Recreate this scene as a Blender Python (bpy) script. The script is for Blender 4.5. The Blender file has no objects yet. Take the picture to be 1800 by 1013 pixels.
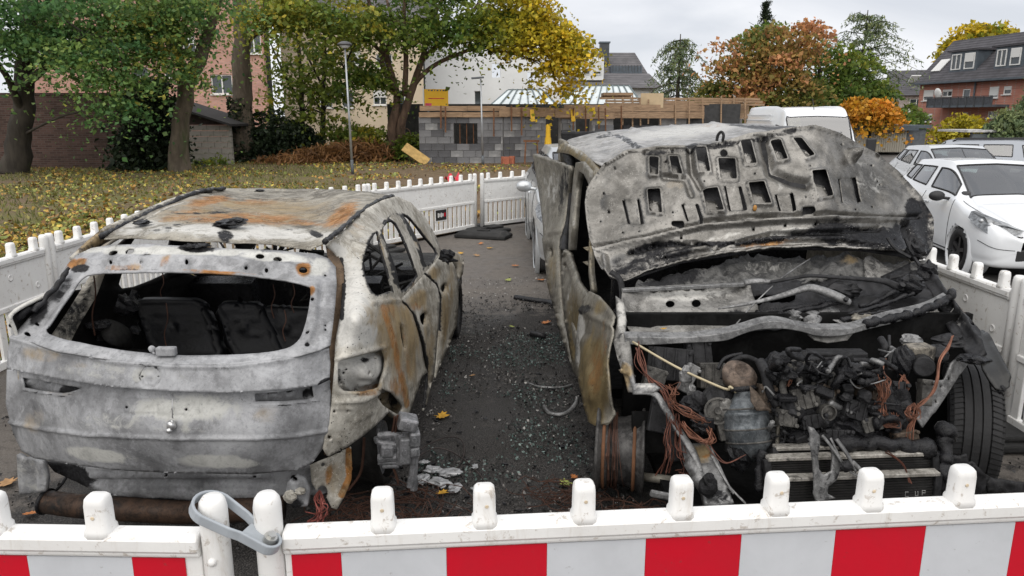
import bpy, bmesh, math, random
import numpy as np
from mathutils import Vector, Matrix, geometry, noise as mnoise
R = math.radians
random.seed(11); rng = np.random.default_rng(11)
sc = bpy.context.scene
COL = sc.collection
# ------------------------------------------------------------------ camera
EYE = 1.85; FPX = 1300.0; PITCH = math.atan(301.5/1300)
cam = bpy.data.cameras.new('camera'); cam.lens = 26.0; cam.sensor_width = 36.0
cam.clip_start = 0.05; cam.clip_end = 3000
co = bpy.data.objects.new('camera', cam); COL.objects.link(co)
co.location = (0, 0, EYE); co.rotation_euler = (math.pi/2-PITCH, 0, 0)
sc.camera = co
# ------------------------------------------------------------------ sky, sun, exposure
SUN_EL, SUN_AZ = R(57), R(190)      # veiled high sun, behind the camera
w = bpy.data.worlds.new('World'); sc.world = w; w.use_nodes = True
nt = w.node_tree; nt.nodes.clear()
n_out = nt.nodes.new('ShaderNodeOutputWorld'); n_bg = nt.nodes.new('ShaderNodeBackground')
n_sky = nt.nodes.new('ShaderNodeTexSky'); n_sky.sky_type = 'NISHITA'; n_sky.sun_disc = False
n_sky.sun_elevation = SUN_EL; n_sky.sun_rotation = SUN_AZ
n_tc = nt.nodes.new('ShaderNodeTexCoord'); n_map = nt.nodes.new('ShaderNodeMapping'); n_map.inputs['Scale'].default_value = (1, 1, 3.2)
n_no = nt.nodes.new('ShaderNodeTexNoise'); n_no.inputs['Scale'].default_value = 2.6; n_no.inputs['Detail'].default_value = 6
n_no.inputs['Roughness'].default_value = .5; n_no.inputs['Distortion'].default_value = .4
n_rmp = nt.nodes.new('ShaderNodeValToRGB')
n_rmp.color_ramp.elements[0].position = .37; n_rmp.color_ramp.elements[0].color = (6.6, 6.85, 7.4, 1)
n_rmp.color_ramp.elements[1].position = .64; n_rmp.color_ramp.elements[1].color = (9.1, 9.15, 9.45, 1)
n_mix = nt.nodes.new('ShaderNodeMixRGB'); n_mix.inputs[0].default_value = .93
L = nt.links.new
L(n_tc.outputs['Generated'], n_map.inputs[0]); L(n_map.outputs[0], n_no.inputs['Vector']); L(n_no.outputs['Fac'], n_rmp.inputs[0])
L(n_sky.outputs[0], n_mix.inputs[1]); L(n_rmp.outputs[0], n_mix.inputs[2]); L(n_mix.outputs[0], n_bg.inputs[0])
n_bg.inputs[1].default_value = .060; L(n_bg.outputs[0], n_out.inputs[0])
sun = bpy.data.lights.new('sun', 'SUN'); sun.energy = 1.5; sun.angle = R(100); sun.color = (1, .945, .87)
so = bpy.data.objects.new('sun', sun); COL.objects.link(so)
sd = Vector((math.sin(SUN_AZ)*math.cos(SUN_EL), math.cos(SUN_AZ)*math.cos(SUN_EL), math.sin(SUN_EL)))
so.rotation_euler = sd.to_track_quat('Z', 'Y').to_euler(); so.location = sd*60
vs = sc.view_settings; vs.view_transform = 'Standard'; vs.look = 'None'; vs.exposure = 0.9; vs.gamma = 1
vs.use_curve_mapping = False
sc.cycles.use_denoising = True
sc.render.resolution_x = 1024; sc.render.resolution_y = 576

# ------------------------------------------------------------------ survey helpers (photo measurements -> metres)
_c, _s = math.cos(PITCH), math.sin(PITCH)
def ray(px, py):
    u = (px-900)/FPX; v = (py-506.5)/FPX
    return (u, _c-v*_s, -_s-v*_c)
def P(px, py, Y):
    d = ray(px, py); t = Y/d[1]; return Vector((d[0]*t, Y, EYE+d[2]*t))
def PZ(px, py, z=0.):
    d = ray(px, py); t = (z-EYE)/d[2]; return Vector((d[0]*t, d[1]*t, z))

# ------------------------------------------------------------------ object helpers
def tag(o, label=None, cat=None, group=None, kind=None):
    if label: o['label'] = label
    if cat: o['category'] = cat
    if group: o['group'] = group
    if kind: o['kind'] = kind
    return o
def thing(name, label, cat, loc=(0, 0, 0), rz=0., group=None):
    o = bpy.data.objects.new(name, None); o.empty_display_size = .2; COL.objects.link(o)
    o.location = loc; o.rotation_euler = (0, 0, rz)
    return tag(o, label, cat, group)
def rootm(o):
    m = Matrix.Translation(o.location) @ o.rotation_euler.to_matrix().to_4x4()
    return m
def link(name, me, mat, parent=None, world=False, smooth=False):
    o = bpy.data.objects.new(name, me); COL.objects.link(o)
    if mat is not None and len(me.materials) == 0: me.materials.append(mat)
    if smooth and len(me.polygons): me.polygons.foreach_set('use_smooth', [True]*len(me.polygons))
    if parent is not None:
        o.parent = parent
        if world:
            m = Matrix() if parent.get('_w') else rootm(parent)
            o.matrix_parent_inverse = m.inverted()
    if world: o['_w'] = 1
    return o
def copytree(o, parent=None):
    c = o.copy(); COL.objects.link(c)
    if parent is not None: c.parent = parent
    for ch in list(o.children): copytree(ch, c)
    return c

class MB:
    def __init__(s): s.v = []; s.f = []
    def add(s, v, f):
        b = len(s.v); s.v += [tuple(q) for q in v]; s.f += [tuple(i+b for i in q) for q in f]; return s
    def box(s, c, d, rz=0., m=None):
        x, y, z = d[0]/2, d[1]/2, d[2]/2
        vv = [Vector((a*x, b*y, g*z)) for a in (-1, 1) for b in (-1, 1) for g in (-1, 1)]
        mm = m if m is not None else Matrix.Rotation(rz, 3, 'Z')
        return s.add([mm @ q + Vector(c) for q in vv], [(0, 1, 3, 2), (4, 6, 7, 5), (0, 4, 5, 1), (2, 3, 7, 6), (0, 2, 6, 4), (1, 5, 7, 3)])
    def beam(s, a, b, wd, ht, up=(0, 0, 1)):
        a = Vector(a); b = Vector(b); t = (b-a); ln = t.length; t.normalize()
        u = Vector(up); sd_ = t.cross(u)
        if sd_.length < 1e-4: sd_ = t.cross(Vector((0, 1, 0)))
        sd_.normalize(); u = sd_.cross(t)
        m = Matrix((t, sd_, u)).transposed()
        return s.box((a+b)/2, (ln, wd, ht), m=m)
    def tube(s, pts, r, seg=8, caps=True, sq=1.0):
        pts = [Vector(p) for p in pts]; n = len(pts)
        rs = r if isinstance(r, (list, tuple)) else [r]*n
        ref = None; rings = []
        for i, p in enumerate(pts):
            t = (pts[min(i+1, n-1)]-pts[max(i-1, 0)])
            if t.length < 1e-7: t = Vector((0, 0, 1))
            t.normalize()
            if ref is None:
                ref = t.orthogonal().normalized()
            else:
                ref = ref - t*ref.dot(t)
                if ref.length < 1e-5: ref = t.orthogonal()
                ref.normalize()
            bn = t.cross(ref)
            rings.append([p+(ref*math.cos(2*math.pi*k/seg)+bn*math.sin(2*math.pi*k/seg)*sq)*rs[i] for k in range(seg)])
        return s.loft(rings, caps)
    def loft(s, rings, caps=True, closed=True):
        m = len(rings[0]); vv = [q for r_ in rings for q in r_]; ff = []
        for i in range(len(rings)-1):
            for k in range(m if closed else m-1):
                a = i*m+k; b = i*m+(k+1) % m
                ff.append((a, b, b+m, a+m))
        if caps:
            ff.append(tuple(reversed(range(m)))); ff.append(tuple(range((len(rings)-1)*m, len(rings)*m)))
        return s.add(vv, ff)
    def cyl(s, a, b, r0, r1=None, seg=16): return s.tube([a, b], [r0, r0 if r1 is None else r1], seg)
    def ell(s, c, r, seg=12, rings=8, nz=0., ns=3., m=None):
        c = Vector(c); r = (r, r, r) if not isinstance(r, (tuple, list)) else r
        vv = []; off = Vector((random.random()*50, random.random()*50, 0))
        for i in range(rings+1):
            ph = math.pi*i/rings
            for k in range(seg):
                a = 2*math.pi*k/seg
                d = Vector((math.sin(ph)*math.cos(a), math.sin(ph)*math.sin(a), math.cos(ph)))
                q = 1+(nz*mnoise.noise(d*ns+off) if nz else 0)
                d = Vector((d.x*r[0]*q, d.y*r[1]*q, d.z*r[2]*q))
                if m is not None: d = m @ d
                vv.append(c+d)
        ff = []
        for i in range(rings):
            for k in range(seg):
                a = i*seg+k; b = i*seg+(k+1) % seg; ff.append((a, a+seg, b+seg, b))
        return s.add(vv, ff)
    def prism(s, poly, fn0, fn1):
        n = len(poly); v = [fn0(*p) for p in poly]+[fn1(*p) for p in poly]
        f = [tuple(range(n)), tuple(reversed(range(n, 2*n)))]+[(i, i+n, (i+1) % n+n, (i+1) % n) for i in range(n)]
        return s.add(v, f)
    def rev(s, prof, c, axis, seg=32, caps=False):
        # revolve (radius, along) profile about axis
        ax = Vector(axis).normalized(); u = ax.orthogonal().normalized(); v = ax.cross(u); c = Vector(c)
        rings = [[c+ax*a+(u*math.cos(2*math.pi*k/seg)+v*math.sin(2*math.pi*k/seg))*r_ for k in range(seg)] for r_, a in prof]
        return s.loft(rings, caps)
    def mesh(s, name):
        me = bpy.data.meshes.new(name); me.from_pydata(s.v, [], s.f); me.update()
        return me
    def build(s, name, mat, parent=None, world=False, smooth=False, bevel=0., seg=2, fix=True):
        me = s.mesh(name)
        if fix:
            bm = bmesh.new(); bm.from_mesh(me); bmesh.ops.recalc_face_normals(bm, faces=bm.faces); bm.to_mesh(me); bm.free()
        o = link(name, me, mat, parent, world, smooth)
        if bevel:
            b = o.modifiers.new('bevel', 'BEVEL'); b.width = bevel; b.segments = seg; b.limit_method = 'ANGLE'; b.angle_limit = R(40)
        return o
def catmull(pts, n=6):
    pts = [Vector(p) for p in pts]; out = []
    for i in range(len(pts)-1):
        p0 = pts[max(i-1, 0)]; p1 = pts[i]; p2 = pts[i+1]; p3 = pts[min(i+2, len(pts)-1)]
        for k in range(n):
            t = k/n
            out.append(.5*((2*p1)+(p2-p0)*t+(2*p0-5*p1+4*p2-p3)*t*t+(3*p1-p0-3*p2+p3)*t**3))
    out.append(pts[-1]); return out
def npmesh(name, v, f):
    """v (n,3) float array, f (m,k) int array"""
    me = bpy.data.meshes.new(name); n = len(v); m, k = f.shape
    me.vertices.add(n); me.vertices.foreach_set('co', np.asarray(v, np.float32).ravel())
    me.loops.add(m*k); me.loops.foreach_set('vertex_index', f.astype(np.int32).ravel())
    me.polygons.add(m); me.polygons.foreach_set('loop_start', np.arange(0, m*k, k, dtype=np.int32))
    try: me.polygons.foreach_set('loop_total', np.full(m, k, np.int32))
    except Exception: pass
    me.update(calc_edges=True); return me

# ------------------------------------------------------------------ materials
class NT:
    def __init__(s, name):
        s.m = bpy.data.materials.new(name); s.m.use_nodes = True; s.t = s.m.node_tree; s.t.nodes.clear()
        s.out = s.t.nodes.new('ShaderNodeOutputMaterial'); s.b = s.t.nodes.new('ShaderNodeBsdfPrincipled')
        s.t.links.new(s.b.outputs[0], s.out.inputs[0]); s.tc = s.t.nodes.new('ShaderNodeTexCoord')
    def n(s, ty, **kw):
        q = s.t.nodes.new(ty)
        for k, v in kw.items(): setattr(q, k, v)
        return q
    def set(s, sock, v):
        if hasattr(v, 'is_output'): s.t.links.new(v, sock)
        else:
            if isinstance(v, (tuple, list)) and len(v) == 3 and sock.type == 'RGBA': v = (*v, 1)
            sock.default_value = v
    def vec(s, scale=(1, 1, 1), rot=(0, 0, 0), loc=(0, 0, 0), src='Object'):
        q = s.n('ShaderNodeMapping'); s.t.links.new(s.tc.outputs[src], q.inputs[0])
        q.inputs['Scale'].default_value = scale; q.inputs['Rotation'].default_value = rot; q.inputs['Location'].default_value = loc
        return q.outputs[0]
    def noise(s, scale, detail=5, rough=.55, dist=0., vec=None):
        q = s.n('ShaderNodeTexNoise'); s.set(q.inputs['Vector'], vec if vec is not None else s.tc.outputs['Object'])
        q.inputs['Scale'].default_value = scale; q.inputs['Detail'].default_value = detail
        q.inputs['Roughness'].default_value = rough; q.inputs['Distortion'].default_value = dist
        return q.outputs['Fac']
    def voro(s, scale, feat='F1', vec=None, out='Distance', rnd=1.):
        q = s.n('ShaderNodeTexVoronoi', feature=feat); s.set(q.inputs['Vector'], vec if vec is not None else s.tc.outputs['Object'])
        q.inputs['Scale'].default_value = scale; q.inputs['Randomness'].default_value = rnd
        return q.outputs[out]
    def step(s, v, a, b, o0=0., o1=1.):
        q = s.n('ShaderNodeMapRange', interpolation_type='SMOOTHSTEP'); s.set(q.inputs[0], v)
        for i, x in enumerate((a, b, o0, o1)): q.inputs[i+1].default_value = x
        return q.outputs[0]
    def math(s, op, a, b=0., c=0.):
        q = s.n('ShaderNodeMath', operation=op)
        for i, x in enumerate((a, b, c)): s.set(q.inputs[i], x)
        return q.outputs[0]
    def mix(s, f, a, b, mode='MIX'):
        q = s.n('ShaderNodeMixRGB', blend_type=mode); s.set(q.inputs[0], f); s.set(q.inputs[1], a); s.set(q.inputs[2], b)
        return q.outputs[0]
    def attr(s, name, out='Fac'):
        q = s.n('ShaderNodeAttribute', attribute_name=name); return q.outputs[out]
    def bump(s, h, strength=.3, dist=.01, nrm=None):
        q = s.n('ShaderNodeBump'); q.inputs['Strength'].default_value = strength; q.inputs['Distance'].default_value = dist
        s.set(q.inputs['Height'], h)
        if nrm is not None: s.set(q.inputs['Normal'], nrm)
        return q.outputs[0]
    def fin(s, col, rough=.6, metal=0., nrm=None, spec=.5, **kw):
        s.set(s.b.inputs['Base Color'], col); s.set(s.b.inputs['Roughness'], rough); s.set(s.b.inputs['Metallic'], metal)
        s.b.inputs['Specular IOR Level'].default_value = spec
        if nrm is not None: s.set(s.b.inputs['Normal'], nrm)
        for k, v in kw.items(): s.set(s.b.inputs[k.replace('_', ' ')], v)
        return s.m
MC = {}
def mul(c, k): return tuple(min(1, x*k) for x in c[:3])
def simple(name, c, rough=.6, metal=0., var=.25, scale=6., bump=.15, bscale=40., dirt=None, dscale=3., damt=.5, spec=.4, stretch=(1, 1, 1), rscale=0.):
    if name in MC: return MC[name]
    t = NT(name); v = t.vec(scale=stretch)
    n1 = t.noise(scale, 5, .6, .3, v)
    col = t.mix(t.step(n1, .3, .7), mul(c, 1-var), mul(c, 1+var*.7))
    if dirt is not None:
        n2 = t.noise(dscale, 7, .68, .6, v); a = .72-damt*.4
        col = t.mix(t.step(n2, a, a+.18), col, dirt)
    nb = t.bump(t.noise(bscale, 4, .6, 0, v), bump, .01) if bump else None
    rr = rough
    if rscale: rr = t.step(t.noise(rscale, 4), .3, .7, max(.05, rough-.2), min(1, rough+.2))
    MC[name] = t.fin(col, rr, metal, nb, spec)
    return MC[name]
def burnt(name, base, light, scale=1., dark=(.012, .012, .013), rough=.46, metal=.4, sootamt=.0, swirl=.25, speck=.0, ash=(.60, .59, .555), rust=(.36, .165, .05), tan=(.31, .235, .135), bump=.3, spec=.22, blot=.45, flake=.5):
    """scorched sheet metal: two greys, heat tints, soot, rust where the mesh carries those attributes"""
    t = NT(name)
    v = t.vec(scale=(scale,)*3); vs_ = t.vec(scale=(scale*1.15, scale*1.15, scale*.85), loc=(4, 1, 2))
    n1 = t.noise(3.2, 9, .66, swirl*2., v); n2 = t.noise(11, 9, .72, swirl*2, v); n3 = t.noise(75, 6, .75, .3, v); n5 = t.noise(7, 8, .7, .3, vs_)
    col = t.mix(t.step(n1, .34, .66), base, light)
    col = t.mix(t.math('MULTIPLY', t.step(n2, .5, .66), blot), col, mul(base, .6))
    col = t.mix(t.math('MULTIPLY', t.step(n5, .54, .66), blot), col, mul(light, 1.3))
    col = t.mix(t.math('MULTIPLY', t.step(n5, .47, .33), blot), col, mul(base, .55))
    if flake:   # crisp-edged flakes of blistered primer
        n6 = t.noise(13, 10, .78, .2, t.vec(scale=(scale,)*3, loc=(9, 3, 5)))
        col = t.mix(t.math('MULTIPLY', t.step(n6, .535, .555), flake), col, mul(light, 1.22)); col = t.mix(t.math('MULTIPLY', t.step(n6, .43, .415), flake), col, mul(base, .42))
    def lay(col, at, c, sharp=.2, amp=.9, src=None, c2=None):
        nn = src or n2
        f = t.math('ADD', t.attr(at), t.math('MULTIPLY', t.math('SUBTRACT', nn, .5), amp))
        cc = c if c2 is None else t.mix(t.step(n3, .38, .62), c, c2)
        return t.mix(t.step(f, .30, .30+sharp), col, cc)
    col = lay(col, 'tan', t.mix(t.step(n5, .4, .65), tan, mul(tan, .6)), .4, 1.3, n1)
    col = lay(col, 'ash', t.mix(t.step(n2, .4, .65), ash, mul(ash, .72)), .3, 1.5, n2)
    rc = t.mix(t.step(n2, .4, .62), rust, mul(rust, .42)); rc = t.mix(t.math('MULTIPLY', t.step(n5, .5, .65), .7), rc, mul(tan, 1.05))
    col = lay(col, 'rust', rc, .38, 1.5, n5)
    if sootamt > 0:
        s1 = t.noise(2.7, 9, .7, .5, v)
        col = t.mix(t.math('MULTIPLY', t.step(s1, .7-sootamt*.4, .84-sootamt*.4), .85), col, dark)
    col = lay(col, 'soot', t.mix(t.step(n3, .4, .65), dark, mul(dark, 2.4)), .25, 1.3, n2)
    if speck:
        pk = t.noise(9, 4, .6, 0, v); vo = t.voro(55, 'F1', v)
        col = t.mix(t.math('MULTIPLY', t.step(vo, .2, .12), t.step(pk, .5, .58)), col, (.02, .02, .02))
        vo2 = t.voro(85, 'F1', t.vec(scale=(scale,)*3, loc=(3, 7, 1)))
        col = t.mix(t.math('MULTIPLY', t.step(vo2, .24, .14), t.math('MULTIPLY', t.step(pk, .5, .42), speck)), col, (.62, .61, .58))
    col = t.mix(t.math('MULTIPLY', t.step(n3, .5, .72), .35), col, mul(base, .3))
    nb = t.bump(n3, bump*.55, .003); nb = t.bump(n2, bump, .006, nb)
    m = t.fin(col, t.step(n2, .3, .7, max(.12, rough-.16), rough+.22), metal, nb, spec)
    MC[name] = m; return m
def glass(name, tint=(.02, .03, .03), rough=.04, coat=.0):
    if name in MC: return MC[name]
    t = NT(name); m = t.fin(tint, rough, 0, None, .8); MC[name] = m; return m

# ------------------------------------------------------------------ sheet-metal panel builder
def tps(an):
    A = np.array(an, float); xy = A[:, :2]/200.; n = len(A); z = A[:, 2]
    def U(r2): return np.where(r2 > 1e-12, r2*np.log(r2+1e-12), 0.)
    K = U(((xy[:, None]-xy[None])**2).sum(-1))+np.eye(n)*1e-4; Pm = np.c_[np.ones(n), xy]
    M_ = np.zeros((n+3, n+3)); M_[:n, :n] = K; M_[:n, n:] = Pm; M_[n:, :n] = Pm.T
    if n == 3:
        cf = np.linalg.solve(Pm, z); return lambda q: np.c_[np.ones(len(q)), q/200.] @ cf
    s_ = np.linalg.solve(M_, np.r_[z, 0, 0, 0])
    def ev(q):
        q = q/200.; return U(((q[:, None]-xy[None])**2).sum(-1)) @ s_[:n] + np.c_[np.ones(len(q)), q] @ s_[n:]
    return ev
def dens(poly, st, closed=True):
    out = []; n = len(poly)
    for i in range(n if closed else n-1):
        a = poly[i]; b = poly[(i+1) % n]; d = math.hypot(b[0]-a[0], b[1]-a[1]); k = max(1, int(round(d/st)))
        out += [(a[0]+(b[0]-a[0])*j/k, a[1]+(b[1]-a[1])*j/k) for j in range(k)]
    if not closed: out.append(poly[-1])
    return out
def smoothpoly(poly, n=4):
    m = len(poly); out = []
    for i in range(m):
        p0, p1, p2, p3 = [np.array(poly[(i+k) % m], float) for k in (-1, 0, 1, 2)]
        for k in range(n):
            t = k/n; out.append(tuple(.5*((2*p1)+(p2-p0)*t+(2*p0-5*p1+4*p2-p3)*t*t+(3*p1-p0-3*p2+p3)*t**3)))
    return out
def rnd_corners(poly, r):
    out = []; n = len(poly)
    for i in range(n):
        p = np.array(poly[i], float); a = np.array(poly[i-1], float)-p; b = np.array(poly[(i+1) % n], float)-p
        ra = min(r, .45*np.linalg.norm(a)); rb = min(r, .45*np.linalg.norm(b))
        q0 = p+a/np.linalg.norm(a)*ra; q1 = p+b/np.linalg.norm(b)*rb
        for t in (0, .33, .67, 1): out.append(tuple((1-t)**2*q0+2*t*(1-t)*p+t*t*q1))
    return out
def inpoly(q, poly):
    p = np.array(poly); x, y = q[:, 0], q[:, 1]; ins = np.zeros(len(q), bool)
    for i in range(len(p)):
        x0, y0 = p[i-1]; x1, y1 = p[i]
        if y0 == y1: continue
        c = ((y0 > y) != (y1 > y)) & (x < (x1-x0)*(y-y0)/(y1-y0)+x0); ins ^= c
    return ins
def dpoly(q, poly, closed=True):
    p = np.array(poly, float); d = np.full(len(q), 1e9); n = len(p)
    for i in range(n if closed else n-1):
        a = p[i]; b = p[(i+1) % n]; ab = b-a; L2 = (ab**2).sum()+1e-9
        t = np.clip(((q-a) @ ab)/L2, 0, 1); d = np.minimum(d, np.hypot(*(q-(a+t[:, None]*ab)).T))
    return d
def circ(px, py, rx, ry=None, a=0., n=12):
    ry = rx if ry is None else ry; ca, sa = math.cos(R(a)), math.sin(R(a))
    return [(px+rx*math.cos(t)*ca-ry*math.sin(t)*sa, py+rx*math.cos(t)*sa+ry*math.sin(t)*ca) for t in [2*math.pi*k/n for k in range(n)]]
SIDES = {}
def anchor_t(a):
    """(px,py,Y) | (px,py,'z',height) | (px,py,side,inset) -> distance along the optical axis"""
    d = ray(a[0], a[1])
    if len(a) == 3: return a[2]/d[1]
    if a[2] == 'z': return (a[3]-EYE)/d[2]
    x0, y0, k, sg = SIDES[a[2]]           # plane X = x0 + k (Y-y0), inset moves it by sg
    return (x0+sg*a[3]-k*y0)/(d[0]-k*d[1])
def panel(name, outline, anchors, mat, parent, holes=(), step=7., thick=.006, relief=(), paint=(), dent=(0, 4), jag=0., smooth=True, mirror=None, world=True, back=0., inner=None):
    outline = dens(outline, step)
    if jag:
        q = []
        for i, (x, y) in enumerate(outline):
            q.append((x+jag*mnoise.noise(Vector((x*.11, y*.11, 3))), y+jag*mnoise.noise(Vector((x*.11, y*.11, 9)))))
        outline = q
    hs = [dens(h, min(step, 5.)) for h in holes]
    O = np.array(outline); x0, y0 = O.min(0); x1, y1 = O.max(0)
    gx = []; j = 0; y = y0
    while y < y1:
        for x in np.arange(x0+(step*.5 if j % 2 else 0), x1, step): gx.append((x+random.uniform(-.12, .12)*step, y+random.uniform(-.12, .12)*step))
        y += step*.87; j += 1
    G = np.array(gx) if gx else np.zeros((0, 2))
    if len(G):
        k = inpoly(G, outline) & (dpoly(G, outline) > step*.55)
        for h in hs: k &= ~(inpoly(G, h) | (dpoly(G, h) < min(step, 5.)*.5))
        G = G[k]
    vs_ = [tuple(p) for p in outline]; ed = [(i, (i+1) % len(outline)) for i in range(len(outline))]
    for h in hs:
        b = len(vs_); vs_ += [tuple(p) for p in h]; ed += [(b+i, b+(i+1) % len(h)) for i in range(len(h))]
    vs_ += [tuple(p) for p in G]
    rv, re_, rf, *_r = geometry.delaunay_2d_cdt([Vector(p) for p in vs_], ed, [], 0, 1e-4)
    q = np.array([tuple(p) for p in rv]); F = np.array([tuple(f) for f in rf if len(f) == 3])
    cen = q[F].mean(1); k = inpoly(cen, outline)
    for h in hs: k &= ~inpoly(cen, h)
    F = F[k][:, ::-1]
    inv = tps([(a[0], a[1], 1./anchor_t(a)) for a in anchors]); t = 1./inv(q)+back
    u = (q[:, 0]-900)/FPX; v = (q[:, 1]-506.5)/FPX
    X = np.c_[u*t, (_c-v*_s)*t, EYE+(-_s-v*_c)*t]
    fn = np.cross(X[F[:, 1]]-X[F[:, 0]], X[F[:, 2]]-X[F[:, 0]])
    # orient to the camera
    cdir = X[F[:, 0]]-np.array([0, 0, EYE]); bad = (fn*cdir).sum(1) > 0
    F[bad] = F[bad][:, ::-1]; fn[bad] *= -1
    nv = np.zeros_like(X)
    for c_ in range(3): np.add.at(nv, F[:, c_], fn)
    nv /= np.linalg.norm(nv, axis=1)[:, None]+1e-12
    h = np.zeros(len(q))
    for rl in relief:
        if rl[0] == 'line':
            d = dpoly(q, rl[1], False); h += rl[3]*np.exp(-(d/rl[2]*1.6)**2)
        elif rl[0] == 'loop':
            d = dpoly(q, rl[1], True); h += rl[3]*np.exp(-(d/rl[2]*1.6)**2)
        elif rl[0] == 'pit':
            d = np.hypot(q[:, 0]-rl[1], q[:, 1]-rl[2])/rl[3]; h += rl[4]*np.clip(1.25-d, 0, 1)**.7*(d < 1.25)
        elif rl[0] == 'poly':
            d = dpoly(q, rl[1]); d = np.where(inpoly(q, rl[1]), d, -d); s_ = np.clip(d/rl[3]*.5+.5, 0, 1); h += rl[2]*s_*s_*(3-2*s_)
    if dent[0]:
        h += np.array([dent[0]*(mnoise.noise(Vector(p)*dent[1])+.5*mnoise.noise(Vector(p)*dent[1]*2.7)) for p in X.tolist()])
    X = X+nv*h[:, None]
    if mirror is not None: X = mirror(X); F = F[:, ::-1]
    me = npmesh(name, X, F)
    at = {}
    for pt in paint:
        nm = pt[0]; arr = at.setdefault(nm, np.zeros(len(q)))
        if pt[1] == 'line':
            d = dpoly(q, pt[2], False)/pt[3]; wv = np.clip(1.5-d, 0, 1)*pt[4]
        elif pt[1] == 'poly':
            d = dpoly(q, pt[2]); d = np.where(inpoly(q, pt[2]), d, -d); wv = np.clip(d/pt[3]*.5+.5, 0, 1)*pt[4]
        elif pt[1] == 'all': wv = np.full(len(q), pt[2])
        else:
            _n, px, py, rx, ry, an, wt = pt
            ca, sa = math.cos(R(an)), math.sin(R(an)); dx, dy = q[:, 0]-px, q[:, 1]-py
            d = np.hypot((dx*ca+dy*sa)/rx, (-dx*sa+dy*ca)/ry); wv = np.clip(1.5-d, 0, 1)*wt
        at[nm] = np.maximum(arr, wv)
    for nm, arr in at.items():
        a = me.attributes.new(nm, 'FLOAT', 'POINT'); a.data.foreach_set('value', arr.astype(np.float32))
    o = link(name, me, mat, parent, world, smooth)
    if thick:
        m = o.modifiers.new('solid', 'SOLIDIFY'); m.thickness = thick; m.offset = -1
        if inner is not None: me.materials.append(inner); m.material_offset = 1
    return o
def poly_plate(name, pts3, thick, mat, parent=None, world=True, bevel=0., nrm=None):
    """flat plate through 3-D corner points, extruded by thick along its normal"""
    pts3 = [Vector(p) for p in pts3]
    n = nrm or (pts3[1]-pts3[0]).cross(pts3[2]-pts3[0]).normalized()
    mb = MB(); k = len(pts3)
    mb.add(pts3+[p+n*thick for p in pts3], [tuple(range(k)), tuple(reversed(range(k, 2*k)))]+[(i, i+k, (i+1) % k+k, (i+1) % k) for i in range(k)])
    return mb.build(name, mat, parent, world, False, bevel)
# ================================================================== ground
def asphalt_mat():
    t = NT('asphalt'); n1 = t.noise(1.2, 6, .6, .4); n2 = t.noise(9, 6, .65); n3 = t.noise(140, 3, .7); vo = t.voro(160, 'F1')
    c = t.mix(t.step(n1, .35, .65), (.10, .088, .078), (.145, .13, .115))
    c = t.mix(t.math('MULTIPLY', t.step(n3, .45, .66), .75), c, (.22, .20, .18))
    c = t.mix(t.math('MULTIPLY', t.step(n2, .5, .7), .5), c, (.055, .05, .045))
    f = t.math('ADD', t.attr('soot'), t.math('MULTIPLY', t.math('SUBTRACT', n2, .5), 1.3))
    f = t.math('ADD', f, t.math('MULTIPLY', t.math('SUBTRACT', n1, .5), .9))
    c = t.mix(t.math('MULTIPLY', t.step(f, .35, .75), .93), c, t.mix(t.step(n3, .44, .62), (.011, .011, .0115), (.085, .08, .076)))
    nb = t.bump(n3, .8, .010); nb = t.bump(n2, .45, .02, nb)
    return t.fin(c, t.step(n1, .4, .62, .42, .9), 0, nb, .2)
M_ASPH = asphalt_mat()
def sheet(name, poly, z, mat):
    me = bpy.data.meshes.new(name); me.from_pydata([(x, y, z) for x, y in poly], [], [tuple(range(len(poly)))]); me.update()
    return tag(link(name, me, mat), kind='structure')
M_DIRT = simple('earth', (.105, .075, .05), .95, 0, .35, .6, .5, 14, (.06, .07, .03), 1.6, .5)
sheet('ground', [(-900, -300), (900, -300), (900, 1500), (-900, 1500)], -.3, M_DIRT)
sheet('parking_lot', [(3.2, -8), (70, -8), (70, 44), (2.6, 44), (2.6, 14), (3.2, 14)], -.15, simple('lot_asphalt', (.10, .095, .09), .9, 0, .25, .8, .4, 90, (.05, .05, .048), 1.2, .3))
# yard between the barriers: dense sheet that carries the soot stain
nx, ny = 160, 300
gx = np.linspace(-4.2, 3.2, nx); gy = np.linspace(-2, 14.4, ny)
XX, YY = np.meshgrid(gx, gy); 
def blobw(cx, cy, rx, ry, p=2.): return np.clip(1.35-(np.abs((XX-cx)/rx)**p+np.abs((YY-cy)/ry)**p)**(1/p), 0, 1)
soot = np.maximum.reduce([blobw(-1.45, 4.2, 1.35, 3.2, 3), blobw(1.45, 4.6, 1.35, 3.4, 3), (.95*blobw(0, 3.8, 1.5, 2.8, 3)), .85*blobw(-.1, 5.8, 1.2, 1.9)])
zz = np.array([.006*mnoise.noise(Vector((x*3, y*3, 0)))+.004*mnoise.noise(Vector((x*11, y*11, 4))) for x, y in zip(XX.ravel(), YY.ravel())])
ii = np.arange(nx*ny).reshape(ny, nx)
me = npmesh('asphalt_yard', np.c_[XX.ravel(), YY.ravel(), zz-.006], np.stack([ii[:-1, :-1], ii[:-1, 1:], ii[1:, 1:], ii[1:, :-1]], -1).reshape(-1, 4))
a = me.attributes.new('soot', 'FLOAT', 'POINT'); a.data.foreach_set('value', soot.ravel().astype(np.float32))
tag(link('asphalt_yard', me, M_ASPH, smooth=True), kind='structure')
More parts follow.
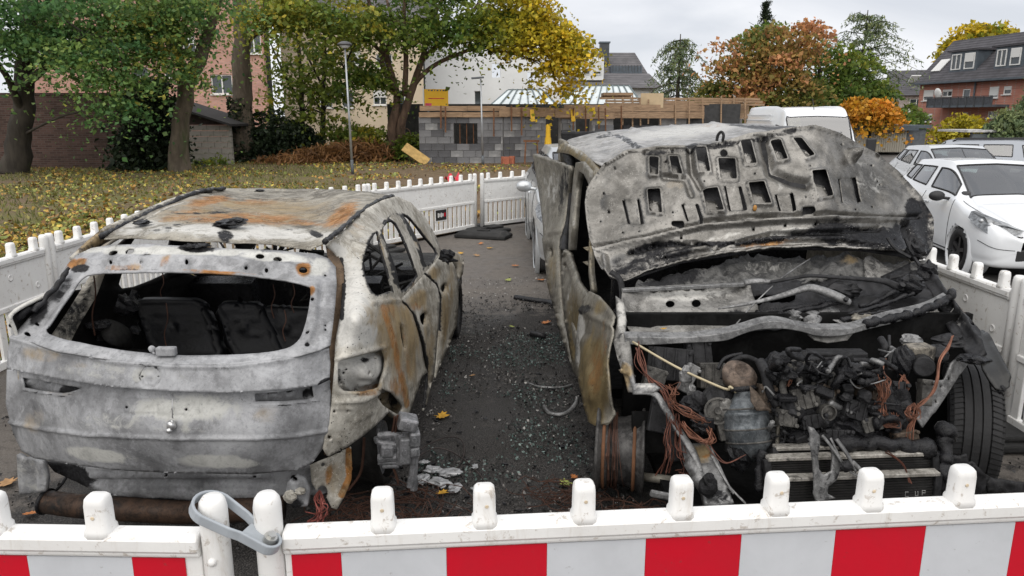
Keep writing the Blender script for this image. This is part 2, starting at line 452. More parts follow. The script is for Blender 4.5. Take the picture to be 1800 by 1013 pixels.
# lawn
def lawn_mat():
    t = NT('lawn_soil'); n1 = t.noise(.5, 6, .65, .5); n2 = t.noise(5, 6, .7); n3 = t.noise(45, 4, .7)
    c = t.mix(t.step(n1, .4, .62), (.17, .12, .08), (.145, .14, .055))
    c = t.mix(t.step(n2, .48, .68), c, (.17, .165, .06)); c = t.mix(t.step(n3, .5, .7), c, (.075, .058, .038))
    sx = t.n('ShaderNodeSeparateXYZ'); t.set(sx.inputs[0], t.tc.outputs['Object']); e_ = t.math('ADD', sx.outputs[0], t.math('MULTIPLY', t.math('SUBTRACT', n1, .5), 9.)); c = t.mix(t.math('MULTIPLY', t.step(e_, -6., -3.), .85), c, t.mix(t.step(n2, .4, .62), (.12, .082, .052), (.19, .135, .09)))   # trodden bare earth by the building site
    return t.fin(c, .95, 0, t.bump(n3, .8, .03, t.bump(n2, .5, .06)), .2)
LAWN = [(-60, -6), (-3.82, -6), (-3.82, 7.3), (-2.28, 9.95), (-.6, 12.35), (.42, 13.35), (2.6, 14.2), (2.6, 31), (6, 44), (-60, 44)]
sheet('lawn', LAWN, .03, lawn_mat())
def inl(q, poly=LAWN): return inpoly(q, poly)
def tri_leaves(name, pos, size, mat, hue, flat=.35, asp=1., label=None, cat=None, parent=None, kind=None, droop=0.):
    """many folded leaf blades (kite quads) as one mesh"""
    n = len(pos); size = np.broadcast_to(size, (n,))
    nrm = rng.normal(size=(n, 3))*np.array([1, 1, 1])*flat+np.array([0, 0, 1.])*(1-flat*.5); nrm /= np.linalg.norm(nrm, axis=1)[:, None]
    t = rng.normal(size=(n, 3)); t[:, 2] -= droop; t -= nrm*(t*nrm).sum(1)[:, None]; t /= np.linalg.norm(t, axis=1)[:, None]+1e-9
    b = np.cross(nrm, t); s_ = size[:, None]; bend = nrm*s_*rng.uniform(-.25, .25, (n, 1))
    v = np.stack([pos-t*s_*.5, pos+b*s_*.36*asp-t*s_*.04+bend, pos+t*s_*.55, pos-b*s_*.36*asp-t*s_*.04+bend], 1).reshape(-1, 3)
    me = npmesh(name, v, np.arange(4*n).reshape(n, 4))
    a = me.attributes.new('hue', 'FLOAT', 'POINT'); a.data.foreach_set('value', np.repeat(np.clip(hue, 0, 1), 4).astype(np.float32))
    a = me.attributes.new('rnd', 'FLOAT', 'POINT'); a.data.foreach_set('value', np.repeat(rng.random(n), 4).astype(np.float32))
    o = link(name, me, mat, parent)
    return tag(o, label, cat, None, kind)
def leafmat(name, cols, trans=.35, rough=.55):
    t = NT(name); q = t.n('ShaderNodeValToRGB'); el = q.color_ramp.elements
    while len(el) < len(cols): el.new(.5)
    for i, c in enumerate(cols): el[i].position = i/(len(cols)-1); el[i].color = (*c, 1)
    t.set(q.inputs[0], t.attr('hue')); hs = t.n('ShaderNodeHueSaturation'); t.set(hs.inputs['Color'], q.outputs[0])
    t.set(hs.inputs['Value'], t.step(t.attr('rnd'), 0, 1, .55, 1.35)); hs.inputs['Saturation'].default_value = 1
    t.fin(hs.outputs[0], rough, 0, None, .35)
    tr = t.n('ShaderNodeBsdfTranslucent'); t.set(tr.inputs[0], hs.outputs[0]); mx = t.n('ShaderNodeMixShader'); mx.inputs[0].default_value = trans
    t.t.links.new(t.b.outputs[0], mx.inputs[1]); t.t.links.new(tr.outputs[0], mx.inputs[2]); t.t.links.new(mx.outputs[0], t.out.inputs[0])
    return t.m
LM_FALL = leafmat('fallen_leaf_skin', [(.10, .055, .025), (.22, .12, .04), (.40, .22, .05), (.46, .36, .07), (.30, .32, .08), (.14, .18, .05)], .1)
# scattered fallen leaves and short grass on the lawn (nobody could count them)
def scatter(n, x0, x1, y0, y1, pw=1.):
    q = np.c_[rng.uniform(x0, x1, n), y0+(y1-y0)*rng.random(n)**pw]; return q[inl(q)]
q = np.r_[scatter(34000, -24, 5, 5, 31, 1.3), scatter(9000, -9, -3.7, 4, 14)]
dn = np.array([mnoise.noise(Vector((x*.35, y*.35, 2))) for x, y in q]); q = q[dn*2.1+rng.random(len(q))*.9-.55*np.clip((q[:, 0]+6)/4, 0, 1) > .14]
tri_leaves('fallen_leaves', np.c_[q, .05+rng.random(len(q))*.03], rng.uniform(.05, .125, len(q)), LM_FALL, rng.random(len(q))**.8, .5, 1.15, 'yellow, orange and green fallen leaves covering the lawn', 'leaves', kind='stuff')
LM_GRASS = leafmat('grass_blade', [(.095, .11, .03), (.16, .17, .05), (.27, .24, .08)], .3)
q = np.r_[scatter(42000, -24, 4, 5, 30, 1.5)]
dn = np.array([mnoise.noise(Vector((x*.3, y*.3, 7))) for x, y in q]); q = q[dn-.5*np.clip((q[:, 0]+6)/4, 0, 1) > -.12]
n = len(q); h = rng.uniform(.05, .12, n); an = rng.uniform(0, 6.28, n); wv = .018
b0 = np.c_[q, np.full(n, .03)]; dv = np.c_[np.cos(an), np.sin(an), np.zeros(n)]*wv
tip = b0+np.c_[rng.normal(size=n)*.04, rng.normal(size=n)*.04, h]
me = npmesh('lawn_grass', np.stack([b0-dv, b0+dv, tip], 1).reshape(-1, 3), np.arange(3*n).reshape(n, 3))
for nm, ar in (('hue', np.repeat(rng.random(n), 3)), ('rnd', np.repeat(rng.random(n), 3))):
    a = me.attributes.new(nm, 'FLOAT', 'POINT'); a.data.foreach_set('value', ar.astype(np.float32))
tag(link('lawn_grass', me, LM_GRASS), 'thin short grass growing between the fallen leaves', 'grass', kind='stuff')

# ================================================================== plastic barriers
def plastic_mat():
    t = NT('white_plastic'); n1 = t.noise(3, 6, .65, .6); n2 = t.noise(30, 5, .7, .5); st = t.noise(7, 6, .7, .4, t.vec(scale=(3, 3, .5)))
    c = t.mix(t.step(n1, .3, .7), (.72, .715, .70), (.80, .80, .785))
    c = t.mix(t.math('MULTIPLY', t.step(st, .55, .74), .45), c, (.47, .42, .35))
    c = t.mix(t.math('MULTIPLY', t.step(n2, .57, .68), .6), c, (.30, .24, .18))
    return t.fin(c, .42, 0, t.bump(n2, .12, .004), .4)
M_PL = plastic_mat()
def sheeting(name, c, dk):
    t = NT(name); n1 = t.noise(4, 6, .65, .5); vo = t.voro(330, 'DISTANCE_TO_EDGE', None, 'Distance', .1); sc_ = t.noise(5, 8, .75, .3, t.vec(scale=(14, 14, 1.2), rot=(0, .5, .3))); n3 = t.noise(38, 5, .7)
    col = t.mix(t.step(n1, .35, .7), c, mul(c, .9)); col = t.mix(t.math('MULTIPLY', t.step(vo, .06, .02), .12), col, mul(c, .6)); col = t.mix(t.math('MULTIPLY', t.step(sc_, .62, .70), .30), col, dk); col = t.mix(t.math('MULTIPLY', t.step(n3, .64, .72), .5), col, mul(dk, .7))
    return t.fin(col, t.step(n1, .3, .7, .3, .5), 0, t.bump(vo, .1, .002), .4)
M_RED = sheeting('red_reflective', (.56, .004, .02), (.34, .06, .06)); M_REFW = sheeting('white_reflective', (.58, .60, .63), (.38, .37, .35))
M_RUB = simple('black_rubber', (.022, .022, .022), .75, 0, .3, 9, .4, 70, (.07, .065, .06), 5, .35)
BH = .95
def nub(mb, x, w=.056, d=.05, z0=.85, z1=BH):
    # rounded stub on the rail: chamfered flare at the foot, domed top
    def ring(wx, dy, z, n=12):
        out = []
        for k in range(n):
            a = 2*math.pi*(k+.5)/n; cx, sy = math.cos(a), math.sin(a)
            out.append(Vector((x+math.copysign(abs(cx)**.45, cx)*wx/2, math.copysign(abs(sy)**.45, sy)*dy/2, z)))
        return out
    mb.loft([ring(w*1.22, d*1.25, z0-.012), ring(w*1.16, d*1.2, z0+.012), ring(w*1.02, d*1.02, z0+.02), ring(w, d, z1-.022), ring(w*.93, d*.9, z1-.007), ring(w*.72, d*.65, z1)])
def barrier(a, b, label, nn=7, stripes=None, foot=True, posts=(1, 1), slats=True, dim=True, group='white plastic construction barriers'):
    a = Vector((a[0], a[1], 0)); b = Vector((b[0], b[1], 0)); ln = (b-a).length; rz = math.atan2(b.y-a.y, b.x-a.x)
    t = thing('construction_barrier', label, 'barrier', a, rz, group)
    rail = MB(); rail.add(*_railmesh(ln)); rail.build('top_rail', M_PL, t, smooth=False, bevel=.006)
    mb = MB(); z0, z1 = .50, .812
    mb.box((ln/2, 0, (z0+z1)/2), (ln-.07, .022, z1-z0)); mb.build('upper_panel', M_PL, t, bevel=.004)
    if dim:
        k = int(ln/.28); d0 = None
        for i in range(k):
            for sg in (-1, 1):
                xx = .16+i*(ln-.32)/max(1, k-1); zc = .70 if i % 2 else .585
                if d0 is None:
                    d = MB(); d.rev([(0, .0005), (.012, .0008), (.018, .003), (.024, .005), (.025, .0)], (0, 0, 0), (0, 1, 0), 14); d0 = d.build('dimple', M_PL, t, smooth=True); c = d0
                else: c = d0.copy(); COL.objects.link(c); c.parent = t
                c.location = (xx, sg*.0112, zc); c.rotation_euler = (0, 0, 0 if sg > 0 else math.pi)
    for i in range(nn):
        m = MB(); nub(m, ln*(i+.5)/nn if posts == (1, 1) else ln*(i+.5)/nn); m.build('nub', M_PL, t, smooth=True)
    if slats:
        MB().box((ln/2, 0, .485), (ln-.07, .045, .04)).build('middle_rail', M_PL, t, bevel=.006)
        MB().box((ln/2, 0, .10), (ln-.07, .045, .06)).build('bottom_rail', M_PL, t, bevel=.006)
        k = int(ln/.105); s0 = None
        for i in range(k):
            x = .08+(ln-.16)*i/(k-1)
            if s0 is None:
                s0 = MB().box((0, 0, .30), (.062, .024, .345)).build('slat', M_PL, t, bevel=.004); s0.location.x = x
            else:
                c = s0.copy(); COL.objects.link(c); c.parent = t; c.location.x = x
    for e, x in zip(posts, (0.0, ln)):
        if e: MB().tube([(x, 0, .03), (x, 0, BH-.03), (x, 0, BH-.012), (x, 0, BH)], [.034, .034, .031, .022], 14).build('post', M_PL, t, smooth=True)
    if stripes:
        u = stripes[0]; red = stripes[1]; sw = stripes[2]
        while u < ln-.05:
            x0 = max(u, .06); x1 = min(u+sw, ln-.05)
            if x1 > x0: MB().box(((x0+x1)/2, -.0135, .642), (x1-x0-.0006, .003, .285)).build('red_stripe' if red else 'white_stripe', M_RED if red else M_REFW, t)
            u += sw; red = not red
    if foot:
        for x in (.12, ln-.12):
            m = MB(); m.box((x, 0, .028), (.36, .78, .05)); m.box((x, 0, .07), (.28, .5, .04)); m.build('rubber_foot', M_RUB, t, bevel=.015)
    return t
def _railmesh(ln):
    prof = [(-.019, .793), (-.025, .796), (-.026, .807), (-.032, .815), (-.032, .842), (-.022, .855), (.022, .855), (.032, .842), (.032, .815), (.026, .807), (.025, .796), (.019, .793)]
    m = MB(); m.loft([[Vector((.035, y, z)) for y, z in prof], [Vector((ln-.035, y, z)) for y, z in prof]]); return m.v, m.f
# front pair, towards the camera
fa, fb = PZ(468, 868, BH), PZ(1694, 820, BH); fd = (fb-fa).normalized()
fbR = barrier(fa, fa+fd*2.9, 'red and white striped barrier right of the grey clamp, nearest the camera', 1, (.058, True, .13), dim=False, group='front striped barriers')
for ch in list(fbR.children):
    if ch.name.split('.')[0] in ('nub', 'red_stripe', 'white_stripe'): bpy.data.objects.remove(ch)
sp = (PZ(1694, 820, BH)-PZ(672, 856, BH)).length/6; n0 = (PZ(672, 856, BH)-fa).length
for i in range(10):
    if n0+sp*i < 2.8: m = MB(); nub(m, n0+sp*i); m.build('nub', M_PL, fbR, smooth=True)
u = [(515, 602, 1), (602, 785, 0), (785, 960, 1), (960, 1131, 0), (1131, 1296, 1), (1296, 1458, 0), (1458, 1613, 1), (1613, 1766, 0), (1766, 1925, 1)]
fn = Vector((-fd.y, fd.x, 0))
def urail(px):   # distance along the barrier of an image column at stripe height
    d = ray(px, 985); A = np.array([[d[0], -fd.x], [d[1], -fd.y]]); s_ = np.linalg.solve(A, np.array([fa.x, fa.y])); return s_[1]
for x0, x1, rd in u:
    a0, a1 = urail(x0), min(urail(x1), 2.84)
    if a1 > a0: MB().box(((a0+a1)/2, -.0135, .650), (a1-a0-.0008, .003, .275)).build('red_stripe' if rd else 'white_stripe', M_RED if rd else M_REFW, fbR)
la, lb = PZ(-500, 860, BH), PZ(372, 872, BH); ld = (lb-la).normalized()
fbL = barrier(la, lb, 'red and white striped barrier left of the grey clamp, in the corner', 1, None, dim=False, group='front striped barriers')
for ch in list(fbL.children):
    if ch.name.split('.')[0] == 'nub': bpy.data.objects.remove(ch)
lnL = (lb-la).length
for px, py in ((177, 863), (0, 855), (-180, 858), (-350, 860)):
    m = MB(); nub(m, (PZ(px, py, BH)-la).length); m.build('nub', M_PL, fbL, smooth=True)
def urailL(px):
    d = ray(px, 990); A = np.array([[d[0], -ld.x], [d[1], -ld.y]]); return np.linalg.solve(A, np.array([la.x, la.y]))[1]
for x0, x1, rd in ((-130, 57, 1), (57, 239, 0), (239, 331, 1), (-310, -130, 0)):
    a0, a1 = urailL(x0), urailL(x1)
    MB().box(((a0+a1)/2, -.0135, .650), (a1-a0-.0008, .003, .275)).build('red_stripe' if rd else 'white_stripe', M_RED if rd else M_REFW, fbL)
for rt in (fbR, fbL):
    for ch in list(rt.children):
        if ch.name.split('.')[0] == 'nub':
            xs = [v.co.x for v in ch.data.vertices]; m = MB(); m.rev([(0, .0012), (.004, .0012), (.005, 0)], ((min(xs)+max(xs))/2+random.uniform(-.004, .006), -.0262, .905+random.uniform(-.006, .006)), (0, -1, 0), 10); m.build('mould_mark', simple('tan_mark', (.60, .50, .36), .6), ch)
# grey clamp joining the two posts
def clamp():
    c0 = Vector((lb.x, lb.y, .915)); c1 = Vector((fa.x+.012, fa.y-.045, .845)); r0, r1 = .046, .022
    t = thing('barrier_clamp', 'grey clamp linking the two striped barriers at their posts', 'clamp', (c0.x, c0.y, .9))
    d = (c1-c0); L_ = d.length; d.normalize(); s_ = Vector((-d.y, d.x, 0)).normalized(); up = s_.cross(d) if s_.cross(d).z > 0 else d.cross(s_)
    def loop(off, n=12):
        pts = []
        for k in range(n+1):
            a = math.pi/2+math.pi*k/n; pts.append(c0+d*math.cos(a)*(r0+off)+s_*math.sin(a)*(r0+off))
        mid = c0+d*L_*.45
        pts.append(mid-s_*(r0*.75+off)); pts.append(c0+d*L_*.62-s_*(r1+.004+off))
        for k in range(n+1):
            a = -math.pi/2+math.pi*k/n; pts.append(c1+d*math.cos(a)*(r1+off)+s_*math.sin(a)*(r1+off))
        pts.append(c0+d*L_*.62+s_*(r1+.004+off)); pts.append(mid+s_*(r0*.75+off))
        return pts
    o_, i_ = loop(.008), loop(0); n = len(o_); h = .0135
    mb = MB(); v = [p+up*h for p in o_]+[p+up*h for p in i_]+[p-up*h for p in i_]+[p-up*h for p in o_]; f = []
    for k in range(n):
        j = (k+1) % n
        for a, b in ((0, 1), (1, 2), (2, 3), (3, 0)): f.append((a*n+k, a*n+j, b*n+j, b*n+k))
    mb.add(v, f); mb.build('band', simple('grey_clamp', (.34, .37, .40), .5, 0, .12, 12, .08), t, True, bevel=.003)
    w = MB()   # web plate near the bolt with a slot
    w.beam(c0+d*L_*.60, c1+d*r1*.6, r1*2.0, .008, up); w.build('web', MC['grey_clamp'], t, True)
    m = MB(); m.cyl(c1-up*.03, c1+up*.028, .011, seg=6); m.cyl(c1+up*.0, c1+up*.02, .016); m.build('bolt', simple('zinc', (.5, .5, .48), .35, .8), t, True)
clamp()
MB().ell((lb.x+.0, lb.y-.034, .79), (.011, .009, .011)).build('rivet', M_PL, fbL, True, True)
# side and rear barriers
def bline(p0, p1, labels, nn, gap=.07):
    p0 = Vector(p0); p1 = Vector(p1); k = len(labels)
    for i in range(k):
        a = p0.lerp(p1, i/k); b = p0.lerp(p1, (i+1)/k); d = (b-a).normalized()*gap/2; barrier(a+d, b-d, labels[i], nn)
bline((-3.66, 7.9), (-3.70, 1.5), ['left side barrier panel furthest back beside the hatchback roof', 'middle left barrier panel beside the hatchback rear pillar', 'left side barrier panel nearest the camera, at the picture edge'], 8)
bline((2.93, 1.95), (3.0, 8.6), ['right side barrier panel beside the burnt van tyre', 'right side barrier panel in front of the white hatchback', 'right side barrier panel hidden mostly behind the raised hood'], 8)
bline((-3.42, 8.3), (-.585, 12.12), ['rear barrier panel starting behind the hatchback roof', 'rear barrier panel with a small black sticker'], 10)
bline((-.52, 12.18), (1.5, 14.0), ['rear barrier panel ending behind the silver car'], 10)
# ================================================================== buildings
def wall_mesh(mb, O, D, N, W, H, ops, th):
    """slab W x H along D with rectangular openings (u0,u1,z0,z1)"""
    us = sorted({0., W, *[q for o in ops for q in o[:2]]}); zs = sorted({0., H, *[q for o in ops for q in o[2:4]]})
    def hole(i, k):
        uc, zc = (us[i]+us[i+1])/2, (zs[k]+zs[k+1])/2
        return any(o[0] < uc < o[1] and o[2] < zc < o[3] for o in ops)
    n = len(zs); vid = {}
    def V(i, k, s_):
        key = (i, k, s_)
        if key not in vid:
            vid[key] = len(mb.v); mb.v.append(tuple(O+D*us[i]+Vector((0, 0, zs[k]))-N*(th*s_)))
        return vid[key]
    for i in range(len(us)-1):
        for k in range(n-1):
            if hole(i, k): continue
            mb.f.append((V(i, k, 0), V(i+1, k, 0), V(i+1, k+1, 0), V(i, k+1, 0)))
            mb.f.append((V(i, k, 1), V(i, k+1, 1), V(i+1, k+1, 1), V(i+1, k, 1)))
            for (di, dk, e) in ((-1, 0, ((i, k), (i, k+1))), (1, 0, ((i+1, k+1), (i+1, k))), (0, -1, ((i+1, k), (i, k))), (0, 1, ((i, k+1), (i+1, k+1)))):
                ni, nk = i+di, k+dk
                if not (0 <= ni < len(us)-1 and 0 <= nk < n-1) or hole(ni, nk):
                    a, b = e; mb.f.append((V(*a, 0), V(*b, 0), V(*b, 1), V(*a, 1)))
M_WIN = glass('window_glass', (.05, .06, .065), .06); M_FRW = simple('white_frame', (.72, .72, .70), .5, 0, .1, 4, 0)
M_FRD = simple('dark_frame', (.06, .065, .07), .5, 0, .2, 4, 0); M_BLIND = simple('roller_blind', (.66, .66, .64), .6, 0, .06, 3, .2, 30, stretch=(1, 1, 20))
def window(t, O, D, N, u0, u1, z0, z1, depth=.12, mull=1, frame=None, blind=0., sill=True, bars=0):
    frame = frame or M_FRW; Z = Vector((0, 0, 1)); Q = lambda u, z, d=0.: O+D*u+Z*z-N*d
    fw = min(.07, (u1-u0)*.09); m = MB(); d0 = depth
    for a, b in ((Q(u0+fw/2, z0, d0), Q(u0+fw/2, z1, d0)), (Q(u1-fw/2, z0, d0), Q(u1-fw/2, z1, d0))): m.beam(a, b, fw, .06, N)
    for z in (z0+fw/2, z1-fw/2): m.beam(Q(u0+fw, z, d0), Q(u1-fw, z, d0), .06, fw, Z)
    for k in range(mull): uu = u0+(u1-u0)*(k+1)/(mull+1); m.beam(Q(uu, z0+fw, d0), Q(uu, z1-fw, d0), fw, .058, N)
    f = m.build('window', frame, t, True)
    MB().box((Q((u0+u1)/2, (z0+z1)/2, d0+.035)), (u1-u0-fw, .012, z1-z0-fw), rz=math.atan2(D.y, D.x)).build('pane', M_WIN, f, True)
    if blind: MB().box(Q((u0+u1)/2, z1-(z1-z0)*blind/2-fw*.5, d0-.05), (u1-u0-2*fw, .02, (z1-z0)*blind-fw), rz=math.atan2(D.y, D.x)).build('blind', M_BLIND, f, True)
    if sill: MB().box(Q((u0+u1)/2, z0-.03, -.03), (u1-u0+.12, .2, .055), rz=math.atan2(D.y, D.x)).build('sill', frame, f, True)
    return f
def bricks(name, c, mortar, s=1., var=.3, dark=None):
    if name in MC: return MC[name]
    t = NT(name); q = t.n('ShaderNodeTexBrick'); v = t.vec(scale=(s, s, s), rot=(R(90), 0, 0)); t.set(q.inputs['Vector'], v)
    q.inputs['Scale'].default_value = 1; q.inputs['Brick Width'].default_value = .25; q.inputs['Row Height'].default_value = .077
    q.inputs['Mortar Size'].default_value = .009; t.set(q.inputs['Color1'], mul(c, 1-var)); t.set(q.inputs['Color2'], mul(c, 1+var)); t.set(q.inputs['Mortar'], mortar)
    n1 = t.noise(.8, 6, .65); col = t.mix(t.math('MULTIPLY', t.step(n1, .4, .7), .5), q.outputs['Color'], dark or mul(c, .55))
    MC[name] = t.fin(col, .9, 0, t.bump(q.outputs['Fac'], -.4, .01), .2); return MC[name]
def rooftiles(name, c):
    if name in MC: return MC[name]
    t = NT(name); wv = t.n('ShaderNodeTexWave', wave_type='BANDS', bands_direction='Z'); t.set(wv.inputs['Vector'], t.tc.outputs['Object']); wv.inputs['Scale'].default_value = 1.6
    n1 = t.noise(1.5, 6, .65); n2 = t.noise(18, 4, .6)
    col = t.mix(t.step(n1, .3, .7), mul(c, .75), mul(c, 1.25)); col = t.mix(t.math('MULTIPLY', n2, .4), col, mul(c, .5)); col = t.mix(t.math('MULTIPLY', t.step(wv.outputs['Fac'], .75, .95), .55), col, mul(c, .35))
    MC[name] = t.fin(col, .8, 0, t.bump(wv.outputs['Fac'], .5, .05, t.bump(n2, .4, .02)), .3); return MC[name]
Zv = Vector((0, 0, 1))
M_REDB = bricks('red_brick', (.42, .165, .115), (.36, .3, .27), 1., .18, (.34, .13, .09)); M_PINKB = bricks('pink_brick', (.50, .27, .215), (.38, .32, .28), 1., .15)
M_DKB = bricks('dark_brick', (.085, .05, .042), (.11, .09, .08), 1., .35, (.03, .025, .02))
M_SLATE = rooftiles('slate_roof', (.085, .082, .09)); M_SLATE2 = rooftiles('grey_tiles', (.13, .125, .13))
M_WHITE = simple('white_render', (.74, .75, .74), .85, 0, .06, .5, .1, 30, (.55, .55, .53), .9, .25); M_CREAM = simple('cream_render', (.60, .50, .37), .85, 0, .1, .6, .1, 30, (.45, .36, .26), 1, .3)
M_ZINC = simple('zinc_sheet', (.10, .12, .14), .5, .3, .2, 2, .1)
# ---- red brick apartment house, right
def brick_house():
    a = P(1607, 240, 62); b = P(1830, 245, 50); a.z = b.z = 0; D = (b-a).normalized(); N = Vector((D.y, -D.x, 0)); W = (b-a).length+6
    he = P(1607, 147, 62).z; t = thing('brick_apartment_house', 'red brick apartment house with slate roof, dormers and balcony', 'house', a)
    def U(px, py):
        d = ray(px, py); A = np.array([[d[0], -D.x], [d[1], -D.y]]); s_ = np.linalg.solve(A, np.array([a.x, a.y])); return s_[1], EYE+d[2]*s_[0]
    wins = []
    for x0, y0, x1, y1, ml in ((1624, 159, 1640, 177, 0), (1657, 158, 1673, 170, 1), (1693, 157, 1704, 173, 0), (1740, 153, 1754, 172, 0), (1765, 152, 1777, 166, 0), (1622, 200, 1637, 215, 0), (1693, 198, 1700, 212, 0), (1737, 196, 1752, 208, 1), (1760, 192, 1774, 205, 0)):
        u0, z1 = U(x0, y0); u1, z0 = U(x1, y1); wins.append((u0, u1, z0, z1, ml))
    mb = MB(); wall_mesh(mb, a, D, N, W, he, [q[:4] for q in wins], .3); mb.build('wall', M_REDB, t, True)
    MB().beam(a-N*.15+Zv*he/2-N*4.6, a-N*.3+Zv*he/2, .3, he).build('side_wall', M_REDB, t, True)
    MB().box(a+D*W/2-N*1.5+Zv*he/2, (W, .05, he), rz=math.atan2(D.y, D.x)).build('inner_wall', M_FRD, t, True)
    for k, q in enumerate(wins): window(t, a, D, N, *q[:4], .05, q[4], blind=(.62, .3, 0, .8, .45)[k % 5])
    hr = he+3.35; Q = lambda u, z, d: a+D*u+Zv*z-N*d
    rf = MB(); rf.prism([(-.5, he-.15), (2.8, hr), (3.0, hr-.05), (6.2, he)], lambda d, z: Q(-.35, z, d), lambda d, z: Q(W, z, d)); roof = rf.build('roof', M_SLATE, t, True)
    MB().beam(Q(-.35, he-.05, -.56), Q(W, he-.05, -.56), .16, .14).build('gutter', M_ZINC, t, True)
    gw = MB(); gw.prism([(0, he-.2), (2.8, hr-.25), (5.8, he-.2)], lambda d, z: Q(.02, z, d), lambda d, z: Q(.3, z, d)); gw.build('gable_wall', M_REDB, t, True)
    for x0, y0, x1, y1 in ((1663, 117, 1709, 140), (1741, 112, 1790, 135)):
        u0, _ = U(x0, y0); u1, _ = U(x1, y0); zb = he+.75; zt = he+2.2; dm = MB(); dm.prism([(.32, zb-.4), (.32, zt), (2.4, zt), (2.4, zb-.4)], lambda d, z: Q(u0, z, d), lambda d, z: Q(u1, z, d)); dd = dm.build('dormer', M_ZINC, t, True)
        MB().box(Q((u0+u1)/2, zt+.05, 1.1), (u1-u0+.5, 1.9, .12), rz=math.atan2(D.y, D.x)).build('dormer_roof', M_SLATE, dd, True)
        w_ = (u1-u0)/2
        for k in range(2): window(t, Q(0, 0, .28), D, N, u0+w_*k+.18, u0+w_*(k+1)-.18, zb+.12, zt-.18, .0, 1-k, blind=(.0 if k == 0 else .55), sill=False)
    u0, zz = U(1636, 127)
    p = Q(u0, he+1.35, .86); dr = (Q(0, hr, 2.8)-Q(0, he-.15, -.5)).normalized(); rl = dr.cross(D)
    MB().box(p+N*.05, (.95, 1.25, .07), m=Matrix((D, dr, rl)).transposed()).build('skylight', M_BLIND, t, True)
    ub, zb = U(1657, 190); u1, _ = U(1775, 180); zt = U(1657, 175)[1]
    bal = MB().box(Q((ub+u1)/2, zb+.08, -.7), (u1-ub, 1.4, .16), rz=math.atan2(D.y, D.x)).build('balcony', M_ZINC, t, True)
    MB().box(Q((ub+u1)/2, (zb+zt)/2+.1, -1.38), (u1-ub, .04, zt-zb-.1), rz=math.atan2(D.y, D.x)).build('balcony_screen', simple('grey_mesh_screen', (.06, .065, .075), .7, 0, .3, 6, 0), bal, True)
    m = MB()
    for k in range(9): uu = ub+(u1-ub)*k/8; m.beam(Q(uu, zb, -1.42), Q(uu, zt+.12, -1.42), .05, .05)
    m.beam(Q(ub, zt+.1, -1.42), Q(u1, zt+.1, -1.42), .05, .06); m.build('railing', M_FRD, bal, True)
    sa = Q(U(1657, 165)[0]+.1, U(1657, 165)[1], -.5); m = MB(); m.rev([(0, .06), (.25, .05), (.42, 0), (.42, -.02), (.24, .03), (0, .04)], sa, N*1+Vector((-.3, 0, -.3)), 20); m.beam(sa-N*.02, sa-N*.5, .05, .05); m.build('satellite_dish', M_FRW, t, True, True)
    MB().tube([Q(U(1716, 150)[0], he-.1, -.08), Q(U(1716, 150)[0], zt, -.08)], .06).build('downpipe', M_ZINC, t, True)
brick_house()
def slate_house():
    a = P(1558, 215, 74); b = P(1640, 215, 72); a.z = b.z = 0; D = (b-a).normalized(); N = Vector((D.y, -D.x, 0)); W = (b-a).length; he = P(1590, 166, 73).z; hr = P(1590, 124, 77).z
    t = thing('pale_slate_roofed_house', 'narrow house with dark slate roof left of the brick apartment house', 'house', a)
    mb = MB(); ops = [(W*.45, W*.75, he-1.6, he-.4)]; wall_mesh(mb, a, D, N, W, he, ops, .3); mb.build('wall', simple('greige_render', (.36, .31, .28), .9), t, True); window(t, a, D, N, *ops[0])
    Q = lambda u, z, d: a+D*u+Zv*z-N*d
    rf = MB(); rf.prism([(-.4, he-.1), (4, hr), (8.4, he-.1)], lambda d, z: Q(-.6, z, d), lambda d, z: Q(W+.6, z, d)); rf.build('roof', M_SLATE, t, True)
    MB().box(Q(W*.5, (he+hr)/2+.25, 1.6), (1.1, .08, .9), m=Matrix.Rotation(R(45), 3, 'X')).build('skylight', M_BLIND, t, True)
slate_house()
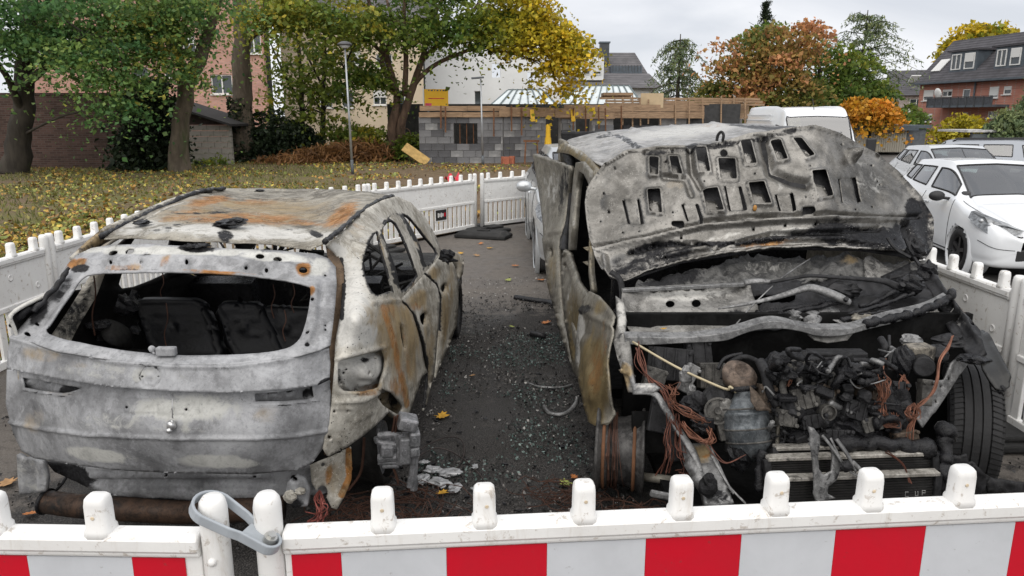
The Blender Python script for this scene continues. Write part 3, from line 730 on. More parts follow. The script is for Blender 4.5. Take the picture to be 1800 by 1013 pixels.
# ---- white house behind the building site
def white_house():
    Y = 56; t = thing('white_rendered_house', 'long white rendered house with grey tiled roof behind the building site', 'house', P(945, 190, Y).xy.to_3d())
    a = P(735, 190, Y); a.z = 0; b = P(1150, 190, Y+2); b.z = 0; D = (b-a).normalized(); N = Vector((D.y, -D.x, 0)); W = (b-a).length
    def U(px, py):
        d = ray(px, py); A = np.array([[d[0], -D.x], [d[1], -D.y]]); s_ = np.linalg.solve(A, np.array([a.x, a.y])); return s_[1], EYE+d[2]*s_[0]
    he = U(1000, 152)[1]; ops = []
    for x0, y0, x1, y1 in ((834, 160, 846, 186), (927, 155, 941, 170), (1004, 156, 1023, 170), (770, 160, 784, 176)):
        u0, z1 = U(x0, y0); u1, z0 = U(x1, y1); ops.append((u0, u1, z0, z1))
    u9, _ = U(1062, 132); mb = MB(); wall_mesh(mb, a, D, N, W, he, ops, .35); mb.build('wall', M_WHITE, t, True)
    MB().box(a+D*W/2-N*1.4+Zv*he/2, (W, .05, he), rz=math.atan2(D.y, D.x)).build('inner_wall', M_FRD, t, True)
    for o in ops: window(t, a, D, N, *o, .15, 1 if o[1]-o[0] > 1 else 0)
    Q = lambda u, z, d: a+D*u+Zv*z-N*d; hr = he+1.15
    rf = MB(); rf.prism([(-.6, he-.1), (3.4, hr), (9, he-.1)], lambda d, z: Q(U(990, 130)[0], z, d), lambda d, z: Q(W+.5, z, d)); rf.build('roof', M_SLATE2, t, True)
    up = MB(); wall_mesh(up, Q(0, he, 0), D, N, U(992, 130)[0], 3.4, [(U(927, 143)[0], U(941, 143)[0], .1, 1.0), (U(865, 128)[0], U(880, 128)[0], .6, 1.6)], .35); up.build('upper_wall', M_WHITE, t, True)
    # white dormer with a window band, and the dark clad dormer to its right
    u0, z1 = U(1022, 112); u1, z0 = U(1066, 131); dm = MB().box(Q((u0+u1)/2, he+1.35, 2.2), (u1-u0, 2.6, 1.7), rz=math.atan2(D.y, D.x)).build('dormer', M_WHITE, t, True)
    window(t, Q(0, 0, .85), D, N, u0+.3, (u0+u1)/2-.1, he+.9, he+1.95, 0, 0, blind=.6, sill=False); window(t, Q(0, 0, .85), D, N, (u0+u1)/2+.1, u1-.2, he+.9, he+1.95, 0, 0, blind=.8, sill=False)
white_house()
def dark_dormer_house():
    Y = 62; a = P(1056, 190, Y); a.z = 0; b = P(1141, 190, Y); b.z = 0; D = Vector((1, 0, 0)); N = Vector((0, -1, 0)); W = b.x-a.x; t = thing('grey_roofed_house', 'house with steep grey roof, chimney and dark clad dormer', 'house', a)
    he = P(1100, 152, Y).z; hr = P(1080, 92, Y+3).z; Q = lambda u, z, d: a+D*u+Zv*z-N*d
    mb = MB(); wall_mesh(mb, a, D, N, W, he, [], .3); mb.build('wall', M_WHITE, t, True)
    rf = MB(); xs = P(1105, 92, Y+3).x-a.x
    rf.add([Q(-1.6, he, -.3), Q(W+.4, he, -.3), Q(xs+.6, hr, 3.5), Q(-1.6, hr, 3.5), Q(-1.6, he, 7.5), Q(W+.4, he, 7.5)], [(0, 1, 2, 3), (3, 2, 5, 4), (1, 5, 2), (0, 3, 4), (0, 4, 5, 1)]); rf.build('roof', M_SLATE2, t, True)
    u0 = P(1075, 120, Y).x-a.x; u1 = P(1129, 120, Y).x-a.x; z0 = P(1075, 141, Y).z; z1 = P(1075, 116, Y).z
    dd = MB().box(Q((u0+u1)/2, (z0+z1)/2, 1.6), (u1-u0, 3, z1-z0)).build('dormer', M_ZINC, t, True)
    for k in range(3): window(t, Q(0, 0, .1), D, N, u0+.95+k*(u1-u0-1.1)/3, u0+.8+(k+1)*(u1-u0-1.1)/3, z0+.25, z0+1.05, .02, 0, M_FRD, sill=False)
    for k in range(10): MB().box(Q(u0+(u1-u0)*(k+.5)/10, (z0+z1)/2+.38, .085), (.05, .02, (z1-z0)*.45)).build('seam', M_FRD, dd, True)
    cz = P(1062, 92, Y+2); MB().box(cz+Vector((0, 0, -.1)), (.75, .7, 1.6)).build('chimney', M_FRD, t, True); MB().box(cz+Vector((0, 0, .75)), (.9, .85, .12)).build('chimney_cap', M_ZINC, t, True)
dark_dormer_house()
# ---- pink brick house and cream block behind the trees, left
def plain_block(name, label, px0, px1, ytop, Y, mat, wins, roofm=None, mull=1, yaw=0.):
    a = P(px0, 190, Y); a.z = 0; b = P(px1, 190, Y+yaw); b.z = 0; D = (b-a).normalized(); N = Vector((D.y, -D.x, 0)); W = (b-a).length; t = thing(name, label, 'house', a)
    def U(px, py):
        d = ray(px, py); A = np.array([[d[0], -D.x], [d[1], -D.y]]); s_ = np.linalg.solve(A, np.array([a.x, a.y])); return s_[1], EYE+d[2]*s_[0]
    he = U((px0+px1)/2, ytop)[1]; ops = []
    for x0, y0, x1, y1 in wins:
        u0, z1 = U(x0, y0); u1, z0 = U(x1, y1); ops.append((u0, u1, z0, z1))
    mb = MB(); wall_mesh(mb, a, D, N, W, he, ops, .3); mb.build('wall', mat, t, True)
    MB().box(a+D*W/2-N*1.2+Zv*he/2, (W, .05, he), rz=math.atan2(D.y, D.x)).build('inner_wall', M_FRD, t, True)
    for k, o in enumerate(ops): window(t, a, D, N, *o, .12, mull, blind=(.5 if k % 3 == 1 else 0))
    Q = lambda u, z, d: a+D*u+Zv*z-N*d; rf = MB(); rf.prism([(-.5, he-.1), (4.5, he+3), (9.5, he-.1)], lambda d, z: Q(-.4, z, d), lambda d, z: Q(W+.4, z, d)); rf.build('roof', roofm or M_SLATE, t, True)
    return t
plain_block('pink_brick_house', 'pink brick house with white windows behind the leftmost trees', 60, 470, -40, 44, M_PINKB, [(369, 131, 410, 166), (318, 62, 345, 92), (229, 118, 262, 140), (288, 123, 303, 137), (100, 60, 150, 95), (60, 80, 80, 130), (430, 60, 460, 95)])
plain_block('cream_apartment_block', 'cream rendered block with pale windows behind the thin trees', 500, 745, 30, 50, M_CREAM, [(600, 158, 622, 190), (655, 158, 680, 185), (560, 155, 585, 190), (570, 95, 590, 120), (610, 90, 635, 115), (660, 95, 690, 120), (700, 158, 722, 185)], M_SLATE2)
# ---- old garden wall and lean-to shed, left
def garden_wall():
    Y = 27; a = P(-120, 300, Y); a.z = 0; b = P(300, 300, Y); z1 = P(100, 168, Y).z; W = b.x-a.x
    t = thing('garden_wall', 'old dark brick garden wall behind the leftmost tree', 'wall', a)
    mb = MB(); mb.box((a.x+W/2, Y+.12, z1/2), (W, .24, z1)); mb.build('wall_face', M_DKB, t, True)
    c0 = None; n = int(W/.26)
    for i in range(n):
        if c0 is None: c0 = MB().box((0, 0, 0), (.245, .3, .09)).build('coping_brick', M_DKB, t, False, bevel=.01); c0.location = (.13, .12, z1+.045)
        else: c = c0.copy(); COL.objects.link(c); c.parent = t; c.location = (.13+i*.26, .12, z1+.045)
garden_wall()
def shed():
    Y = 29; t = thing('lean_to_shed', 'pale block lean-to shed with sloping dark roof between two tree trunks', 'shed', P(370, 285, Y).xy.to_3d())
    x0 = P(300, 280, Y).x; x1 = P(409, 280, Y).x; zl = P(330, 220, Y).z; blk = simple('pale_block', (.30, .28, .25), .9, 0, .12, 2, .3, 20, (.12, .13, .07), 1.4, .5)
    rows = 7; bh = zl/rows; c0 = None
    for r_ in range(rows):
        x = x0-(.25 if r_ % 2 else 0)
        while x < x1-.05:
            xa, xb = max(x, x0), min(x+.5, x1); x += .5
            if xb-xa < .1: continue
            if abs(xb-xa-.5) < .01 and c0 is not None: c = c0.copy(); COL.objects.link(c)
            else:
                c = MB().box((0, 0, 0), (xb-xa-.012, .2, bh-.012)).build('block', blk, t, bevel=.006)
                if abs(xb-xa-.5) < .01: c0 = c
            c.parent = t; c.matrix_parent_inverse = rootm(t).inverted(); c.location = ((xa+xb)/2, Y+.1, bh*(r_+.5))
    zt = P(330, 186, Y).z; m = MB(); m.prism([(x0, zl), (x1, zl), (x1, zl+.02), (x0, zt)], lambda x, z: Vector((x, Y+.02, z)), lambda x, z: Vector((x, Y+.2, z))); m.build('gable_boards', simple('dark_boards', (.05, .035, .03), .8), t, True)
    m = MB(); m.add([(x0-.2, Y-.3, zt+.12), (x1+.15, Y-.3, zl-.05), (x1+.15, Y+3, zl-.05), (x0-.2, Y+3, zt+.12), (x0-.2, Y-.3, zt+.2), (x1+.15, Y-.3, zl+.04), (x1+.15, Y+3, zl+.04), (x0-.2, Y+3, zt+.2)], [(0, 1, 2, 3), (4, 7, 6, 5), (0, 4, 5, 1), (1, 5, 6, 2), (2, 6, 7, 3), (3, 7, 4, 0)]); m.build('roof', simple('tar_roof', (.03, .028, .028), .9), t, True)
shed()
# ---- building site
M_BLK = simple('concrete_block', (.19, .19, .195), .95, 0, .22, 1.4, .5, 30, (.10, .10, .105), 2.2, .4); M_BLK3 = simple('concrete_block_smeared', (.25, .25, .25), .95, 0, .3, 3, .5, 30, (.4, .39, .38), 2.5, .5); M_BLK2 = simple('concrete_block_dark', (.105, .105, .11), .95, 0, .25, 1.4, .5, 30, (.2, .2, .2), 2.2, .2)
M_WOOD = simple('formwork_wood', (.33, .22, .135), .8, 0, .25, 2.5, .3, 30, (.16, .10, .06), 3, .5, stretch=(1, 1, 8)); M_WOOD2 = simple('pale_plywood', (.52, .40, .25), .75, 0, .12, 2, .15, 20); M_YEL = simple('yellow_paint', (.70, .42, .02), .5, 0, .12, 4, .1)
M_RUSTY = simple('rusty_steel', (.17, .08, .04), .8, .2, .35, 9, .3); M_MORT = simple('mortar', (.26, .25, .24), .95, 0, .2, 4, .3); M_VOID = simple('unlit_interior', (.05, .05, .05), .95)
SITE = thing('block_building_under_construction', 'grey block building shell with timber formwork along its top edge', 'building', P(885, 287, 30.4).xy.to_3d())
def block_wall(pa, pb, ztop, ops=(), bw=.5, bh=.25, seed=1):
    a = Vector((pa[0], pa[1], 0)); b = Vector((pb[0], pb[1], 0)); D = (b-a).normalized(); N = Vector((D.y, -D.x, 0)); W = (b-a).length; rz = math.atan2(D.y, D.x)
    rows = int(round(ztop/bh)); bh = ztop/rows; rr = random.Random(seed); full = {}
    mb = MB(); wall_mesh(mb, a-N*.02, D, N, W, ztop, [o for o in ops], .2); mb.build('mortar_core', M_MORT, SITE, True)
    for r_ in range(rows):
        x = -(bw/2 if r_ % 2 else 0)
        while x < W-.03:
            xa, xb = max(x, 0), min(x+bw, W); x += bw; zc = bh*(r_+.5); segs = [(xa, xb)]
            for o in ops:
                if o[2] < zc < o[3]:
                    ns = []
                    for s0, s1 in segs:
                        if s1 <= o[0] or s0 >= o[1]: ns.append((s0, s1))
                        else:
                            if s0 < o[0]: ns.append((s0, o[0]))
                            if s1 > o[1]: ns.append((o[1], s1))
                    segs = ns
            for s0, s1 in segs:
                if s1-s0 < .06: continue
                dk = mnoise.noise(Vector((s0*.6, r_*.35, seed*3.1))) > .06; dk = 2 if rr.random() < .14 else int(dk); key = (round(s1-s0, 2), dk)
                if key in full: c = full[key].copy(); COL.objects.link(c); c.parent = SITE
                else: c = MB().box((0, 0, 0), (s1-s0-.014, .05, bh-.014)).build('block', (M_BLK, M_BLK2, M_BLK3)[dk], SITE, bevel=.004); full[key] = c
                c.matrix_parent_inverse = rootm(SITE).inverted(); c.location = a+D*((s0+s1)/2)+N*rr.uniform(-.002, .006)+Zv*zc; c.rotation_euler = (0, 0, rz)
    return a, D, N
wa, wb, wc = P(738, 287, 30.0), P(884, 287, 30.0), P(1000, 287, 31.5)
zt = P(800, 205, 30.0).z
ox0, ox1 = P(797, 212, 30).x-wa.x, P(839, 212, 30).x-wa.x; oz0, oz1 = P(800, 254, 30).z, P(800, 213, 30).z
block_wall(wa, wb, zt, [(ox0, ox1, oz0, oz1)], seed=1)
dx = Vector((wc.x-wb.x, 1.5, 0)).length; d0, d1 = dx*.62, dx*.97
block_wall((wb.x+.03, 30.02), wc, zt-.02, [(d0, d0+.75, .0, 2.0)], seed=5)
wd = P(1300, 287, 36); block_wall((wc.x+.02, 31.55), (wd.x, 36), zt-.35, [(2.2, 4.8, .6, 1.9), (.3, 1.1, 0, 2.0)], seed=9)
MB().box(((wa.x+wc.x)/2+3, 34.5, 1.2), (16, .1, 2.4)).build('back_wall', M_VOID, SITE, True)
for k in range(3): MB().tube([(P(808+12*k, 212, 30.05).x, 30.08, oz0-.05), (P(808+12*k, 212, 30.05).x, 30.08, oz1+.05)], .018, 6).build('window_bar', M_RUSTY, SITE, True)
MB().box((P(1152, 287, 33.5).x, 33.3, zt-.95), (3.0, .05, 1.15)).build('tarred_panel', simple('tar_panel', (.06, .06, .065), .8), SITE, True)
def planks(p0, p1, z0, z1, n, mat=None, lmin=1.6, jit=.02, seed=3):
    """boards nailed in rows along the wall top"""
    rr = random.Random(seed); a = Vector((p0[0], p0[1], 0)); b = Vector((p1[0], p1[1], 0)); D = (b-a).normalized(); W = (b-a).length; h = (z1-z0)/n; N = Vector((D.y, -D.x, 0))
    for i in range(n):
        u = -rr.random()*.3
        while u < W:
            ln = rr.uniform(lmin, lmin*1.8); e = min(u+ln, W+rr.uniform(0, .3)); zc = z0+h*(i+.5)+rr.uniform(-jit, jit)
            MB().beam(a+D*u+N*rr.uniform(.03, .07)+Zv*(zc+rr.uniform(-jit, jit)), a+D*(e-.01)+N*rr.uniform(.03, .07)+Zv*zc, .03, h*.93).build('formwork_plank', mat or M_WOOD, SITE, True)
            u = e
def prop(px, y0, y1, Y, w=.07, mat=None): 
    p0, p1 = P(px, y0, Y), P(px+random.uniform(-1, 1), y1, Y); MB().beam(p0, p1, w, w, (0, 1, 0)).build('formwork_strut', mat or M_RUSTY, SITE, True)
planks((wa.x+.1, 29.96), (wb.x-.05, 29.96), zt-.02, P(800, 187, 30).z, 2, seed=4)
planks((wb.x, 29.9), (wc.x+.3, 31.5), zt-.05, zt+.34, 1, seed=5); planks((wc.x-.2, 31.4), (wd.x, 35.6), zt-.1, zt+.5, 2, seed=6)
planks((P(1065, 200, 33).x, 33.2), (P(1335, 200, 35).x, 35.2), zt+.5, P(1150, 172, 34).z, 3, seed=7); planks((P(1060, 200, 34).x, 34.4), (P(1110, 200, 34).x, 34.5), P(1080, 172, 34.4).z, P(1080, 164, 34.4).z, 1, seed=8)
for k, px in enumerate((775, 783, 868, 899, 917, 1008, 1029, 1052, 1064, 1092)): prop(px, 186+k % 3*2, 226+(k*7) % 16, 29.75+max(0, (px-885)/115*1.4), .055)
for k, px in enumerate((935, 1006)): MB().beam(P(px, 193, 29.8+max(0, (px-885)/80)), P(px+2, 214, 29.7+max(0, (px-885)/80)), .16, .08, (0, 1, 0)).build('formwork_clamp', M_YEL, SITE, True)
for px in (1095, 1112, 1125, 1140, 1160, 1187, 1212, 1235, 1268, 1290, 1310): prop(px, 172+random.uniform(-4, 4), 222+random.uniform(-4, 4), 32.9+(px-1095)/115, .06, M_WOOD)
MB().box(P(1146, 177, 33.4), (1.0, .03, .62)).build('plywood_sheet', M_WOOD2, SITE, True)
MB().box(P(1085, 166, 33.9), (1.3, .8, .12)).build('board_stack', M_WOOD, SITE, True)
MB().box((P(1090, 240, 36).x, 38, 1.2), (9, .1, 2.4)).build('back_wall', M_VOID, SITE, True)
# glass hip roofs
M_PANE = simple('roof_glass', (.60, .655, .66), .25, 0, .12, .7, 0, spec=.8); M_RIB = simple('roof_rib', (.13, .16, .165), .5, .2, .15, 3, 0)
def glass_roof(x0, x1, xr0, xr1, yb, yr, Y, dp, label, n):
    a, b = P(x0, yb, Y), P(x1, yb, Y); r0, r1 = P(xr0, yr, Y+dp), P(xr1, yr, Y+dp); zb = (a.z+b.z)/2; zr = (r0.z+r1.z)/2
    a.z = b.z = zb; r0.z = r1.z = zr; bk = Vector((0, 2*dp, 0)); t = thing('glass_hip_roof', label, 'glass roof', (a.x, a.y, 0), group='glass hip roofs')
    base = MB(); base.box(((a.x+b.x)/2, Y+dp, zb/2), (b.x-a.x, 2*dp, zb-.02)); base.build('base_wall', M_ZINC, t, True)
    for k in range(n):
        f0, f1 = k/n, (k+1)/n
        poly_plate('pane', [a.lerp(b, f0), a.lerp(b, f1), r0.lerp(r1, f1), r0.lerp(r1, f0)], .03, M_PANE, t)
        MB().beam(a.lerp(b, f1)+Vector((0, -.03, .05)), r0.lerp(r1, f1)+Vector((0, -.03, .05)), .06, .08, (0, -1, 1)).build('rib', M_RIB, t, True)
    for k in range(4):
        f0, f1 = k/4, (k+1)/4
        MB().add([a.lerp(a+bk, f0), a.lerp(a+bk, f1), r0], [(0, 1, 2)]).build('pane', M_PANE, t, True, fix=False); MB().beam(a.lerp(a+bk, f0), r0, .09, .08).build('rib', M_RIB, t, True)
    MB().add([b, b+bk, r1], [(0, 1, 2)]).build('pane', M_PANE, t, True, fix=False)
    MB().add([a+bk, b+bk, r1, r0], [(0, 1, 2, 3)]).build('pane', M_PANE, t, True, fix=False)
    MB().beam(r0, r1, .16, .12).build('ridge', M_RIB, t, True); MB().beam(a-Vector((0, .05, 0)), b-Vector((0, .05, 0)), .14, .14).build('eaves', M_RIB, t, True)
glass_roof(855, 985, 893, 952, 192, 159, 40, 3., 'smaller glass hip roof behind the block wall, nearest the yellow tree', 7)
glass_roof(978, 1135, 1020, 1105, 193, 152, 40.5, 3.2, 'larger glass hip roof behind the plywood sheet', 9)
# yellow billboard
t = thing('yellow_sign_board', 'yellow site sign board with red lettering above the block wall', 'sign', P(767, 286, 31.5).xy.to_3d())
c = P(767, 172, 31.5); MB().box(c, (.98, .05, .68)).build('board', simple('sign_yellow', (.75, .42, .01), .5, 0, .05, 4, 0), t, True); MB().box(c+Vector((-.53, 0, 0)), (.05, .07, .74)).build('frame_post', M_FRW, t, True)
for dx_ in (-.35, .35): MB().beam(c+Vector((dx_, .06, -2.6)), c+Vector((dx_, .06, -.3)), .07, .07).build('post', M_ZINC, t, True)
m = MB(); m.box(c+Vector((0, -.03, -.03)), (.66, .01, .035)); m.build('red_lettering_line', simple('sign_red', (.55, .03, .03), .5), t, True); MB().box(c+Vector((-.33, -.032, -.28)), (.26, .012, .12)).build('red_patch', simple('sign_pink', (.6, .06, .12), .5), t, True)
m = MB()
for k, wd_ in enumerate((.05, .09, .04, .07, .05, .08)): MB().box(c+Vector((-.3+k*.12, -.03, .29)), (wd_, .01, .05)).build('letter', M_FRD, t, True)
# lamp posts
def lamp(p0, p1, label, head, r=.04):
    t = thing('street_lamp', label, 'street lamp', p0, group='path lamps'); d = (p1-p0)
    MB().tube([p0, p0+d*.12], r*1.25, 12).build('sleeve', simple('lamp_sleeve', (.10, .11, .12), .6), t, True, True)
    MB().tube([p0+d*.12, p0+d*.5, p1], [r, r*.85, r*.6], 12).build('pole', simple('galvanised', (.40, .42, .44), .45, .6, .15, 3, .1), t, True, True)
    if head:
        m = MB(); m.rev([(.06, -.1), (.07, -.02), (.21, 0.), (.235, .02), (.21, .06), (.11, .11), (.04, .125), (0, .125)], p1, (0, 0, 1), 24); m.build('lamp_hood', simple('lamp_hood', (.09, .09, .095), .5), t, True, True)
        m = MB(); m.rev([(0, -.09), (.09, -.09), (.17, -.01), (.15, .0), (0, .0)], p1, (0, 0, 1), 20); m.build('diffuser', simple('lamp_diffuser', (.5, .52, .52), .3), t, True, True)
    else:
        m = MB(); m.beam(p1+Vector((-.35, 0, .02)), p1+Vector((.12, 0, .06)), .16, .07); m.build('lamp_head', MC['lamp_sleeve'], t, True, bevel=.02)
lamp(PZ(620, 308), P(606, 80, 24.17), 'street lamp with a round dark hood on the lawn', True)
lamp(PZ(849, 292), P(845, 139, 28.7), 'thin plain lamp post in front of the block wall', False, .042)
# garages, bins, right background
def garage():
    Y = 40; t = thing('garage_row', 'flat roofed cream garage row behind the white van', 'garage', P(1560, 255, Y).xy.to_3d()); x0, x1 = P(1505, 250, Y).x, P(1592, 250, Y).x; z1 = P(1550, 229, Y).z
    MB().box(((x0+x1)/2, Y+3, z1/2), (x1-x0, 6, z1)).build('wall', simple('cream_sheet', (.46, .43, .36), .7, 0, .1, 1, .1), t, True)
    n = 22; 
    for i in range(n): MB().box((x0+(x1-x0)*(i+.5)/n, Y-.02, z1*.48), ((x1-x0)/n*.6, .03, z1*.9)).build('door_rib', MC['cream_sheet'], t, True)
    MB().box(((x0+x1)/2+.1, Y+2.8, z1+.12), (x1-x0+.5, 6.6, .25)).build('flat_roof', M_ZINC, t, True)
    x2 = P(1633, 250, Y).x; MB().box(((x1+x2)/2, Y+3.4, z1/2+.05), (x2-x1-.01, 6, z1)).build('dark_bay', simple('slate_sheet', (.12, .13, .14), .7), t, True); MB().box(((x1+x2)/2, Y+3.4, z1+.18), (x2-x1+.3, 6.4, .16)).build('flat_roof', M_ZINC, t, True)
garage()
def shelter():
    Y = 34; t = thing('glazed_shelter', 'grey glazed shelter right of the yellow shrub', 'shelter', P(1725, 275, Y).xy.to_3d()); x0, x1 = P(1704, 260, Y).x, P(1750, 260, Y).x; z1 = P(1720, 233, Y).z
    for x in (x0, x1): MB().beam((x, Y, 0), (x, Y, z1), .08, .08, (0, 1, 0)).build('post', M_FRD, t, True)
    MB().box(((x0+x1)/2, Y, z1/2), (x1-x0, .03, z1*.9)).build('glass_wall', simple('shelter_glass', (.16, .18, .19), .2, 0, .2, 2, 0), t, True); MB().box(((x0+x1)/2, Y+1, z1+.06), (x1-x0+.6, 2.4, .1)).build('roof', simple('pale_roof_sheet', (.5, .5, .5), .5), t, True)
shelter()
def wbin(px, py, label, lid):
    p = PZ(px, py); t = thing('waste_bin', label, 'waste bin', p, group='waste bins'); m = MB(); m.loft([[Vector((x*.23, y*.26, .06)) for x, y in ((-1, -1), (1, -1), (1, 1), (-1, 1))], [Vector((x*.29, y*.34, .95)) for x, y in ((-1, -1), (1, -1), (1, 1), (-1, 1))]]); m.build('body', simple('bin_black', (.025, .025, .027), .6), t, bevel=.02)
    MB().box((0, -.02, .985), (.62, .74, .07)).build('lid', lid, t, bevel=.02)
    for s_ in (-1, 1): MB().cyl((s_*.27-.03*s_, .3, .1), (s_*.27+.03*s_, .3, .1), .1).build('wheel', M_RUB, t)
    MB().tube([(-.25, .36, .96), (-.25, .44, .98), (.25, .44, .98), (.25, .36, .96)], .015, 6).build('handle', MC['bin_black'], t)
wbin(1782, 296, 'black waste bin with yellow lid nearest the right picture edge', M_YEL); wbin(1796, 292, 'black waste bin with yellow lid half out of the picture', M_YEL)
# site oddments
t = thing('marker_post', 'yellow marker post at the site doorway', 'post', P(963, 275, 29.5).xy.to_3d()); MB().tube([(0, 0, 0), (0, 0, .06), (0, 0, 1.05)], [.2, .2, .12], 10).build('base', M_YEL, t); MB().tube([(0, 0, 1.05), (0, 0, 1.5), (0, 0, 1.56)], [.1, .09, .05], 10).build('top', M_YEL, t)
MB_ = MB(); MB_.box((0, 0, 0), (1.1, .03, .5), m=(Matrix.Rotation(R(35), 3, 'Y') @ Matrix.Rotation(R(-50), 3, 'X'))); o = MB_.build('plywood_board', simple('osb', (.50, .33, .12), .7), None); o.location = P(731, 272, 29.6); tag(o, 'orange plywood board leaning near the multi stemmed tree', 'board')
for i, (px, py, c_, l_) in enumerate(((765, 283, M_BLK, 'loose grey concrete block on the ground by the wall'),)): o = MB().box((0, 0, .11), (.4, .22, .22), rz=.3).build('loose_block', c_, None, bevel=.01); o.location = PZ(px, py); tag(o, l_, 'block')
for i, (px, py, l_) in enumerate(((888, 288, 'left one of the red hollow bricks by the wall'), (900, 287, 'right one of the red hollow bricks by the wall'))): o = MB().box((0, 0, .16), (.26, .2, .32), rz=.4+i).build('clay_brick', simple('clay', (.42, .14, .08), .85), None, bevel=.01); o.location = PZ(px, py)+Vector((0, -.8, 0)); tag(o, l_, 'brick', 'red hollow bricks')
t = thing('work_trestle', 'brown timber trestle beside the block wall', 'trestle', P(934, 286, 29.3).xy.to_3d()); MB().box((0, 0, .92), (.62, .1, .08)).build('top_beam', M_RUSTY, t)
for x, d in ((-.22, -.15), (-.22, .15), (.22, -.15), (.22, .15)): MB().beam((x*1.2, d*1.6, 0), (x, 0, .9), .05, .06).build('leg', M_RUSTY, t)
for x0_, x1_, yy, l_ in ((778, 812, 313, 'red plastic tarp scrap lying behind the rear barrier'), (930, 940, 306, 'small red tarp scrap by the silver car')):
    c = PZ((x0_+x1_)/2, yy-2, .78); m = MB(); wx = (x1_-x0_)/1300*c.y
    g = [[(c.x-wx/2+wx*i/8, c.y+.25+.05*j, c.z-.08+.09*math.sin(i*1.9)*math.cos(j)+.02*j) for i in range(9)] for j in range(4)]
    m.loft([[Vector(q) for q in r_] for r_ in g], False, False); o = m.build('tarp_scrap', simple('red_tarp', (.55, .03, .05), .4), None, smooth=True, fix=False); tag(o, l_, 'tarp')
# ================================================================== trees and shrubs
def bark(name, c): return simple(name, c, .95, 0, .4, 5, .9, 22, (.06, .07, .03), 2.2, .45, stretch=(1, 1, .25))
BK_D = bark('dark_bark', (.045, .038, .03)); BK_M = bark('grey_brown_bark', (.115, .092, .068)); BK_R = bark('reddish_bark', (.13, .085, .06))
G1 = leafmat('maple_green', [(0.048, 0.121, 0.043), (0.102, 0.206, 0.067), (0.217, 0.316, 0.084), (0.581, 0.412, 0.072)], .5)
G2 = leafmat('mid_green', [(0.070, 0.132, 0.031), (0.132, 0.202, 0.039), (0.248, 0.279, 0.046), (0.589, 0.434, 0.046)], .45)
G3 = leafmat('green_to_yellow', [(0.070, 0.132, 0.028), (0.171, 0.217, 0.031), (0.465, 0.388, 0.031), (0.744, 0.496, 0.028)], .45)
G4 = leafmat('dark_evergreen', [(0.014, 0.025, 0.014), (0.025, 0.041, 0.018), (0.046, 0.063, 0.025)], .3)
G5 = leafmat('conifer_needles', [(0.098, 0.155, 0.088), (0.184, 0.242, 0.116), (0.310, 0.339, 0.136)], .4)
G6 = leafmat('copper_leaves', [(0.132, 0.171, 0.039), (0.310, 0.232, 0.062), (0.512, 0.248, 0.109), (0.620, 0.310, 0.171)], .45)
G7 = leafmat('orange_leaves', [(0.240, 0.192, 0.024), (0.504, 0.264, 0.024), (0.624, 0.240, 0.030)], .3)
G8 = leafmat('yellow_green', [(0.168, 0.180, 0.024), (0.396, 0.336, 0.024), (0.552, 0.432, 0.024)], .3)
G9 = leafmat('dry_fronds', [(0.120, 0.060, 0.024), (0.240, 0.120, 0.048), (0.360, 0.204, 0.072)], .3)
def crown_pts(blobs, per, spread, shell=.25):
    """flat drooping sprays through each uneven ellipsoid, leaves spread over each spray"""
    ps = []; hu = []
    for b in blobs:
        c = np.array(b[0]); r = np.array(b[1]); n = b[2]; h = b[3]
        d = rng.normal(size=(n, 3)); d /= np.linalg.norm(d, axis=1)[:, None]; rad = (shell+(1.12-shell)*rng.random(n)**.6)[:, None]
        cc = c+d*r*rad; k = rng.integers(int(per*.35), int(per*1.7), n); sz = spread*rng.uniform(.6, 1.7, n)
        cl = np.repeat(cc, k, 0); ch = np.repeat(np.clip(h+rng.normal(size=n)*.16, 0, 1), k); ss = np.repeat(sz, k)[:, None]
        tilt = np.repeat(d[:, :2]*rng.uniform(.1, .6, (n, 1)), k, 0)
        off = rng.normal(size=cl.shape)*np.array([1, 1, .2])*ss; off[:, 2] -= (off[:, :2]*tilt).sum(1)*.9+(off[:, 0]**2+off[:, 1]**2)*.22/spread
        ps.append(cl+off); hu.append(ch+rng.normal(size=len(cl))*.07)
    return np.concatenate(ps), np.concatenate(hu)
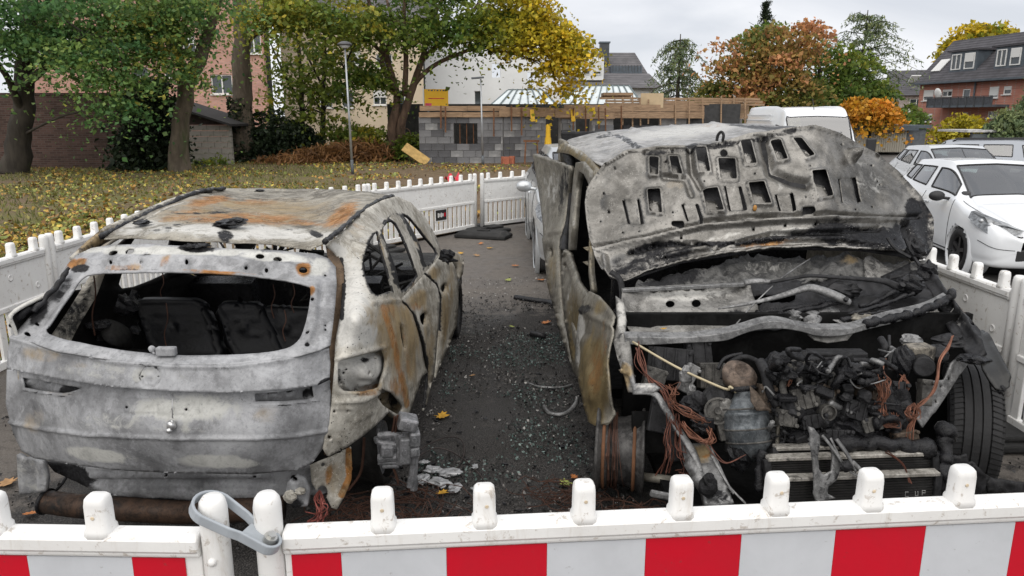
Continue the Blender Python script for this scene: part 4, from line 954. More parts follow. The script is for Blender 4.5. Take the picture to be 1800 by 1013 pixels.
def tree(name, label, trunks, blobs, lm, bk, per=60, spread=.35, leaf=(.13, .22), asp=1., flat=.62, droop=.6, group=None, cat='tree', twigs=True, huefn=None, seg=10):
    """trunks: list of (points, radii). blobs: (centre, radii, clusters, hue)"""
    base = Vector(trunks[0][0][0]) if trunks else Vector((blobs[0][0][0], blobs[0][0][1], 0)); base = Vector((base.x, base.y, 0)); t = thing(name, label, cat, base, 0, group)
    mb = MB()
    for pts, rs in trunks:
        pp = catmull(pts, 5); n = len(pp); rr = np.interp(np.linspace(0, 1, n), np.linspace(0, 1, len(rs)), rs)
        pp = [p+Vector((mnoise.noise(p*1.7), mnoise.noise(p*1.7+Vector((9, 0, 0))), 0))*float(r_)*.35 for p, r_ in zip(pp, rr)]
        mb.tube(pp, [float(q) for q in rr], seg)
    if twigs and trunks:
        tips = [Vector(q) for pts, _ in trunks for q in pts[1:]]
        for b in blobs:
            for _ in range(max(2, b[2]//14)):
                e = Vector(b[0])+Vector([random.uniform(-.75, .75)*q for q in b[1]]); s_ = min(tips, key=lambda q: (q-e).length+max(0, q.z-e.z)*1.5)
                mid = s_.lerp(e, .5)+Vector((random.uniform(-.3, .3), random.uniform(-.3, .3), .25)); ln = (e-s_).length; r0 = min(.05, .012*ln+.012)
                mb.tube(catmull([s_, mid, e], 4), [r0*(1-i/8*.8) for i in range(9)], 5)
    if mb.v: 
        o = mb.build('trunk', bk, t, True, True, fix=False)
    p, h = crown_pts(blobs, per, spread)
    k = p[:, 2] > .05; p = p[k]; h = h[k]
    if huefn is not None: h = huefn(p, h)
    c = tri_leaves('crown', p, np.clip(np.exp(rng.normal(size=len(p))*.32)*(leaf[0]+leaf[1])*.5, leaf[0]*.6, leaf[1]*1.35), lm, h, flat, asp, parent=t, droop=droop)
    c.matrix_parent_inverse = rootm(t).inverted()
    return t
def B(px, py, Y, rx, ry, rz, n, hue=.4): p = P(px, py, Y); return ((p.x, p.y, p.z), (rx, ry, rz), n, hue)
def S(*q): return [P(*a) if len(a) == 3 else Vector(a) for a in q]
g0 = lambda px, py, z=-.05: PZ(px, py, z)
# leftmost dark maple
b = g0(22, 309)
tree('broad_maple_tree', 'broad dark green maple at the left picture edge', [([b, P(35, 240, b.y), P(42, 150, b.y), P(50, 60, b.y), P(60, -60, b.y)], [.48, .36, .30, .24, .15]), (S((42, 150, b.y), (90, 110, b.y-1), (150, 60, b.y-2)), [.16, .10, .04]), (S((38, 200, b.y), (10, 130, b.y-1), (-40, 80, b.y-2)), [.14, .09, .04])],
     [B(40, 20, b.y-1, 2.2, 2, .9, 28, .34), B(130, 20, b.y-1.5, 2.0, 1.6, .8, 26, .38), B(185, 80, b.y-2, 1.1, 1.2, .5, 15, .48), B(130, 95, b.y-2.2, 1.3, 1.2, .4, 12, .4), B(200, 130, b.y-2.4, .7, .8, .3, 8, .5), B(60, 85, b.y-1.5, 1.3, 1.4, .35, 12, .3), B(5, 70, b.y-1.5, 1.3, 1.5, .5, 15, .32), B(210, 185, b.y-2.5, .45, .5, .15, 4, .4), B(40, -50, b.y, 2.6, 2, 1.0, 20, .3)], G1, BK_D, 120, .42, (.08, .15), 1.1)
b = g0(313, 306)
tree('forked_maple_tree', 'forked maple with sinewy pale trunk in front of the shed', [([b, P(316, 250, b.y), P(322, 190, b.y), P(330, 140, b.y), P(352, 100, b.y), P(372, 40, b.y), P(392, -30, b.y)], [.42, .30, .27, .26, .22, .17, .12]), (S((328, 145, b.y), (315, 100, b.y), (300, 50, b.y+.3), (290, -30, b.y+.5)), [.2, .14, .12, .08]), (S((350, 105, b.y), (320, 90, b.y-.6), (270, 60, b.y-1.5)), [.12, .07, .03])],
     [B(235, 40, b.y-1.5, 1.2, 1.2, .5, 24, .58), B(280, 85, b.y-1.6, .9, 1, .42, 17, .58), B(300, 25, b.y-.5, 1.3, 1.4, .6, 20, .5), B(270, 0, b.y-1, 1.9, 1.5, .7, 28, .48), B(370, 5, b.y+.5, 1.1, 1.3, .5, 12, .5), B(305, 118, b.y-1.8, .5, .5, .35, 8, .55), B(310, -60, b.y, 2.2, 1.8, .8, 16, .4)], G1, BK_M, 105, .40, (.08, .15), 1.1)
b = g0(432, 288)
tree('ivy_clad_tree', 'straight tall tree with ivy around its trunk foot', [([b, P(428, 220, b.y), P(424, 140, b.y), P(426, 70, b.y), P(424, 0, b.y), P(424, -80, b.y)], [.50, .42, .38, .33, .3, .24]), (S((426, 75, b.y), (455, 55, b.y-.5), (490, 38, b.y-1)), [.15, .12, .05])],
     [B(470, 10, b.y-2, 1.2, 1.2, .5, 13, .58), B(510, 22, b.y-2, 1.4, 1.3, .5, 16, .58), B(560, 15, b.y-1.5, 1.5, 1.5, .7, 20, .58), B(620, 35, b.y-1, 1.4, 1.5, .6, 17, .52), B(480, -60, b.y, 3., 2, .8, 16, .45)], G2, BK_M, 70, .42, (.11, .19), 1.1)
iv = rng.random((2600, 3)); an = iv[:, 0]*6.28; zz_ = iv[:, 1]**1.5*2.6; rr_ = .48-.03*zz_+.06*iv[:, 2]
o = tri_leaves('ivy', np.c_[b.x-.03*zz_+rr_*np.cos(an), b.y+rr_*np.sin(an), zz_], rng.uniform(.08, .14, 2600), G4, rng.random(2600), 1., 1.1, 'dark ivy wrapped round the foot of the straight tall tree', 'ivy')
for px, top, lb, hs in ((533, (520, 20), 'left one of the two slim young trees by the brush pile', 1), (566, (574, 10), 'right one of the two slim young trees by the brush pile', -1)):
    b = g0(px, 282); tree('slim_young_tree', lb, [([b, P(px-2*hs, 200, b.y), P((px+top[0])/2, 110, b.y), P(*top, b.y)], [.16, .11, .085, .05]), (S((px-2*hs, 190, b.y), (px-38*hs, 120, b.y-.5), (px-60*hs, 70, b.y-.5)), [.07, .05, .02]), (S((px, 150, b.y), (px+30*hs, 90, b.y), (px+45*hs, 50, b.y)), [.06, .04, .02])],
         [B(px-30*hs, 120, b.y-1, 1.4, 1.2, .5, 12, .48), B(px+20*hs, 150, b.y-1, 1.3, 1.2, .4, 10, .5), B(px-35*hs, 170, b.y-1.2, 1., 1.0, .3, 8, .52), B(px+10, 80, b.y, 1.8, 1.5, .7, 15, .48), B(px-10, 205, b.y-1.2, 1.0, 1, .22, 6, .52), B(px+30, 40, b.y, 1.7, 1.5, .6, 13, .52)], G2, BK_D, 30, .42, (.14, .24), .9, group='slim young trees by the brush pile')
# multi-stemmed tree turning yellow
b = g0(690, 282); Yb = b.y-1.5; bb = PZ(688, 284, -.05)
def hf(p, h):  # leaves turn yellow toward the outer right of the crown
    x0 = P(800, 100, Yb).x; x1 = P(960, 100, Yb).x; return np.clip(.16+.58*np.clip((p[:, 0]-x0)/(x1-x0), 0, 1)+(h-.4)*.8, 0, 1)
tree('multi_stemmed_tree', 'multi stemmed tree with green leaves turning yellow on the right', [([bb, P(690, 220, Yb), P(697, 170, Yb), P(680, 100, Yb), P(655, 30, Yb), P(640, -40, Yb)], [.30, .2, .15, .12, .09, .05]), ([bb+Vector((.5, 0, 0)), P(705, 225, Yb), P(722, 165, Yb), P(742, 105, Yb), P(757, 40, Yb), P(790, -20, Yb)], [.26, .19, .16, .12, .09, .05]), (S((712, 170, Yb), (713, 100, Yb), (710, 30, Yb), (715, -40, Yb)), [.13, .1, .08, .05]), (S((727, 150, Yb), (760, 117, Yb), (800, 98, Yb-.5), (845, 84, Yb-1), (900, 95, Yb-1)), [.11, .09, .08, .06, .03]), (S((697, 165, Yb), (672, 110, Yb), (690, 60, Yb), (680, 0, Yb)), [.13, .11, .08, .05]), (S((742, 105, Yb), (790, 60, Yb-.5), (830, 20, Yb-1)), [.11, .08, .04]), (S((680, 100, Yb), (640, 70, Yb-.5), (600, 90, Yb-1)), [.09, .06, .02])],
     [B(640, 50, Yb, 1.4, 1.4, .7, 15, .4), B(700, 30, Yb-.5, 1.4, 1.4, .7, 16, .4), B(760, 50, Yb-1, 1.4, 1.4, .6, 22, .4), B(820, 35, Yb-1, 1.6, 1.5, .8, 32, .4), B(880, 50, Yb-1.5, 1.5, 1.4, .8, 36, .4), B(935, 55, Yb-1.8, 1.4, 1.3, .7, 32, .4), B(1000, 75, Yb-2, .9, 1.0, .6, 28, .4), B(985, 115, Yb-2, .5, .6, .35, 9, .4), B(988, 150, Yb-2, .25, .3, .25, 6, .45), B(910, 20, Yb-1, 1.5, 1.5, .8, 60, .4), B(720, -30, Yb, 2.6, 2., .8, 24, .4), B(860, -30, Yb, 2., 1.8, .7, 24, .4), B(640, 130, Yb-1, 1.0, 1, .5, 22, .4), B(720, 250, Yb-.3, .5, .5, .35, 14, .4)], G3, BK_R, 74, .38, (.11, .19), 1.1, huefn=hf)
# evergreens and hedges on the left
def bush(name, label, blobs, lm, per=60, spread=.28, leaf=(.1, .18), asp=.9, cat='bush', trunks=None, group=None, droop=.2, flat=1.): return tree(name, label, trunks or [([Vector((blobs[0][0][0], blobs[0][0][1], 0)), Vector((blobs[0][0][0], blobs[0][0][1], blobs[0][0][2]))], [.1, .05])], blobs, lm, BK_D, per, spread, leaf, asp, flat, droop, group, cat, False)
bush('ivy_covered_mass', 'tall dark ivy mass between the brick wall and forked maple', [B(258, 250, 26.2, .75, .6, .8, 50, .4), B(256, 205, 26.2, .65, .6, .8, 44, .4), B(264, 165, 26.4, .5, .6, .6, 30, .5), B(243, 275, 26, .5, .5, .35, 22, .4)], G4, 70, .3, (.11, .2))
bush('yew_hedge', 'rounded dark hedge right of the ivy clad tree', [B(480, 240, 31.5, 1.05, .8, 1.0, 80, .4), B(520, 245, 31.8, .8, .8, .85, 50, .4), B(460, 260, 31.4, .6, .7, .6, 30, .4)], G4, 70, .3, (.1, .18))
bush('brush_pile', 'brown pile of dry brush and fern behind the lamp post', [B(585, 268, 30.8, 1.6, .8, .35, 50, .5), B(640, 262, 31.2, 1.2, .8, .4, 40, .5), B(540, 275, 30.2, 1.0, .7, .25, 26, .4), B(500, 280, 29.6, 1.2, .6, .15, 22, .5)], G9, 40, .32, (.2, .45), .25, 'brush pile', droop=0)
bush('green_shrub', 'low green shrub behind the lamp post', [B(620, 232, 32.5, 1.4, .7, .5, 34, .5), B(650, 245, 32, .8, .6, .4, 20, .6)], G2, 36, .3, (.14, .22))
bush('mossy_weeds', 'small green weeds at the shed foot', [B(355, 283, 28.3, .5, .3, .14, 10, .4), B(388, 280, 28.4, .35, .3, .16, 8, .4)], G2, 30, .15, (.08, .13))
# right background
def conifer(name, label, px, py, Y, ztop_py, wpx, lm, n=16, droop=.35, per=46, dens_=1., pw=.75):
    b = P(px, py, Y); b.z = 0; zt_ = P(px, ztop_py, Y).z; wm = wpx/1300*Y; t = thing(name, label, 'tree', b); mb = MB(); mb.tube([b, b+Vector((0, 0, zt_))], [.22, .03], 8); ps = []
    for i in range(n):
        f = (i+.5)/n; z = zt_*(.12+.86*f); ln = wm*(1-f)**pw+.15
        for k in range(int((7+random.random()*3)*dens_)):
            a = random.random()*6.28; l_ = ln*random.uniform(.35, 1.2); e = b+Vector((math.cos(a)*l_, math.sin(a)*l_, z-l_*droop+random.uniform(-.2, .2))); s_ = b+Vector((0, 0, z))
            mid = s_.lerp(e, .55)+Vector((0, 0, l_*.16)); mb.tube([s_, mid, e], [.035, .025, .008], 4); cv = catmull([s_, mid, e], per//2)
            for q in cv[per//5:]: ps.append((q.x+random.gauss(0, .10), q.y+random.gauss(0, .10), q.z-abs(random.gauss(0, .22))))
    mb.build('trunk', BK_D, t, True, True, fix=False); ps = np.array(ps); c = tri_leaves('crown', ps, rng.uniform(.2, .42, len(ps)), lm, rng.random(len(ps)), 1., .3, parent=t, droop=1.2); c.matrix_parent_inverse = rootm(t).inverted()
conifer('weeping_cedar', 'feathery weeping conifer right of the white house', 1188, 230, 50, 60, 84, G5, 14, .5, 52, 1.1, .36)
conifer('spruce_tree', 'dark pointed spruce tip above the copper leaved tree', 1331, 230, 58, -8, 26, G4, 18, .35, 40)
conifer('dark_conifer', 'dense dark conifer at the right picture edge', 1812, 260, 34, 88, 38, G5, 18, .3, 44, 1.2)
def bt(px0, py0, Y, stems): return [([PZ(px0, 246, 0)*0+Vector((P(px0, py0, Y).x, Y, 0)), P(px0, py0, Y), P(px0+stems[0][0], stems[0][1], Y)], [.3, .22, .06])]+[(S((px0, py0, Y), (px0+dx_, py_, Y)), [.15, .04]) for dx_, py_ in stems[1:]]
tree('copper_leaved_tree', 'bushy tree with copper and pink autumn leaves behind the van', bt(1350, 190, 46, [(0, 70), (-50, 110), (60, 80), (20, 120)]), [B(1300, 120, 46, 1.4, 1.3, .9, 28, 0.19), B(1345, 90, 46, 1.3, 1.2, .7, 26, 0.34), B(1400, 80, 45.5, 1.2, 1.2, .8, 26, 0.44), B(1325, 150, 45, 1.4, 1.3, .9, 30, 0.54), B(1385, 130, 45, 1.4, 1.3, .8, 28, 0.39), B(1430, 52, 46, .4, .5, .5, 9, 0.69), B(1412, 48, 46, .3, .4, .4, 5, 0.64), B(1290, 75, 46.5, .4, .5, .3, 5, 0.69), B(1262, 80, 46.5, .3, .4, .25, 3, 0.64), B(1300, 195, 45, 1.1, 1., .7, 16, 0.19), B(1255, 150, 46, .8, .8, .6, 13, 0.05), B(1238, 185, 46, .8, .8, .6, 12, 0.05), B(1360, 180, 44.5, 1.5, 1.2, .8, 22, 0.05), B(1420, 160, 44.8, 1.2, 1.1, .8, 18, 0.09), B(1360, 50, 46, .4, .5, .4, 6, 0.24), B(1330, 60, 46, .5, .5, .4, 7, 0.14), B(1285, 110, 45.6, .7, .7, .4, 10, 0.59), B(1370, 105, 44.8, .7, .7, .4, 10, 0.59)], G6, BK_D, 44, .5, (.15, .28), 1., .8, .5)
tree('green_mixed_tree', 'tall green tree with rust tints behind the copper leaved tree', bt(1440, 190, 49, [(0, 90), (-40, 120), (50, 100)]), [B(1440, 110, 49, 2.0, 1.7, 1.5, 50, .35), B(1490, 125, 49, 1.7, 1.5, 1.4, 40, .3), B(1390, 170, 48, 2.0, 1.6, 1.2, 40, .25), B(1460, 175, 48, 2.4, 1.6, 1.1, 44, .2), B(1540, 160, 49, 1.6, 1.4, 1.0, 30, .3), B(1270, 170, 48, 1.4, 1.3, 1.0, 26, .4), B(1240, 190, 48, 1.0, 1., .7, 18, .4), B(1340, 60, 49, 1.4, 1.3, 1.0, 24, .35)], G2, BK_D, 46, .5, (.16, .3), 1., .8, .5)
conifer('blue_cedar', 'light green cedar with arching branches left of the slate roofs', 1505, 220, 52, 18, 108, G5, 14, .10, 60, 1.2, .38)
bush('orange_shrub_tree', 'small orange leaved tree right of the white van', [B(1528, 190, 40, 1.25, 1., .55, 50, .7), B(1500, 195, 40, .7, .7, .4, 24, .6), B(1560, 200, 40, .6, .7, .4, 20, .8), B(1530, 212, 39.8, 1.0, .8, .3, 24, .2)], G7, 44, .3, (.13, .24), 1., 'tree', [([Vector((P(1530, 200, 40).x, 40, 0)), P(1530, 225, 40), P(1528, 195, 40)], [.12, .1, .05]), (S((1530, 225, 40), (1505, 200, 40)), [.07, .03]), (S((1530, 225, 40), (1555, 202, 40)), [.07, .03])], droop=.5)
bush('green_background_shrub', 'low green shrubs below the brick apartment house', [B(1580, 215, 46, 1.3, 1, .8, 36, .3), B(1600, 205, 48, 1.0, 1, .8, 26, .35), B(1555, 225, 44, .9, .8, .5, 20, .3)], G2, 44, .3, (.15, .26))
bush('yellow_shrub', 'yellow green shrub in front of the brick apartment house', [B(1690, 220, 44, 1.3, 1., .6, 34, .6), B(1668, 230, 44, .8, .9, .45, 18, .5), B(1718, 226, 44, .8, .9, .5, 18, .6)], G8, 44, .3, (.15, .26))
bush('hanging_green_bush', 'hanging grey green bush at the right edge above the bins', [B(1775, 235, 34, 1.0, .9, .8, 60, .5), B(1790, 210, 34, .8, .8, .6, 40, .6), B(1765, 258, 33.8, .6, .6, .5, 26, .4), B(1795, 260, 33.8, .6, .6, .5, 26, .3)], G5, 60, .22, (.13, .28), .5, droop=1.5)
tree('roofside_tree', 'olive tree crown rising behind the apartment roof', bt(1730, 60, 80, [(0, 50)]), [B(1730, 65, 80, 3.0, 2.5, 1.3, 60, .6), B(1700, 72, 80, 1.6, 1.5, .7, 24, .6), B(1762, 70, 80, 1.4, 1.4, .7, 20, .7)], G3, BK_D, 46, .7, (.3, .55), 1., 1., .5)
# ================================================================== intact vehicles
def paint_mat(name, c, rough=.25, metal=0., dirt=.2):
    if name in MC: return MC[name]
    t = NT(name); n1 = t.noise(2, 5, .6); col = t.mix(t.math('MULTIPLY', t.step(n1, .5, .8), dirt), c, mul(c, .72))
    MC[name] = t.fin(col, rough, metal, None, .5, Coat_Weight=.5, Coat_Roughness=.08); return MC[name]
def _carglass():
    t = NT('car_glass'); gl = t.n('ShaderNodeBsdfGlossy'); gl.inputs['Roughness'].default_value = .02; tr = t.n('ShaderNodeBsdfTransparent'); tr.inputs[0].default_value = (.50, .58, .56, 1)
    fr = t.n('ShaderNodeFresnel'); fr.inputs[0].default_value = 1.5; mx = t.n('ShaderNodeMixShader'); f = t.math('MULTIPLY', t.math('ADD', fr.outputs[0], .14), 1.4); t.set(mx.inputs[0], f)
    t.t.links.new(tr.outputs[0], mx.inputs[1]); t.t.links.new(gl.outputs[0], mx.inputs[2]); t.t.links.new(mx.outputs[0], t.out.inputs[0]); return t.m
M_CARG = _carglass(); M_TRIM = simple('black_trim', (.02, .02, .021), .5, 0, .2, 6, 0); M_TYRE = simple('tyre', (.02, .02, .021), .7, 0, .25, 8, .2, 60)
M_ALLOY = simple('alloy', (.45, .46, .47), .35, .8, .1, 5, 0); M_DARKALLOY = simple('dark_alloy', (.03, .03, .032), .35, .4, .1, 5, 0); M_LENS = simple('lamp_lens', (.20, .21, .22), .06, .3, .6, 22, 0, spec=.8); M_DKLENS = simple('lamp_inner', (.05, .05, .055), .2)
def wheel(parent, c, axis, r, w, rimm, name='wheel', seg=36, spokes=5, world=False):
    ax = Vector(axis).normalized(); c = Vector(c); m = MB()
    m.rev([(r*.64, -w*.42), (r*.80, -w*.5), (r*.95, -w*.47), (r, -w*.36), (r, -w*.02), (r*.985, 0), (r, w*.02), (r, w*.36), (r*.95, w*.47), (r*.80, w*.5), (r*.64, w*.42), (r*.62, w*.2), (r*.62, -w*.2), (r*.64, -w*.42)], c, ax, seg)
    o = m.build(name, M_TYRE, parent, world, True); q = MB(); q.rev([(r*.64, w*.44), (r*.60, w*.40), (r*.56, w*.15), (r*.56, -w*.3), (r*.62, -w*.4)], c, ax, seg); u = ax.orthogonal().normalized(); v = ax.cross(u)
    for k in range(spokes):
        a = 2*math.pi*k/spokes; d = u*math.cos(a)+v*math.sin(a); q.beam(c+ax*w*.30+d*r*.08, c+ax*w*.36+d*r*.6, r*.17, w*.14, ax)
    q.cyl(c+ax*w*.2, c+ax*w*.38, r*.16, r*.13, 14); q.build('rim', rimm, o, world, False)
    d = MB(); d.cyl(c-ax*w*.05, c+ax*w*.02, r*.55, seg=20); d.build('brake_disc', M_TRIM, o, world, False); return o
def car(name, label, st, loc, heading, wheels, r, paint, scale=1., glassr=(), group=None, nu=7, nv=5, rimm=None, cat='car', extra=None, z0=-.15):
    t = thing(name, label, cat, (loc[0], loc[1], z0), math.atan2(heading[1], heading[0]), group); t.scale = scale if isinstance(scale, tuple) else (scale,)*3
    rows = []
    for s_ in st:
        xb, xr, hw, zb, zs, zt, gb, gr, zr = s_; zm = zb+(zs-zb)*.55
        rows.append([(xb, 0, zb), (xb, hw*.86, zb), (xb, hw*.975, zb+.1), (xb, hw, zm), (xb, hw*.985, zs), (xb+(xr-xb)*.12, gb, zt), (xr+(xb-xr)*.06, gr, zr-.055), (xr, gr*.84, zr-.008), (xr, 0, zr+.018)])
    A = np.array(rows, float)
    def cm(A, n):
        out = []
        for i in range(len(A)-1):
            p0, p1, p2, p3 = A[max(i-1, 0)], A[i], A[i+1], A[min(i+2, len(A)-1)]
            for k in range(n):
                q = k/n; out.append(.5*((2*p1)+(p2-p0)*q+(2*p0-5*p1+4*p2-p3)*q*q+(3*p1-p0-3*p2+p3)*q**3))
        out.append(A[-1]); return np.array(out)
    G = cm(A, nu); G = np.swapaxes(cm(np.swapaxes(G, 0, 1), nv), 0, 1); NU, NV = G.shape[:2]
    full = np.concatenate([G, (G[:, ::-1]*np.array([1, -1, 1]))[:, 1:-1]], 1); M2 = full.shape[1]; V = full.reshape(-1, 3)
    groups = {}
    for i in range(NU-1):
        for k in range(M2):
            kk = (k+1) % M2; vc = (k+.5)/nv if k < NV-1 else (2*(NV-1)-k-.5)/nv; uc = (i+.5)/nu; f = (i*M2+k, i*M2+kk, (i+1)*M2+kk, (i+1)*M2+k); cen = V[list(f)].mean(0)
            if vc < 4.2 and abs(cen[1]) > .3 and any((cen[0]-wx)**2+(cen[2]-r)**2 < (r*1.13)**2 for wx in wheels): continue
            key = 'body'
            for gi, (nm, u0, u1, v0, v1) in enumerate(glassr):
                if u0 < uc < u1 and v0 < vc < v1: key = (nm, gi, (k < NV-1) if v1 < 6.2 else 0)
            groups.setdefault(key, []).append(f)
    bodyo = None
    for key, fs in sorted(groups.items(), key=lambda q: q[0] != 'body'):
        F = np.array(fs); us, inv_ = np.unique(F.ravel(), return_inverse=True); me = npmesh('b', V[us], inv_.reshape(F.shape)[:, ::-1]); nm = 'body' if key == 'body' else key[0]; me.name = nm
        o = link(nm, me, paint if key == 'body' else (M_TRIM if nm == 'grille' else M_CARG), t, False, True); bm = bmesh.new(); bm.from_mesh(me); bmesh.ops.recalc_face_normals(bm, faces=bm.faces); bm.to_mesh(me); bm.free()
        if key != 'body':   # rubber seal round each pane
            edges = {}
            for f in F:
                for a, b in zip(f, np.roll(f, -1)): e = (min(a, b), max(a, b)); edges[e] = edges.get(e, 0)+1
            mb = MB()
            for (a, b), n_ in edges.items():
                if n_ == 1: mb.beam(V[a], V[b], .022, .022)
            if nm != 'grille': mb.build('seal', M_TRIM, o)
    hwid = max(s_[2] for s_ in st)
    F = np.array(groups['body']); us, inv_ = np.unique(F.ravel(), return_inverse=True); X = V[us].copy(); X[:, 1] *= .965; X[:, 2] = np.where(X[:, 2] > .6, X[:, 2]-.03, X[:, 2]+.03); X[:, 0] = np.clip(X[:, 0]*.99, X[:, 0].min()+.05, X[:, 0].max()-.05)
    link('inner_lining', npmesh('inner_lining', X, inv_.reshape(F.shape)), simple('cabin_lining', (.045, .045, .047), .8), t, False, True)
    k_ = (wheels[0]+wheels[1])/2; zs_ = max(s_[5] for s_ in st)
    for x_ in (k_+.05, k_-.85):
        for y_ in (.36, -.36):
            m = MB(); m.box((x_, y_, zs_-.28), (.14, .46, .62), m=Matrix.Rotation(R(-14), 3, 'Y')); m.box((x_+.22, y_, zs_-.5), (.5, .46, .14)); m.box((x_-.1, y_, zs_+.12), (.08, .24, .17)); m.build('seat', simple('car_seat', (.03, .03, .032), .8), t, bevel=.04)
    m = MB(); m.box((wheels[0]-.62, 0, zs_-.12), (.35, hwid*1.6, .2)); m.build('dashboard', MC['cabin_lining'], t, bevel=.05); m = MB(); m.rev([(.17, -.012), (.19, 0), (.17, .012)], (wheels[0]-.92, .36, zs_-.06), (-.9, 0, .4), 20); m.build('steering_wheel', M_TRIM, t, False, True)
    for wx in wheels:
        for sg in (1, -1):
            wheel(t, (wx, sg*(hwid-.115), r), (0, sg, 0), r, .21, rimm or M_ALLOY)
            m = MB(); m.rev([(r*1.09, -.3), (r*1.09, .012), (r*1.13, .024), (r*1.30, .012), (r*1.36, -.03)], (wx, sg*(hwid-.03), r), (0, sg, 0), 28); m.build('arch_lip', paint, t, False, True)
            m = MB(); m.cyl((wx, sg*(hwid-.5), r), (wx, sg*(hwid-.34), r), r*1.13, seg=24); m.build('wheel_well', M_TRIM, t)
    MB().box(((wheels[0]+wheels[1])/2, 0, .27), (abs(wheels[0]-wheels[1])*.7, hwid*1.4, .1)).build('underbody', M_TRIM, t)
    if extra: extra(t, hwid, G)
    return t
HATCH = [(.82, .80, .42, .32, .50, .56, .40, .34, .60), (.77, .73, .70, .22, .56, .67, .62, .46, .70), (.52, .52, .82, .20, .66, .80, .74, .55, .84), (.02, .02, .86, .20, .74, .89, .78, .60, .94), (-.30, -.28, .86, .2, .79, .96, .79, .62, 1.0), (-.55, -1.12, .86, .2, .82, .98, .79, .56, 1.42), (-1.50, -1.55, .86, .2, .84, 1.0, .79, .58, 1.475), (-2.25, -2.25, .86, .2, .88, 1.05, .78, .56, 1.45), (-2.75, -2.75, .85, .25, .9, 1.1, .74, .53, 1.40), (-3.05, -2.95, .80, .3, .88, 1.05, .68, .5, 1.15), (-3.15, -3.12, .6, .35, .75, .85, .55, .4, .9)]
GLH = [('windscreen', 4.15, 4.95, 6.2, 8.1), ('side_window', 4.5, 5.9, 5.2, 5.85), ('side_window', 6.08, 7.0, 5.2, 5.85), ('side_window', 7.1, 7.7, 5.25, 5.8), ('rear_window', 8.1, 8.9, 6.2, 8.1)]
def hatch_extra(lens=True, mirror=M_TRIM):
    def ex(t, hw, G):
        for sg in (1, -1):
            m = MB(); m.ell((-.62, sg*(hw+.10), 1.0), (.07, .11, .075), 14, 10); m.beam((-.60, sg*(hw-.08), .96), (-.61, sg*(hw+.05), .98), .05, .04); m.build('wing_mirror', mirror, t, False, True)
            # swept-back head lamp lying on the front corner
            pts = [(.76, .40, .70), (.70, .58, .76), (.52, .76, .84), (.26, .83, .885), (.28, .865, .80), (.46, .855, .73), (.64, .76, .64), (.76, .54, .60)]
            c = Vector((0, 0, 0)); m = MB(); n = len(pts); out = [Vector((x+.012, sg*(y+.012), z)) for x, y, z in pts]; inn = [Vector((x-.10, sg*(y-.09), z)) for x, y, z in pts]; cen = sum(out, Vector())/n+Vector((.04, sg*.035, .012))
            m.add(out+inn+[cen], [(i, (i+1) % n, 2*n) for i in range(n)]+[(i, i+n, (i+1) % n+n, (i+1) % n) for i in range(n)]); hl = m.build('headlight', M_LENS, t, False, False)
            for q, rr in ((.38, .05), (.62, .04)): p = out[0].lerp(out[3], q).lerp(out[6].lerp(out[4], q), .45)+Vector((.03, sg*.03, .0)); MB().ell(p, (rr, rr, rr)).build('reflector', M_ALLOY, hl, False, True)
            m = MB(); m.beam((.60, sg*.73, .42), (.70, sg*.55, .40), .05, .07); m.build('fog_lamp_recess', M_TRIM, t, bevel=.01)
            m = MB(); m.beam((-1.35, sg*(hw+.003), .86), (-1.20, sg*(hw+.003), .865), .03, .03); m.build('door_handle', MC.get('white_car_paint') or M_TRIM, t, bevel=.008)
            nu_, nv_ = 7, 5; fl = lambda p: Vector((p[0], sg*p[1], p[2]))
            for u_, v0_, v1_ in ((4.55, 1.6, 5.1), (6.0, 1.6, 5.1), (7.15, 2.6, 5.1)):
                m = MB(); m.tube([fl(G[int(u_*nu_), k]) for k in range(int(v0_*nv_), int(v1_*nv_)+1)], .006, 4); m.build('door_seam', M_TRIM, t)
            m = MB(); m.tube([fl(G[k, int(5.4*nv_)]) for k in range(int(1.5*nu_), 4*nu_+1)], .006, 4); m.build('bonnet_seam', M_TRIM, t)
            m = MB(); m.tube([fl(G[k, int(3.5*nv_)])+Vector((0, sg*.002, 0)) for k in range(int(.4*nu_), int(2.2*nu_))], .005, 4); m.build('bumper_seam', M_TRIM, t)
            m = MB(); m.tube([fl(G[k, int(1.9*nv_)]) for k in range(int(3.6*nu_), int(7.4*nu_))], .012, 5); m.build('sill_strip', M_TRIM, t)
            m = MB(); m.ell((-3.02, sg*.66, .85), (.05, .10, .17)); m.build('tail_lamp', simple('red_lens', (.35, .01, .01), .15), t, False, True)
        m = MB(); m.rev([(0, .012), (.045, .012), (.055, 0)], (.80, 0, .615), (1, 0, .4), 20); m.build('badge', M_ALLOY, t, False, True); MB().box((.795, 0, .60), (.03, .62, .045)).build('upper_grille', M_TRIM, t, bevel=.01)
        MB().box((.79, 0, .38), (.06, .95, .16)).build('lower_grille', M_TRIM, t, bevel=.02); MB().box((.815, 0, .52), (.02, .5, .1)).build('number_plate', M_FRW, t)
        MB().tube([(-.36, .05, 1.0), (-.42, .3, 1.03), (-.48, .55, 1.05)], .012, 6).build('wiper', M_TRIM, t); MB().tube([(-.33, -.5, .99), (-.42, -.2, 1.035), (-.46, .05, 1.055)], .012, 6).build('wiper', M_TRIM, t)
        MB().tube([(-2.2, 0, 1.46), (-2.42, 0, 1.62)], .006, 5).build('aerial', M_TRIM, t)
    return ex
PW = paint_mat('white_car_paint', (.72, .74, .76), .22); PS = paint_mat('silver_car_paint', (.50, .52, .53), .3, .5); PG = paint_mat('grey_silver_paint', (.24, .26, .29), .3, .5)
wf = PZ(1690, 478, -.15); hd = Vector((-.16, -.987)); lf = Vector((-hd.y, hd.x))
